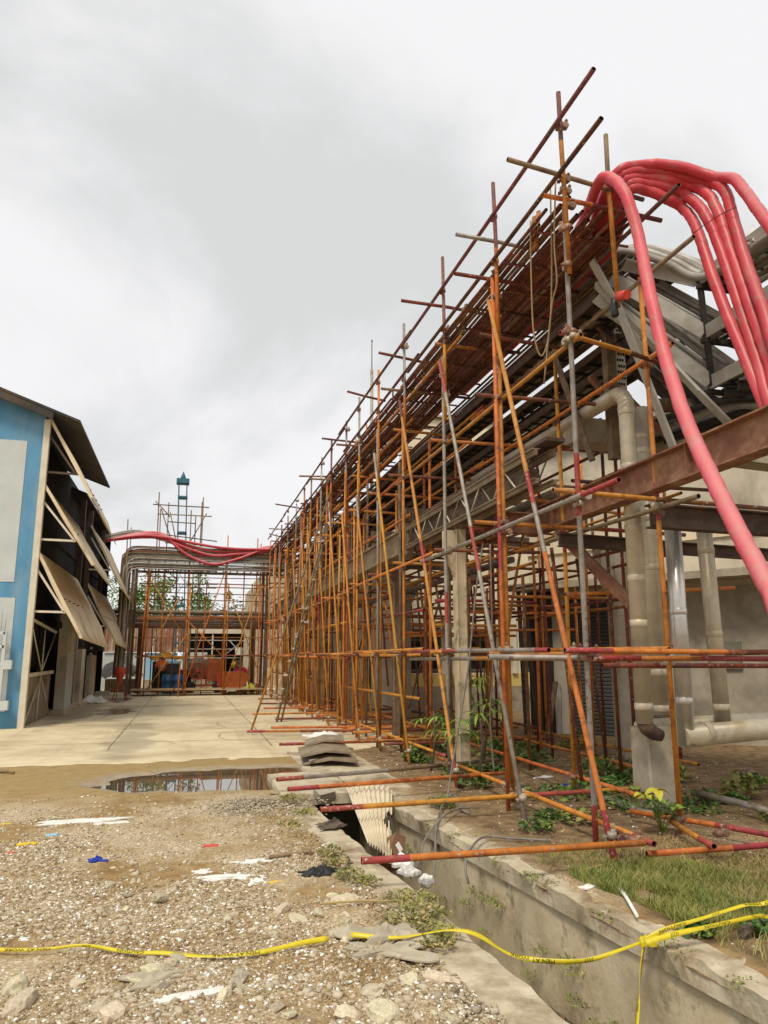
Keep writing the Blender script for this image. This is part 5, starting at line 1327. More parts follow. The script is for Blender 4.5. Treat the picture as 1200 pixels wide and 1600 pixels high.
cb = thing('cable_bridge', (0.5, YBR, 5), 'steel cable bridge carrying grey cables across the far end of the yard', 'cable bridge')
for (z, y) in ((5.45, 33.5), (5.45, 35.4), (6.05, 33.5), (6.05, 35.4)):
    mb = MB(); mb.box((-2.4, y, z - .06), (4.6, y + .06, z + .06)); mb.build('rail', 'tube_brown' if z < 5.6 else 'tray_grey', cb)
for k in range(22):
    for z in (5.43, 6.03):
        mb = MB(); mb.box((-2.3 + k * .31, 33.57, z - .02), (-2.26 + k * .31, 35.39, z + .02)); mb.build('rung', 'tray_black', cb)
for x in (-2.35, 3.35):
    for y in (33.45, 35.45):
        mb = MB(); mb.box((x - .06, y - .06, 0), (x + .06, y + .06, 6.1)); mb.build('post', 'tube_brown' if x < 0 else 'steel_dark', cb)
for k in range(26):
    z = 5.36 + k * .055 if k < 18 else 6.12 + (k % 3) * .05
    y = (33.30 + .03 * (k % 4)) if k < 18 else 33.6 + R.uniform(0, 1.6); r_ = R.choice((.022, .028, .034)); xb = -2.55 - .05 * (k % 7)
    Q = spline([(4.5, y, z), (1.5, y, z - R.uniform(0, .05)), (-1.5, y, z), (xb + .4, y, z), (xb + .1, y, z - .12), (xb, y, z - .5), (xb, y, 3.0), (xb - .05, y, .8)], 5)
    mb = MB(); mb.sweep(Q, r_, 8); tag(mb.build('power_cable', pick(('cable_grey', 2), ('tray_grey', 3), ('steel_tan', 4), ('tube_rust', 2), ('tube_brown', 1)), None, Q[0]), 'grey cable crossing the bridge and bending down by the blue shed', 'cable', 'cables crossing the bridge')
for k in range(7):
    y = 33.6 + R.uniform(0, 1.2); z = 6.25 + .09 * k
    Q = spline([(4.2, y, 6.3), (2, y, 6.25), (.2, y, 6.45 - .1 * (k % 2)), (-1.2, y, 6.8), (-2.5, y, 6.95 + .02 * k), (-4.2, y, 6.6)], 6)
    mb = MB(); mb.sweep(Q, .04, 8); tag(mb.build('power_cable', 'cable_grey' if k % 2 else 'tray_grey', None, Q[0]), 'grey cable lying above the red ducts on the bridge', 'cable', 'cables above the ducts on the bridge')
for k, (dz, dy, sag) in enumerate(((0, 0, -.15), (-.06, .06, .40), (.08, .12, .1), (.14, .2, .62), (.04, .03, .95))):
    P = [(4.6, 33.2 + dy, 6.36 + dz * .5), (3.3, 33.2 + dy, 6.34 + dz), (2.0, 33.2 + dy, 6.26 - sag * .4), (.9, 33.2 + dy, 6.28 - sag * .7), (-.2, 33.2 + dy, 6.48 - sag * .5), (-1.2, 33.2 + dy, 6.72 + dz), (-2.2, 33.2 + dy, 6.74 + dz), (-3.6, 33.3 + dy, 6.5)]
    duct('red duct sagging across the far bridge, %s of five' % ('nearest', 'second', 'third', 'fourth', 'fifth')[k], P, .062, name='red_duct', n=10)
# pipe gantry beyond, at half height
for k, (z, r_, y) in enumerate(((3.72, .11, 37), (3.50, .09, 37), (3.32, .11, 36.6), (3.10, .13, 37.2))):
    pipe('%s beige pipe on the gantry behind the bridge' % ('topmost', 'second', 'third', 'lowest fat')[k], [(-4, y, z), (3.9, y, z), (4.3, y + .3, z)], r_, 'steel_tan' if k % 2 == 0 else 'tube_brown', n=12)
for x in (-2.2, 2.9):
    mb = MB(); mb.box((x, 36.5, 0), (x + .25, 36.8, 2.95))
    tag(mb.build('gantry_post', 'steel_dark', None, (x, 36.5, 0)), 'dark post at the %s end of the pipe gantry' % ('left' if x < 0 else 'right'), 'post')
# ------------------------------------------------------------------ sheds, wall and tree behind
sd = thing('open_shed', (3, 46, 0), 'open dark shed with cream fascia behind the cement mixer', 'shed')
mb = MB(); mb.box((-.2, 45, 3.0), (7, 45.3, 3.5)); mb.build('fascia', 'paint_cream', sd)
mb = MB(); mb.box((-.2, 45.3, 3.3), (7, 53, 3.45)); mb.build('roof', 'sheet_sooty', sd)
mb = MB(); mb.box((-.2, 52.8, 0), (7, 53, 3.3)); mb.box((6.8, 45.3, 0), (7, 53, 3.3)); mb.build('back_wall', 'interior_shade', sd)
for x in (-.1, 1.45, 3.9, 5.8):
    mb = MB(); mb.sweep([(x, 45.1, 0), (x, 45.1, 3.0)], .05, 8); mb.build('post', 'tray_grey', sd)
for k, (a, c) in enumerate((((1.45, 1.2), (3.2, 2.6)), ((3.9, 1.0), (2.4, 2.6)), ((3.9, 2.6), (5.8, .6)))):
    mb = MB(); mb.sweep([(a[0], 45.0, a[1]), (c[0], 45.0, c[1])], .025, 6); mb.build('brace', 'tray_grey', sd)
for z in (1.6, 2.1, 2.6): 
    mb = MB(); mb.sweep([(-.1, 45.05, z), (6.8, 45.05, z)], .025, 6); mb.build('rail', 'tray_grey', sd)
mb = MB(); mb.box((3.0, 50, .1), (5.0, 50.2, 1.5)); mb.build('wall_panel', 'plinth_grey', sd)
mb = MB(); mb.box((2.75, 44.9, 1.75), (3.15, 44.94, 2.2)); mb.build('notice', 'paper_white', sd)
cs = thing('corrugated_shed', (-2, 42, 0), 'rust streaked corrugated sheet wall left of the open shed', 'shed')
for k in range(7):
    x0 = -4.2 + k * .62
    mb = MB(); P = []
    for i in range(9):
        x = x0 + .6 * i / 8; P.append((x, 42 + (.02 if i % 2 else -.02)))
    kk = mb.pts([(x, y, 1.9) for x, y in P] + [(x, y, 3.6) for x, y in P] + [(x, y + .03, 3.6) for x, y in P] + [(x, y + .03, 1.9) for x, y in P])
    for q in range(3):
        for i in range(8): mb.face((kk + q * 9 + i, kk + q * 9 + i + 1, kk + q * 9 + 10 + i, kk + q * 9 + 9 + i))
    mb.build('sheet', 'corrugated_rust', cs)
for (x0, x1, z0, z1, m_, nm) in ((-4.2, -2.2, 0, 1.88, 'paint_white', 'panel'), (-2.15, -.45, .5, 1.86, 'panel_blue', 'panel'), (.2, 1.1, .9, 1.9, 'paint_white', 'panel'), (-2.15, 1.2, 0, .48, 'plinth_grey', 'low_wall')):
    mb = MB(); mb.box((x0, 42.1, z0), (x1, 42.2, z1)); mb.build(nm, m_, cs)
fw = thing('concrete_building', (5, 40, 0), 'pale concrete building with stepped top right of the bridge', 'building')
for (x0, x1, z1) in ((3.15, 3.6, 5.2), (3.6, 4.0, 5.9), (4.0, 9, 6.6)):
    mb = MB(); mb.box((x0, 40.5, 0), (x1 - .01, 44, z1)); mb.build('wall_block', 'concrete_pale', fw)
for k in range(10):
    mb = MB(); mb.box((3.2 + k * .25, 40.45, 3.4), (3.24 + k * .25, 40.49, 5.1)); mb.build('rib', 'concrete', fw)
# tree seen through the bridge
def tree(x, y, h, rw, label, nl, seed, name='tree'):
    t = thing(name, (x, y, 0), label, 'tree'); rg = random.Random(seed)
    mb = MB(); mb.sweep([(x, y, 0), (x + .1, y, h * .25), (x, y + .1, h * .45), (x + .15, y, h * .7)], [.28, .22, .16, .06], 9)
    tips = []
    for k in range(9):
        a = rg.uniform(0, 6.28); z0 = h * rg.uniform(.3, .55); L = rw * rg.uniform(.5, .95)
        e = Vector((x + math.cos(a) * L, y + math.sin(a) * L, z0 + h * rg.uniform(.12, .35)))
        mb.sweep([(x, y, z0), Vector((x, y, z0)).lerp(e, .5) + Vector((0, 0, .3)), e], [.10, .06, .02], 6); tips.append(e)
    mb.build('trunk', 'bark', t)
    mb = MB(); cl = []
    for k in range(26):
        a = rg.uniform(0, 6.28); q = rw * math.sqrt(rg.random()); cl.append((Vector((x + math.cos(a) * q, y + math.sin(a) * q, h * rg.uniform(.42, .98))), rg.uniform(.5, 1.0) * rw * .32))
    for e in tips: cl.append((e, rw * .28))
    for k in range(nl):
        c0, r_ = cl[rg.randrange(len(cl))]
        d = Vector((rg.gauss(0, 1), rg.gauss(0, 1), rg.gauss(0, .8))).normalized() * r_ * rg.random() ** .4
        p = c0 + d; s_ = rg.uniform(.07, .16)
        u = Vector((rg.gauss(0, 1), rg.gauss(0, 1), rg.gauss(0, .5))).normalized() * s_; w = u.cross(Vector((rg.gauss(0, 1), rg.gauss(0, 1), rg.gauss(0, 1)))).normalized() * s_ * .5
        i = mb.pts([p - u, p + w, p + u, p - w]); mb.face((i, i + 1, i + 2, i + 3), rg.choice((0, 0, 1)))
    mb.build('crown', ['leaf', 'leaf_light'], t)
tree(-1.6, 54, 7.2, 3.4, 'leafy green tree behind the bridge, left of the blue mast', 5200, 3)
tree(3.0, 58, 6.4, 2.6, 'smaller pale green tree right of the blue mast', 2800, 5)
tree(-6.5, 60, 8.0, 3.5, 'leafy tree hidden mostly behind the blue shed', 2500, 8)
# blue lattice mast
ms = thing('lattice_mast', (-.8, 39, 0), 'blue green lattice mast rising above the cable bridge', 'mast')
q0 = at_y(279, 1060, 39); q1 = at_y(286, 752, 39)
def mx(z): return q0.x + (q1.x - q0.x) * (z - q0.z) / (q1.z - q0.z)
zt_ = q1.z
for dx, dy in ((-.2, 0), (.2, 0), (-.2, .4), (.2, .4)):
    mb = MB(); mb.bar((mx(0) + dx, 39 + dy, 0), (mx(zt_) + dx, 39 + dy, zt_), .06, .06); mb.build('leg', 'mast_blue', ms)
z = .4; k = 0
while z < zt_ - .6:
    mb = MB()
    mb.bar((mx(z) - .2, 39, z), (mx(z + .6) + .2, 39, z + .6), .035, .03) if k % 2 else mb.bar((mx(z) + .2, 39, z), (mx(z + .6) - .2, 39, z + .6), .035, .03)
    if z < 5.5: mb.build('lacing', 'mast_blue', ms)
    if k % 3 == 0:
        mb2 = MB(); mb2.box((mx(z) - .24, 38.93, z), (mx(z) + .24, 39.47, z + .10)); mb2.build('collar', 'mast_blue', ms)
    z += .62; k += 1
mb = MB(); mb.box((mx(zt_) - .32, 38.9, zt_ - .1), (mx(zt_) + .32, 39.5, zt_ + .14)); mb.lathe((mx(zt_), 39.2, zt_ + .14), [(.12, 0), (.14, .1), (.06, .3), (.02, .42)], 8); mb.build('head', 'mast_blue', ms)
# thin scaffold tower round it
tw = thing('scaffold_tower', (0, 40, 0), 'thin grey brown scaffold tower standing round the blue mast', 'scaffold')
def tw_t(a, c, nm='tube_length', y=38.2, y2=None, col_='brown'):
    tube(nm, at_y(*a, y), at_y(*c, y if y2 is None else y2), tw, col_, n=6, r=.03)
for (a, c, y) in (((246, 866), (249, 769), 38.2), ((261, 858), (264, 785), 40.5), ((254, 860), (251, 795), 40.5), ((298, 858), (299, 797), 38.2), ((304, 862), (306, 806), 40.5), ((315, 856), (318, 777), 38.2), ((312, 858), (316, 784), 40.5)):
    b_ = at_y(*a, y); tube('upright', (b_.x, y, 0), at_y(*c, y), tw, 'brown', n=6, r=.03)
for (a, c) in (((239, 788), (327, 793)), ((246, 803), (331, 807)), ((247, 834), (339, 846)), ((262, 815), (306, 818)), ((258, 848), (318, 852))): tw_t(a, c, 'ledger')
for (a, c) in (((243, 783), (266, 808)), ((323, 802), (298, 845)), ((252, 795), (268, 845)), ((266, 800), (276, 850))): tw_t(a, c, 'brace', 38.1)
for (px_, y0, y1) in ((200, 811, 860), (205, 824, 860)):
    a = at_y(px_, y1, 36); tube('upright', (a.x, 36, 4.5), at_y(px_, y0, 36), tw, 'brown', n=6)

# ------------------------------------------------------------------ workers
def skin_mesh(name, nodes, edges, m_, parent, sub=2, root=0):
    me = bpy.data.meshes.new(name); me.from_pydata([nd[0] for nd in nodes], edges, [])
    o = bpy.data.objects.new(name, me); C.objects.link(o)
    o.parent = parent
    sk = o.modifiers.new('skin', 'SKIN'); sk.use_smooth_shade = True
    for i, nd in enumerate(nodes):
        v = me.skin_vertices[0].data[i]; v.radius = (nd[1], nd[2] if len(nd) > 2 else nd[1]); v.use_root = (i == root)
    sb = o.modifiers.new('sub', 'SUBSURF'); sb.levels = sb.render_levels = sub
    me.materials.append(MATS[m_]); return o
def person(loc, rz, J, shirt, trousers, helmet, label, vest=False):
    """J: joint places in the person's own space, facing -Y"""
    t = thing('person', loc, label, 'person'); t.rotation_euler[2] = rz
    V = {k: Vector(v) for k, v in J.items()}
    neck = V['neck']; hd = V['head']; up = (hd - neck).normalized()
    nm = ['pelvis', 'waist', 'chest', 'neck', 'head', 'crown', 'shL', 'elL', 'wrL', 'haL', 'shR', 'elR', 'wrR', 'haR', 'hiL', 'knL', 'anL', 'toL', 'hiR', 'knR', 'anR', 'toR', 'nose']
    V['crown'] = hd + up * .12; V['nose'] = hd + Vector(J.get('face', (0, -1, 0))).normalized() * .105
    for s_ in 'LR':
        V['ha' + s_] = V['wr' + s_] + (V['wr' + s_] - V['el' + s_]).normalized() * .12
        V['to' + s_] = V['an' + s_] + Vector((0, -.17, -.04))
    rr = dict(pelvis=.13, waist=.115, chest=.14, neck=.055, head=.09, crown=.07, shL=.065, shR=.065, elL=.042, elR=.042, wrL=.03, wrR=.03, haL=.034, haR=.034, hiL=.085, hiR=.085, knL=.058, knR=.058, anL=.04, anR=.04, toL=.035, toR=.035, nose=.018)
    E_ = [('pelvis', 'waist'), ('waist', 'chest'), ('chest', 'neck'), ('neck', 'head'), ('head', 'crown'), ('head', 'nose')]
    for s_ in 'LR':
        E_ += [('chest', 'sh' + s_), ('sh' + s_, 'el' + s_), ('el' + s_, 'wr' + s_), ('wr' + s_, 'ha' + s_), ('pelvis', 'hi' + s_), ('hi' + s_, 'kn' + s_), ('kn' + s_, 'an' + s_), ('an' + s_, 'to' + s_)]
    ix = {k: i for i, k in enumerate(nm)}
    skin_mesh('body', [(tuple(V[k]), rr[k]) for k in nm], [(ix[a], ix[c]) for a, c in E_], 'skin', t)
    def sub(name, keys, pairs, m_, grow):
        jx = {k: i for i, k in enumerate(keys)}
        skin_mesh(name, [(tuple(V[k]), rr[k] + grow) for k in keys], [(jx[a], jx[c]) for a, c in pairs], m_, t)
    sub('trousers', ['pelvis', 'hiL', 'knL', 'anL', 'hiR', 'knR', 'anR', 'waist'], [('pelvis', 'hiL'), ('hiL', 'knL'), ('knL', 'anL'), ('pelvis', 'hiR'), ('hiR', 'knR'), ('knR', 'anR'), ('pelvis', 'waist')], trousers, .022)
    sub('shirt', ['chest', 'waist', 'shL', 'elL', 'shR', 'elR', 'pelvis'], [('chest', 'waist'), ('waist', 'pelvis'), ('chest', 'shL'), ('shL', 'elL'), ('chest', 'shR'), ('shR', 'elR')], shirt, .032)
    def dome(name, m_, prof, c0):
        mb = MB(); mb.lathe((0, 0, 0), prof, 14); o = placed(name, mb.mesh(name, m_), (0, 0, 0)); o.parent = t; o.location = c0; o.rotation_mode = 'QUATERNION'; o.rotation_quaternion = up.to_track_quat('Z', 'Y')
    if helmet: dome('helmet', helmet, [(.165, 0), (.16, .02), (.125, .02), (.125, .06), (.10, .12), (.05, .15), (.01, .16)], hd + up * .03)
    if vest:
        for f in (.30, .62):
            c0 = V['waist'].lerp(V['chest'], f); mb = MB(); mb.lathe((0, 0, 0), [(.175, -.02), (.185, -.018), (.185, .018), (.175, .02)], 14); o = placed('reflective_band', mb.mesh('reflective_band', 'reflective'), (0, 0, 0)); o.parent = t; o.location = c0; o.scale = (1, .85, 1)
    return t
STAND = dict(pelvis=(0, 0, .92), waist=(0, 0, 1.08), chest=(0, -.02, 1.32), neck=(0, -.03, 1.48), head=(0, -.06, 1.60), shL=(.19, -.02, 1.40), elL=(.26, -.08, 1.14), wrL=(.22, -.28, 1.02), shR=(-.19, -.02, 1.40), elR=(-.27, -.02, 1.13), wrR=(-.24, -.24, 1.0), hiL=(.10, 0, .86), knL=(.12, -.04, .48), anL=(.13, .02, .07), hiR=(-.10, 0, .86), knR=(-.11, -.03, .48), anR=(-.12, .04, .07))
BEND = dict(pelvis=(0, .12, .84), waist=(0, .02, .98), chest=(0, -.22, 1.12), neck=(0, -.36, 1.20), head=(0, -.47, 1.24), shL=(.19, -.26, 1.14), elL=(.24, -.36, .88), wrL=(.18, -.48, .68), shR=(-.19, -.26, 1.14), elR=(-.24, -.38, .88), wrR=(-.16, -.52, .70), hiL=(.10, .10, .80), knL=(.13, -.02, .44), anL=(.13, .06, .07), hiR=(-.10, .10, .80), knR=(-.12, .0, .44), anR=(-.13, .10, .07), face=(0, -.8, -.6))
person((-1.05, 36.1, .03), rad(200), STAND, 'vest_orange', 'trousers_dark', 'plastic_yellow', 'worker in orange vest and yellow helmet standing by the blue drum', True)
person((0.15, 36.4, .03), rad(60), BEND, 'machine_orange', 'trousers_dark', 'plastic_yellow', 'worker in red orange shirt and yellow helmet bent over the mixer')
person((2.75, 37.2, .03), rad(-80), BEND, 'shirt_pink', 'trousers_grey', 'plastic_yellow', 'worker in pink shirt and yellow helmet bending over the red skip')

# ------------------------------------------------------------------ plant at the far end
mxr = thing('concrete_mixer', (.75, 36.2, 0), 'orange concrete mixer with flywheel in front of the dark shed', 'mixer')
mb = MB(); mb.lathe((.55, 36.4, 1.15), [(.20, -.55), (.42, -.35), (.5, -.05), (.5, .15), (.34, .45), (.28, .55)], 16, 0, 'X'); mb.build('drum', 'plinth_grey', mxr)
mb = MB(); mb.box((.95, 35.95, .55), (1.65, 36.6, 1.35)); mb.prism([(0, -.33, 0), (0, .33, 0), (0, .22, .22), (0, -.22, .22)], (.95, 36.27, 1.352), (1.65, 36.27, 1.352)); mb.build('engine_cover', 'machine_orange', mxr)
mb = MB(); mb.bar((-.05, 36.1, .35), (1.75, 36.1, .35), .09, .09); mb.bar((-.05, 36.6, .35), (1.75, 36.6, .35), .09, .09)
for x in (.05, .95, 1.65): mb.bar((x, 36.1, .35), (x, 36.1, .95 if x < 1 else .6), .07, .07); mb.bar((x, 36.6, .35), (x, 36.6, .95 if x < 1 else .6), .07, .07)
mb.build('frame', 'machine_orange', mxr)
wh = MB()
for k in range(20):
    a, c = k * math.pi / 10, (k + 1) * math.pi / 10
    wh.bar((.55 + .36 * math.cos(a), 35.85, 1.0 + .36 * math.sin(a)), (.55 + .36 * math.cos(c), 35.85, 1.0 + .36 * math.sin(c)), .05, .06, up=(0, 1, 0))
for k in range(5): wh.bar((.55, 35.85, 1.0), (.55 + .34 * math.cos(k * 1.257), 35.85, 1 + .34 * math.sin(k * 1.257)), .04, .05, up=(0, 1, 0))
wh.lathe((.55, 35.85, 1.0), [(.03, -.05), (.09, -.04), (.09, .04), (.03, .05)], 12, 0, 'Y'); wh.build('flywheel', 'machine_red', mxr)
for x in (.2, 1.5):
    mb = MB(); mb.lathe((x, 35.95, .28), [(.10, -.06), (.28, -.06), (.28, .06), (.10, .06)], 16, 0, 'Y'); mb.build('wheel', 'rubber', mxr)
mb = MB(); mb.prism([(-.35, 0, .75), (.05, 0, .55), (.12, 0, 1.0), (-.35, 0, 1.15)], (-.05, 35.9, 0), (-.05, 36.6, 0)); mb.build('chute', 'machine_red', mxr)
for k, (x, y) in enumerate(((-.72, 35.7), (-.30, 35.75))):
    bl = thing('blue_drum', (x, y, 0), 'dark blue drum beside the orange vest worker, %s one' % ('left' if k == 0 else 'right'), 'drum')
    mb = MB(); mb.lathe((x, y, 0), [(.26, .0), (.28, .03), (.28, .28), (.295, .30), (.28, .32), (.28, .58), (.295, .60), (.28, .62), (.28, .86), (.26, .88)], 16); mb.build('shell', 'barrel_blue', bl)
    mb = MB(); mb.lathe((x, y, .88), [(.24, 0), (.25, .02), (.05, .03)], 16); mb.build('lid', 'plastic_black', bl)
pm = thing('water_pump', (-.5, 35.75, .9), 'small dark machine with light blue top standing on the drums', 'pump')
mb = MB(); mb.box((-.78, 35.5, .915), (-.22, 36.0, 1.35)); mb.build('casing', 'plastic_black', pm)
mb = MB(); mb.prism([(0, -.26, 0), (0, .26, 0), (0, .2, .12), (0, -.2, .12)], (-.80, 35.75, 1.352), (-.2, 35.75, 1.352)); mb.build('cover', 'panel_blue', pm)
skp = thing('red_skip', (2.2, 36, 0), 'red tipping skip in front of the pink shirted worker', 'skip')
mb = MB(); mb.prism([(-.75, 0, .95), (-.6, 0, .25), (.45, 0, .25), (.85, 0, .75), (.5, 0, 1.0)], (2.1, 35.7, 0), (2.1, 36.5, 0)); mb.build('tub', 'machine_orange', skp)
mb = MB(); mb.box((1.42, 35.68, .35), (1.75, 35.698, .95)); mb.build('end_plate', 'machine_red', skp)
for x in (1.7, 2.5):
    mb = MB(); mb.lathe((x, 35.8, .18), [(.05, -.05), (.18, -.05), (.18, .05), (.05, .05)], 12, 0, 'Y'); mb.build('wheel', 'rubber', skp)
for k, (x, y, rz) in enumerate(((2.5, 34.6, .2), (2.95, 34.9, 1.0), (2.2, 34.4, -.3), (2.8, 34.8, .6))):
    crumple('yellow_sack', (x, y, .03 + .10 * (k == 3)), .42, .26, .42 if k != 2 else .2, 'leaf_yellow' if k % 2 else 'straw', ('yellowish sack lying in front of the red skip', 'yellow sack against the scaffold foot at the far right', 'flat yellow sack nearest the camera at the far end', 'top sack on the yellow heap by the red skip')[k], 'sack', 11 + k, 8, rz)
for k in range(6):
    x, y = 3.0 + R.uniform(-.3, .5), 37.5 + R.uniform(-.5, .5)
    crumple('grey_sack', (x, y, .03), .4, .3, .5, 'cloth_grey' if k % 2 else 'plastic_black', 'grey or black sack in the heap behind the pink shirted worker', 'sack', 30 + k, 7, R.uniform(0, 3), None, 'sack heap behind the worker')
tp = thing('red_hopper', (-2.42, 30.8, 0), 'small red hopper on a tripod beside the blue shed', 'hopper')
mb = MB(); mb.lathe((-2.42, 30.8, .62), [(.05, 0), (.06, .08), (.20, .38), (.21, .62), (.19, .64)], 14); mb.build('bowl', 'machine_red', tp)
for k in range(3):
    a = k * 2.09 + .3; mb = MB(); mb.sweep([(-2.42 + .05 * math.cos(a), 30.8 + .05 * math.sin(a), .72), (-2.42 + .34 * math.cos(a), 30.8 + .34 * math.sin(a), .02)], .018, 6); mb.build('leg', 'machine_red', tp)
# white tarpaulin and the pile at its foot
crumple('white_tarpaulin', (-2.9, 38.0, .6), .9, .5, 1.6, 'cloth_white', 'white tarpaulin draped behind the bridge scaffold at left', 'tarpaulin', 51, 12)
mb = MB(); mb.box((-3.6, 37.7, .02), (-2.1, 38.4, .62)); tag(mb.build('stacked_boards', 'timber', None, (-2.9, 38, 0)), 'stack of boards under the white tarpaulin', 'boards')
crumple('white_bag', (-3.05, 28.6, .03), .35, .25, .45, 'cloth_white', 'white sagging bag lying at the shed threshold', 'bag', 61, 9)
# amber cloth hung on the scaffold behind the worker
crumple('amber_tarpaulin', (-.9, 37.3, 1.45), .65, .25, .6, 'shirt_amber', 'amber tarpaulin heaped behind the blue drums', 'tarpaulin', 71, 10)
mb = MB(); mb.box((-1.5, 37.1, .02), (-.3, 37.6, 1.44)); tag(mb.build('crate_stack', 'timber_dark', None, (-.9, 37.3, 0)), 'dark crate under the amber tarpaulin', 'crate')
# ================================================================== NEAR GROUND: THINGS IN AND BESIDE THE DRAIN
def g(px, py, dz=0.0):
    p = at_z(px, py, 0.02); return Vector((p.x, p.y, gh1(p.x, p.y) + dz))
# corrugated sheet over the drain
cs_ = [at_z(541, 1231, .09), at_z(613, 1233, .08), at_z(612, 1338, .03), at_z(575, 1318, .05)]
mb = MB(); NU, NV = 57, 14; P = []
for j in range(NV + 1):
    v = j / NV
    for i in range(NU + 1):
        u = i / NU
        p = cs_[0].lerp(cs_[1], u).lerp(cs_[3].lerp(cs_[2], u), v)
        P.append((p.x, p.y, p.z + .016 * math.sin(u * 2 * math.pi * 9) + .05 * math.sin(math.pi * u) * (1 - v * .6) - .04 * u * v))
k = mb.pts(P); k2 = mb.pts([(x, y, z - .004) for x, y, z in P])
for j in range(NV):
    for i in range(NU):
        u, v = i / NU, j / NV
        if u > .80 + .06 * math.sin(v * 19) and .36 < v < .60 + .05 * math.sin(u * 40): continue     # torn bite
        a = k + j * (NU + 1) + i; mb.face((a + NU + 1, a + NU + 2, a + 1, a), 0, True)
        a = k2 + j * (NU + 1) + i; mb.face((a, a + 1, a + NU + 2, a + NU + 1), 0, True)
tag(mb.build('corrugated_sheet', 'corrugated_white', None, cs_[0]), 'torn cream corrugated sheet laid across the drain', 'sheet')
# cardboard box with a white label wedged below it
bx = thing('cardboard_box', (1.98, 6.75, -.35), 'brown cardboard carton with white diamond label wedged in the drain', 'box')
q = [at_d(632, 1290, 7.0), at_d(609, 1325, 6.9), at_d(611, 1372, 6.7), at_d(632, 1352, 6.75)]
q = [at_y(619, 1300, 6.75), at_y(634, 1308, 6.80), at_y(631, 1352, 6.55), at_y(607, 1338, 6.5)]
nrm = (q[1] - q[0]).cross(q[3] - q[0]).normalized()
if nrm.y > 0: nrm = -nrm
mb = MB(); k = mb.pts(q + [p - nrm * .16 for p in q])
for f in ((0, 1, 2, 3), (7, 6, 5, 4), (0, 4, 5, 1), (1, 5, 6, 2), (2, 6, 7, 3), (3, 7, 4, 0)): mb.face([k + i for i in f])
mb.build('carton', 'cardboard', bx)
cc = (q[0] + q[1] + q[2] + q[3]) / 4 + nrm * .006
e1 = (q[1] - q[0]).normalized(); e2 = e1.cross(nrm).normalized()
mb = MB(); mb.quad(cc - e1 * .05, cc - e2 * .055, cc + e1 * .05, cc + e2 * .055); mb.build('paper_label', 'paper_white', bx)
for k, (px, py, y_, s_, m_, lb) in enumerate(((625, 1352, 6.35, .08, 'paper_white', 'white rag lump in the drain under the near tube'), (640, 1366, 6.2, .07, 'cloth_white', 'crumpled white bag in the drain below the near tube'), (668, 1378, 5.6, .05, 'paper_white', 'scrap of white paper stuck low in the drain'))):
    p = at_y(px, py, y_); crumple('litter', (p.x, p.y, p.z), s_, s_, s_ * 1.3, m_, lb, 'litter', 80 + k, 7)
# debris on the drain bed
for k in range(26):
    y = R.uniform(3.2, 8.8); x = R.uniform(xl(y) + .1, xr(y) - .1)
    crumple('litter', (x, y, -.79), R.uniform(.05, .14), R.uniform(.04, .1), R.uniform(.03, .1), R.choice(('cloth_grey', 'paper_white', 'cardboard', 'stone')), 'scrap of rubbish lying on the drain bed', 'litter', 100 + k, 5, R.uniform(0, 3), None, 'rubbish on the drain bed')
# wires looping into the drain
line_('wire', [g(700, 1262, .05), g(690, 1270, .06), at_y(681, 1300, 6.9), at_y(680, 1345, 6.5), at_y(672, 1385, 6.1), at_y(655, 1375, 6.3), at_y(648, 1352, 6.6)], .010, 'wire_grey', 'grey wire loop hanging down the drain wall', 'wire')
line_('wire', [g(735, 1268, .03), g(715, 1272, .05), at_y(690, 1278, 7.2), at_y(665, 1310, 7.0), at_y(655, 1345, 6.8), at_y(642, 1372, 6.6)], .010, 'wire_grey', 'second grey wire drooping into the drain beside the loop', 'wire')
line_('wire', [g(860, 1318, .02), g(800, 1316, .03), g(756, 1316, .05), at_y(733, 1330, 5.9), at_y(727, 1355, 5.7), at_y(732, 1380, 5.5)], .010, 'wire_grey', 'dark wire hanging over the right drain kerb', 'wire')
line_('wire', [g(700, 1262, .04), g(706, 1256, .10), g(716, 1258, .05), g(722, 1270, .03), g(735, 1275, .02)], .011, 'wire_grey', 'coil of grey wire lying at the foot of the third upright', 'wire')
# pile of old boards and sheets beside the puddle
def g2(px, py, z=.06): return at_z(px, py, z)
bp_ = [((474, 1196), (560, 1192), .05, .7, .06), ((484, 1192), (545, 1184), .11, .6, -.08), ((470, 1184), (548, 1178), .16, .7, .05), ((482, 1177), (552, 1172), .20, .6, -.04), ((476, 1168), (538, 1160), .24, .4, .07)]
for k, (a, c, z, d_, tl) in enumerate(bp_):
    A, B = g2(*a, z), g2(*c, z + tl); dd = Vector((.06, d_, .04 * (-1) ** k))
    m_ = MB(); h = Vector((0, 0, .03)); mid = (A + B) / 2 + Vector((0, 0, .05))
    kk = m_.pts([A, mid, B, B + dd, mid + dd, A + dd, A + h, mid + h, B + h, B + dd + h, mid + dd + h, A + dd + h])
    for f in ((6, 7, 10, 11), (7, 8, 9, 10), (5, 4, 1, 0), (4, 3, 2, 1), (0, 1, 7, 6), (1, 2, 8, 7), (2, 3, 9, 8), (3, 4, 10, 9), (4, 5, 11, 10), (5, 0, 6, 11)): m_.face([kk + i for i in f])
    tag(m_.build('old_board', 'concrete' if k % 2 else 'steel_tan', None, A), ('bottom', 'second', 'third', 'fourth', 'topmost')[k] + ' warped board in the pile beside the puddle', 'board', 'boards piled beside the puddle')
crumple('cement_sack', g2(505, 1152, .30), .24, .16, .12, 'paper_white', 'pale rounded sack on top of the board pile', 'sack', 7, 8)
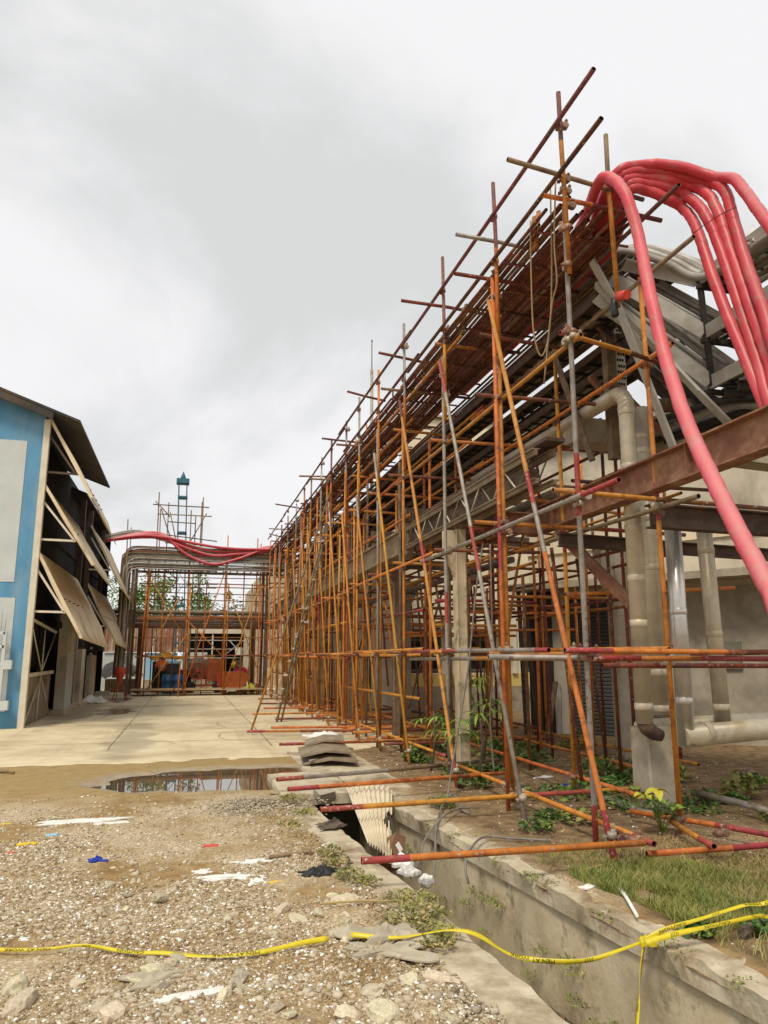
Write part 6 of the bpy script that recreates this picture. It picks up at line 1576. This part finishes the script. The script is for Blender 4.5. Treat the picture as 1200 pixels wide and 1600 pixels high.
# brick by the kerb
mb = MB(); p = g(507, 1245, .03); mb.obox(p, (.10, .05, .01), (-.03, .055, .03), (-.005, -.02, .045)); tag(mb.build('loose_brick', 'concrete', None, p), 'loose grey brick tipped on the kerb left of the corrugated sheet', 'brick')

# ------------------------------------------------------------------ caution tape
def glyphs(text, size):
    cu = bpy.data.curves.new('lettering', 'FONT'); cu.body = text; cu.size = size; cu.resolution_u = 2
    ob = bpy.data.objects.new('lettering', cu); C.objects.link(ob)
    me = ob.to_mesh(); V = [tuple(v.co) for v in me.vertices]; F = [tuple(p.vertices) for p in me.polygons]
    ob.to_mesh_clear(); bpy.data.objects.remove(ob); bpy.data.curves.remove(cu)
    w = max(v[0] for v in V); return V, F, w
GLY = [glyphs(t_, .036) for t_ in ('CAUTION', '/////', 'MEN AT WORK', '/////')]
def tape(label, P, tilt, w=.042, s0=.1, up_fix=None, gap=.16, seed=0):
    Q = spline(P, 10); N = len(Q)
    L = [0]
    for a, c in zip(Q[:-1], Q[1:]): L.append(L[-1] + (c - a).length)
    def frame(s_):
        s_ = min(max(s_, 0), L[-1] - 1e-4)
        i = max(0, min(N - 2, int(np.searchsorted(L, s_)) - 1)); f = (s_ - L[i]) / max(L[i + 1] - L[i], 1e-6)
        c = Q[i].lerp(Q[i + 1], f)
        t_ = (Q[min(i + 2, N - 1)] - Q[max(i - 1, 0)]).normalized()
        a = rad(tilt) + .7 * (float(vnoise(s_ * 2.3 + seed, seed)) - .5) * 2 + .35 * (float(vnoise(s_ * 9 + seed, 7.0)) - .5) * 2
        flat = t_.cross(Vector((0, 0, 1))).normalized(); flat = -flat if flat.y < 0 else flat
        v = flat.cross(t_); v = v if v.z > 0 else -v
        sd = flat * math.cos(a) + v * math.sin(a)
        ww = w * (1 - .6 * float(vnoise(s_ * 2.4 + seed * 3, 5.0)) ** 1.6)
        return c, t_, sd, ww
    t = thing('caution_tape', Q[0], label, 'tape')
    mb = MB(); n_ = int(L[-1] / .025)
    for i in range(n_ + 1):
        c, t_, sd, ww = frame(L[-1] * i / n_)
        nn = t_.cross(sd).normalized(); cup = .0012 * (float(vnoise(i * .23 + seed, 3.0)) - .5) * 2
        mb.pts([c - sd * ww / 2, c + nn * cup, c + sd * ww / 2])
    for i in range(n_):
        for q_ in range(2):
            a = i * 3 + q_; mb.face((a, a + 1, a + 4, a + 3), 0, True)
    o = mb.build('ribbon', 'tape_yellow', t)
    mod = o.modifiers.new('thick', 'SOLIDIFY'); mod.thickness = .0008; mod.offset = 0
    s_ = s0; k = seed % 4; mb = MB()
    while s_ < L[-1] - .3:
        V, F, wd = GLY[k % 4]
        if s_ + wd > L[-1]: break
        kk = len(mb.v)
        for (x, y, _z) in V:                                    # upside down, as it lies
            c, t_, sd, ww = frame(s_ + wd - x)
            nn = t_.cross(sd).normalized(); nn = nn if nn.dot(Vector((0, 0, 1.6)) - c) > 0 else -nn
            mb.v.append(tuple(c - sd * ((y - .012) * ww / w * 1.0) + nn * .003))
        for f in F: mb.face([kk + i for i in f])
        s_ += wd + gap; k += 1
    if mb.f: tag(mb.build('lettering', 'tape_ink', t), kind='stuff')
    return t
tape('yellow caution tape lying across the rubble on the left', [Vector((-3.4, 5.6, .06)), Vector((-2.2, 5.2, .06)), g(-60, 1493, 0.030), g(60, 1495, 0.030), g(130, 1491, 0.036), g(200, 1497, 0.030), g(255, 1502, 0.024), g(320, 1502, 0.018), g(400, 1498, 0.030), g(470, 1488, 0.036), g(512, 1481, 0.030)], 50, w=.034, s0=1.5, seed=2)
tape('yellow caution tape hanging across the drain to the knot', [g(548, 1475, .05), g(620, 1478, .04), g(700, 1470, .05), g(745, 1472, .05), at_y(800, 1492, 4.3), at_y(860, 1502, 4.2), at_y(920, 1500, 4.12), at_y(970, 1484, 4.1), at_y(1008, 1470, 4.12)], 60, w=.030, s0=.95, seed=6)
tape('upper yellow caution tape strand rising right from the knot', [at_z(1006, 1470, .06), at_z(1040, 1452, .12), at_z(1100, 1434, .17), at_z(1160, 1415, .22), at_z(1230, 1394, .28), Vector((5.2, 4.9, .38)), Vector((6.6, 5.0, .5))], 65, s0=.1, seed=4)
tape('lower yellow caution tape strand running right from the knot', [at_z(1008, 1472, .06), at_z(1060, 1458, .10), at_z(1120, 1445, .13), at_z(1180, 1432, .16), at_z(1240, 1420, .20), Vector((4.9, 4.4, .3)), Vector((6.2, 4.6, .4))], 40, w=.038, s0=.15, seed=7)
tape('yellow caution tape hanging from the knot down the drain wall', [at_y(1008, 1470, 4.12), at_y(1003, 1500, 4.05), at_y(999, 1545, 3.9), at_y(995, 1600, 3.75), at_y(990, 1660, 3.6)], 80, w=.042, s0=.1, seed=8)
kn = at_y(1008, 1470, 4.11); crumple('tape_knot', (kn.x, kn.y, kn.z - .02), .04, .03, .06, 'tape_yellow', 'knotted lump of yellow tape on the right drain kerb', 'tape', 15, 6)

# ------------------------------------------------------------------ stones: single lumps and the gravel between them
def stone_mesh(seed, sub=2):
    rg = np.random.RandomState(seed); bm = bmesh.new(); bmesh.ops.create_icosphere(bm, subdivisions=sub, radius=1)
    pl = rg.normal(size=(9, 3)); pl /= np.linalg.norm(pl, axis=1)[:, None]; of = rg.uniform(.5, .85, 9)
    for v in bm.verts:
        c = np.array(v.co)
        for p, o_ in zip(pl, of):
            d = c @ p
            if d > o_: c = c - p * (d - o_)
        v.co = Vector(c * np.array([1.0, .8, .55]) * (1 + .06 * rg.normal()))
    me = bpy.data.meshes.new('stone'); bm.to_mesh(me); bm.free(); me.materials.append(MATS['stone']); return me
STN = [stone_mesh(k) for k in range(10)]
spots = []
for (px, py, s_) in ((235, 1525, .10), (255, 1518, .07), (215, 1535, .06), (250, 1548, .06), (268, 1510, .06), (655, 1476, .075), (540, 1470, .06), (520, 1462, .06), (640, 1530, .07), (580, 1545, .09), (540, 1590, .09), (430, 1580, .06),
                   (690, 1530, .12), (350, 1560, .06), (120, 1540, .05), (30, 1570, .13), (20, 1548, .10), (175, 1590, .10), (150, 1575, .07), (620, 1242, .06), (440, 1425, .07), (470, 1440, .08), (500, 1432, .06), (540, 1410, .10), (250, 1400, .09), (230, 1198, .05), (520, 1400, .05),
                   (170, 1385, .06), (200, 1395, .07), (320, 1265, .08), (400, 1262, .06), (600, 1590, .10), (240, 1500, .05), (280, 1505, .055), (450, 1595, .05), (380, 1545, .05), (700, 1590, .06)):
    p = g(px, py); spots.append((p.x, p.y, s_))
while len(spots) < 170:
    y = 2.9 + 6.4 * R.random() ** 1.3; x = R.uniform(-.45 * y + .3, xl(y) - .25)
    if float(fbm(np.array([x]), np.array([y]), .9, 3)[0]) < .42: continue
    spots.append((x, y, R.uniform(.014, .036)))
for i, (x, y, s_) in enumerate(spots):
    o = placed('rubble_stone', STN[i % 10], (x, y, gh1(x, y) + s_ * .08), (R.uniform(-.4, .4), R.uniform(-.4, .4), R.uniform(0, 6.28)), (s_ * R.uniform(.8, 1.3), s_ * R.uniform(.7, 1.1), s_ * R.uniform(.6, 1.0)))
    tag(o, 'pale broken lump of concrete rubble lying on the stony ground', 'stone', 'rubble lumps on the stony ground')
rg = np.random.RandomState(5)
bm = bmesh.new(); bmesh.ops.create_icosphere(bm, subdivisions=1, radius=1)
IV = np.array([v.co[:] for v in bm.verts]); IF = np.array([[v.index for v in f.verts] for f in bm.faces]); bm.free()
def pebbles(name, x, y, s_, z, label, m_):
    n_ = len(x)
    J = IV[None] * (1 + .28 * rg.normal(size=(n_, len(IV), 1)).clip(-1.2, 1.2))
    a = rg.uniform(0, 6.28, n_); ca, sa = np.cos(a), np.sin(a)
    sx, sy, sz = s_ * rg.uniform(.7, 1.4, n_), s_ * rg.uniform(.6, 1.1, n_), s_ * rg.uniform(.4, .8, n_)
    V = J * np.stack([sx, sy, sz], -1)[:, None]
    X = V[..., 0] * ca[:, None] - V[..., 1] * sa[:, None] + x[:, None]; Y_ = V[..., 0] * sa[:, None] + V[..., 1] * ca[:, None] + y[:, None]
    Z = V[..., 2] + z[:, None]
    VV = np.stack([X, Y_, Z], -1).reshape(-1, 3); FF = (IF[None] + (np.arange(n_) * len(IV))[:, None, None]).reshape(-1, 3)
    me = bpy.data.meshes.new(name); me.vertices.add(len(VV)); me.vertices.foreach_set('co', VV.astype(np.float32).ravel())
    me.loops.add(FF.size); me.loops.foreach_set('vertex_index', FF.ravel().astype(np.int32))
    me.polygons.add(len(FF)); me.polygons.foreach_set('loop_start', np.arange(0, FF.size, 3, dtype=np.int32)); me.polygons.foreach_set('loop_total', np.full(len(FF), 3, np.int32))
    me.update(calc_edges=True); me.materials.append(MATS[m_])
    o = bpy.data.objects.new(name, me); C.objects.link(o); tag(o, label, 'gravel', None, 'stuff'); return o
_gm = mat('gravel', (0.36, 0.27, 0.15), (0.74, 0.65, 0.47), 22, 0.92, 0.2, c3=(0.50, 0.38, 0.20), s3=9, t3=(0.5, 0.6), detail=2)
n_, l_ = _gm.node_tree.nodes, _gm.node_tree.links                # every pebble its own tone
_g = n_.new('ShaderNodeNewGeometry'); _r = n_.new('ShaderNodeValToRGB')
for q_, (ps, cl) in enumerate(((0.0, (0.20, 0.135, 0.07)), (0.4, (0.40, 0.31, 0.185)), (0.8, (0.56, 0.47, 0.32)), (1.0, (0.63, 0.56, 0.43)))):
    el_ = _r.color_ramp.elements[q_ if q_ == 0 else 0] if q_ == 0 else _r.color_ramp.elements.new(ps)
    el_.position = ps; el_.color = (*cl, 1)
l_.new(_g.outputs['Random Per Island'], _r.inputs[0]); l_.new(_r.outputs[0], n_['Principled BSDF'].inputs['Base Color'])
n0 = 90000
gy_ = 2.6 + 7.2 * rg.rand(n0) ** 1.35; gx_ = rg.uniform(-.5, 1, n0); gx_ = -.42 * gy_ - .1 + (xl(gy_) - .3 + .42 * gy_ + .1) * (gx_ + .5) / 1.5
dn = fbm(gx_, gy_, .9, 3); keep = rg.rand(n0) < np.clip((dn - .47) * 8.0, .05, 1) * (1 - .93 * smooth(8.4, 9.6, gy_))
gx_, gy_ = gx_[keep][:36000], gy_[keep][:36000]
sz_ = .0028 + .009 * rg.rand(len(gx_)) ** 3.0 + .0006 * gy_
pebbles('gravel', gx_, gy_, sz_, gh(gx_, gy_) + sz_ * .15, 'grey and tan gravel strewn over the dirt left of the drain', 'gravel')
n1 = 5000
hx, hy = rg.uniform(2.9, 8, n1), rg.uniform(3.4, 13, n1)
hk = hx > xr(hy) + .35; hx, hy = hx[hk], hy[hk]
pebbles('gravel', hx, hy, .004 + .012 * rg.rand(len(hx)) ** 2.5, gh(hx, hy) + .001, 'scattered small stones on the soil under the scaffold', 'gravel')
nc = 5200                                                        # flat broken chips bedded in the dirt
cy_ = 2.7 + 6.4 * rg.rand(nc) ** 1.4; cx_ = -.42 * cy_ - .1 + (xl(cy_) - .25 + .42 * cy_ + .1) * rg.rand(nc)
ck = fbm(cx_ + 6, cy_, 1.3, 3) > .47; cx_, cy_ = cx_[ck], cy_[ck]
cs2 = .008 + .022 * rg.rand(len(cx_)) ** 2.2
chip = pebbles('gravel', cx_, cy_, cs2, gh(cx_, cy_) + cs2 * .02, 'pale flat rubble chips bedded in the dirt left of the drain', 'stone')
# gravel heap by the puddle edge
p = g(415, 1258); n2 = 1800
a = rg.normal(size=(n2, 2)) * np.array([.30, .28]); qx, qy = p.x - .1 + a[:, 0], p.y + a[:, 1]
pebbles('gravel', qx, qy, .008 + .014 * rg.rand(n2) ** 2, gh(qx, qy) + .05 * np.exp(-(a ** 2).sum(1) * 8) * rg.rand(n2), 'small heap of pale gravel at the near edge of the puddle', 'stone')

# ------------------------------------------------------------------ litter on the dirt
for k, (px, py, sx, sy, h, m_, lab, cat, rz) in enumerate((
    (125, 1285, .34, .07, .06, 'paper_white', 'long crumpled white rag near the puddle', 'rag', .05), (175, 1287, .14, .03, .03, 'paper_white', 'thin white scrap beside the long white rag', 'rag', .1),
    (153, 1346, .055, .035, .07, 'plastic_blue', 'bright blue plastic scrap on the dirt', 'plastic', .2), (80, 1305, .05, .03, .04, 'panel_blue', 'small grey blue scrap on the dirt', 'plastic', .5),
    (395, 1344, .13, .05, .03, 'paper_white', 'flat white sheet lying near the drain kerb', 'paper', .1), (360, 1370, .20, .06, .05, 'paper_white', 'crumpled white sack scrap left of the black plastic', 'paper', -.1), (400, 1380, .06, .05, .05, 'paper_white', 'small white crumple beside the yellow scrap', 'paper', .3), (315, 1358, .07, .06, .05, 'paper_white', 'white plastic bit west of the sack scrap', 'paper', .3),
    (40, 1318, .08, .03, .03, 'plastic_yellow', 'yellow plastic strip at the left edge', 'plastic', .1), (15, 1332, .05, .03, .02, 'plastic_red', 'faded red scrap at the left edge', 'plastic', 0), (432, 1380, .05, .02, .02, 'plastic_yellow', 'small yellow scrap near the black plastic', 'plastic', .1), (10, 1288, .04, .02, .02, 'plastic_yellow', 'tiny yellow scrap at the far left edge', 'plastic', .1),
    (280, 1458, .04, .025, .02, 'paper_white', 'white chip above the tape', 'paper', .2), (35, 1470, .03, .02, .02, 'paper_white', 'small white chip near the left end of the tape', 'paper', 0), (329, 1322, .05, .035, .02, 'plastic_red', 'orange red shard lying on the dirt', 'shard', 0),
    (497, 1364, .10, .08, .10, 'plastic_black', 'black plastic bag crumpled near the drain kerb', 'bag', .4), (518, 1292, .13, .09, .11, 'bark', 'brown dried lump of fibre on the kerb edge', 'lump', .1), (245, 1532, .13, .07, .06, 'cloth_grey', 'grey rag caught among the stones below the tape', 'rag', .3),
    (602, 1468, .19, .15, .14, 'cloth_grey', 'crumpled grey brown cloth by the tape near the drain', 'cloth', .2), (610, 1492, .17, .10, .08, 'cloth_grey', 'flat fold of grey cloth below the crumpled cloth', 'cloth', -.2), (275, 1565, .16, .03, .03, 'paper_white', 'twisted pale strip below the tape on the left', 'rag', .25), (370, 1535, .10, .03, .04, 'cloth_grey', 'grey strip standing near the tape', 'rag', 1.2),
    (920, 1388, .06, .03, .02, 'paper_white', 'white scrap on the grass left of the white stick', 'paper', .3), (1060, 1350, .10, .03, .02, 'paper_white', 'flat pale scrap before the leafy plant', 'paper', 0), (1165, 1358, .10, .03, .02, 'paper_white', 'pale scrap in the dry grass at the right edge', 'paper', .1), (883, 1225, .05, .04, .05, 'plastic_blue', 'blue plastic bit under the scaffold', 'plastic', .1), (730, 1160, .18, .06, .05, 'cloth_white', 'white litter heap behind the mossy column', 'litter', .1), (850, 1215, .12, .05, .04, 'paper_white', 'white scrap under the scaffold near the second upright', 'paper', .3))):
    p = g(px, py, .0); crumple('litter', (p.x, p.y, p.z - .004), sx, sy, h * .85, m_, lab, cat, 200 + k, 12, rz, thick=.004)
def stick(a, c, r_, m_, lab, name='stick', cat='stick'):
    mb = MB(); P = [a, a.lerp(c, .5) + Vector((0, 0, .01)), c]; mb.sweep(P, [r_, r_ * .9, r_ * .8], 7); tag(mb.build(name, m_, None, a), lab, cat)
stick(g(966, 1392, .03), g(996, 1440, .02), .013, 'paper_white', 'straight white plastic stick lying on the grass')
stick(g(1076, 1362, .03), g(1098, 1384, .03), .010, 'straw', 'short pale twig on the grass near the right edge')
stick(g(420, 1340, .02), g(490, 1336, .02), .016, 'tube_brown', 'grey brown stick lying beside the flat white sheet')
stick(g(500, 1421, .03), g(620, 1417, .03), .008, 'straw', 'long thin twig on the dirt near the drain')
stick(g(905, 1372, .03), g(955, 1358, .02), .012, 'straw', 'pale stick at the foot of the near brace')
stick(g(0, 1208, .02), g(22, 1210, .02), .02, 'tube_brown', 'dark stick at the left edge of the mud')
stick(at_z(900, 1232, .06), at_z(1050, 1285, .05), .045, 'tube_grey', 'grey pipe lying on the soil under the scaffold', 'ground_pipe', 'pipe')
stick(at_z(1090, 1240, .15), at_z(1230, 1275, .12), .04, 'tube_grey', 'grey pipe lying in the shade behind the pedestal', 'ground_pipe', 'pipe')
stick(g(1160, 1470, .04), g(1230, 1440, .05), .03, 'bark', 'dark branch at the right edge below the tape')

# ------------------------------------------------------------------ weeds, grass, plants
def blades(name, x, y, h, lean, w, label, m_, cat='grass', z=None):
    n_ = len(x); a = rg.uniform(0, 6.28, n_); z0 = gh(x, y) - .01 if z is None else z
    dx, dy = np.cos(a) * lean * h, np.sin(a) * lean * h; b_ = rg.uniform(0, 6.28, n_); wx, wy = np.cos(b_) * w, np.sin(b_) * w
    V = np.stack([np.stack([x - wx, y - wy, z0], -1), np.stack([x + wx, y + wy, z0], -1), np.stack([x + dx * .45 + wx * .7, y + dy * .45 + wy * .7, z0 + h * .62], -1), np.stack([x + dx * .45 - wx * .7, y + dy * .45 - wy * .7, z0 + h * .62], -1), np.stack([x + dx, y + dy, z0 + h], -1)], 1)
    V = V.reshape(-1, 3); k = np.arange(n_) * 5
    F = [(i, i + 1, i + 2, i + 3) for i in k] + [(i + 3, i + 2, i + 4) for i in k]
    me = bpy.data.meshes.new(name); me.from_pydata(V.tolist(), [], F); me.materials.append(MATS[m_])
    o = bpy.data.objects.new(name, me); C.objects.link(o); return tag(o, label, cat, None, 'stuff')
n_ = 30000
c0 = g(1015, 1405)
ang, q_ = rg.uniform(0, 6.28, n_), rg.rand(n_) ** .62 * (1 + .9 * (rg.rand(n_) < .22))
x_, y_ = c0.x + .15 + .80 * q_ * np.cos(ang), c0.y + .05 + .70 * q_ * np.sin(ang)
kp = (x_ > xr(y_) + .2 + .25 * (fbm(x_, y_, 2.5, 2) - .3)) & (fbm(x_ + 2, y_, 2.2, 3) > .38 + .12 * rg.rand(n_)) & (y_ < 6.3); x_, y_ = x_[kp], y_[kp]
blades('grass', x_, y_, rg.uniform(.03, .10, len(x_)), rg.uniform(.3, 1.1, len(x_)), .0032, 'green grass patch beside the right drain kerb', 'grass')
n_ = 9000
x_, y_ = rg.uniform(3.2, 5.6, n_), rg.uniform(3.2, 6.2, n_); kp = (fbm(x_ + 8, y_, 1.5, 3) > .47) & (x_ > xr(y_) + .5); x_, y_ = x_[kp], y_[kp]
blades('dry_grass', x_, y_, rg.uniform(.02, .07, len(x_)), rg.uniform(1.2, 3.5, len(x_)), .0030, 'dry straw coloured grass at the right edge', 'straw')
n_ = 3500
y_ = rg.uniform(3.0, 8.8, n_); x_ = xl(y_) - .35 - np.abs(rg.normal(size=n_)) * .22; kp = fbm(x_ + 4, y_, 1.6, 3) > .52; x_, y_ = x_[kp], y_[kp]
blades('dry_grass', x_, y_, rg.uniform(.02, .06, len(x_)), rg.uniform(1, 3, len(x_)), .003, 'dry grass litter along the left drain kerb', 'straw')
def weed(x, y, r_, h, n_, mats_, label, group, z=None, ls=.022, name='weed'):
    mb = MB(); z0 = gh1(x, y) if z is None else z
    for k in range(n_):
        a = R.uniform(0, 6.28); q = r_ * math.sqrt(R.random()); hh = h * R.uniform(.25, 1) * (1 - .5 * q / r_)
        p = Vector((x + math.cos(a) * q, y + math.sin(a) * q, z0 + hh)); s_ = ls * R.uniform(.6, 1.4)
        u = Vector((R.gauss(0, 1), R.gauss(0, 1), R.gauss(0, .5))).normalized() * s_; w_ = u.cross(Vector((R.gauss(0, .5), R.gauss(0, .5), 1))).normalized() * s_ * .55
        i = mb.pts([p - u, p - u * .1 + w_, p + u, p - u * .1 - w_]); mb.face((i, i + 1, i + 2, i + 3), R.choice((0, 0, 0, 1)))
        if k % 5 == 0:
            b_ = Vector((x + math.cos(a) * q * .3, y + math.sin(a) * q * .3, z0)); e_ = Vector((.002, 0, 0)); i = mb.pts([b_ - e_, b_ + e_, p + e_, p - e_]); mb.face((i, i + 1, i + 2, i + 3), 0)
    return tag(mb.build(name, mats_, None, (x, y, z0)), label, 'weed', group)
G1, G2 = ['grass', 'leaf_light'], ['leaf', 'leaf_light']
for (px, py, r_, h) in ((462, 1255, .16, .14), (478, 1270, .14, .10), (455, 1290, .12, .06), (520, 1335, .12, .12), (528, 1350, .13, .12), (550, 1372, .14, .10), (580, 1380, .10, .07), (630, 1408, .14, .12), (655, 1420, .15, .15), (680, 1432, .13, .12), (640, 1440, .14, .14), (660, 1452, .12, .10), (700, 1462, .10, .08), (690, 1478, .10, .10), (455, 1250, .1, .12)):
    p = g(px, py); weed(p.x - .02, p.y, r_, h * .8, 130, ['grass', 'straw'], 'small green weed tuft along the left drain kerb', 'weeds along the left drain kerb', ls=.016)
for (px, py, r_, h) in ((690, 1262, .16, .16), (860, 1280, .16, .12), (840, 1300, .18, .14), (1190, 1460, .12, .12), (1090, 1460, .1, .07)):
    p = g(px, py); weed(p.x, p.y, r_, h, 200, G2, 'green weed tuft on the soil by the right drain kerb', 'weeds by the right drain kerb', ls=.022)
for k in range(34):
    y = R.uniform(6.6, 13); x = R.uniform(3.5, 7.4); weed(x, y, R.uniform(.15, .4), R.uniform(.08, .35), 130, G2 if k % 3 else G1, 'low green weeds growing under the scaffold', 'weeds under the scaffold', ls=.04)
for k in range(10):
    y = R.uniform(5.8, 8.5); x = R.uniform(5.2, 7.5); weed(x, y, R.uniform(.15, .35), R.uniform(.08, .25), 150, G2, 'low weeds in the shade right of the pedestal column', 'weeds right of the pedestal', ls=.035)
for k in range(40):                                              # moss tufts on the drain wall
    y = R.uniform(3.3, 8.4); z = R.choice((R.uniform(-.75, -.45), R.uniform(-.75, -.3), -.02)); weed(xr(y) + (.0 if z < -.1 else .05), y, .10, .06, 60, G1, 'tuft of moss and weeds clinging to the right drain wall', 'tufts on the drain wall', z=z, ls=.012)
def leaf_mesh(L, W, m_, fold=.25):
    mb = MB(); n_ = 6; P = []
    for i in range(n_ + 1):
        t = i / n_; w_ = W * math.sin(math.pi * t ** .75) ** .9; z = .10 * L * math.sin(math.pi * t) - .22 * L * t * t
        P += [(-w_, L * t, z + fold * w_), (0, L * t, z), (w_, L * t, z + fold * w_)]
    mb.pts(P)
    for i in range(n_):
        for q in range(2): a = i * 3 + q; mb.face((a, a + 1, a + 4, a + 3), 0, True)
    return mb.mesh('leaf', m_)
LM = {(k, m_): leaf_mesh(L, W, m_) for k, (L, W) in (('broad', (.17, .055)), ('thin', (.26, .022))) for m_ in ('leaf', 'leaf_light', 'leaf_yellow')}
b0 = g(1035, 1303)
pl = thing('leafy_plant', b0, 'broad leaved young plant with yellow green top before the pedestal', 'plant')
mb = MB()
tips = []
for k in range(6):
    a = k * 1.05 + .4; q = R.uniform(.05, .2); h = (.16, .2, .30, .36, .42, .24)[k]
    e = b0 + Vector((math.cos(a) * q - .05 * (k in (3, 4)) * 2, math.sin(a) * q, h)); mb.sweep([b0, b0.lerp(e, .5) + Vector((0, 0, .04)), e], [.008, .006, .004], 6); tips.append(e)
mb.build('stem', 'leaf_light', pl)
for k, e in enumerate(tips):
    for q in range(4 if k < 5 else 3):
        placed('leaf', LM[('broad', 'leaf_yellow' if k in (3, 4) else ('leaf_light' if (k + q) % 2 else 'leaf'))], e, (R.uniform(-.5, .3), R.uniform(-.3, .3), q * 1.7 + k), R.uniform(.6, .95), pl)
def palmate(base, h, n_, label, seed, spread=.35):
    rg2 = random.Random(seed); t = thing('palmate_plant', base, label, 'plant'); mb = MB(); B = Vector(base)
    top = B + Vector((.05, 0, h)); mb.sweep([B, B.lerp(top, .5) + Vector((.05, 0, 0)), top], [.02, .016, .012], 7); mb.build('stem', 'bark', t)
    for k in range(n_):
        a = rg2.uniform(0, 6.28); f = rg2.uniform(.55, 1.0); s_ = B.lerp(top, f); e = s_ + Vector((math.cos(a) * spread * rg2.uniform(.5, 1), math.sin(a) * spread * rg2.uniform(.5, 1), rg2.uniform(0, .18)))
        mb = MB(); mb.sweep([s_, s_.lerp(e, .6) + Vector((0, 0, .05)), e], .005, 5); mb.build('stalk', 'leaf_light', t)
        for q in range(7):
            placed('leaf', LM[('thin', 'leaf_light' if rg2.random() < .6 else 'leaf')], e, (rg2.uniform(-.6, .1), 0, a - 1.57 + (q - 3) * .55), rg2.uniform(.7, 1.05), t)
palmate((3.75, 9.55, 0), .85, 9, 'palmate leaved plant sprouting at the foot of the mossy column', 4, .42)
palmate((4.25, 10.6, 0), 1.45, 8, 'taller palmate leaved plant just behind the mossy column', 9, .30)
palmate((3.45, 10.6, 0), .85, 7, 'spiky leaved plant left of the mossy column', 14, .25)
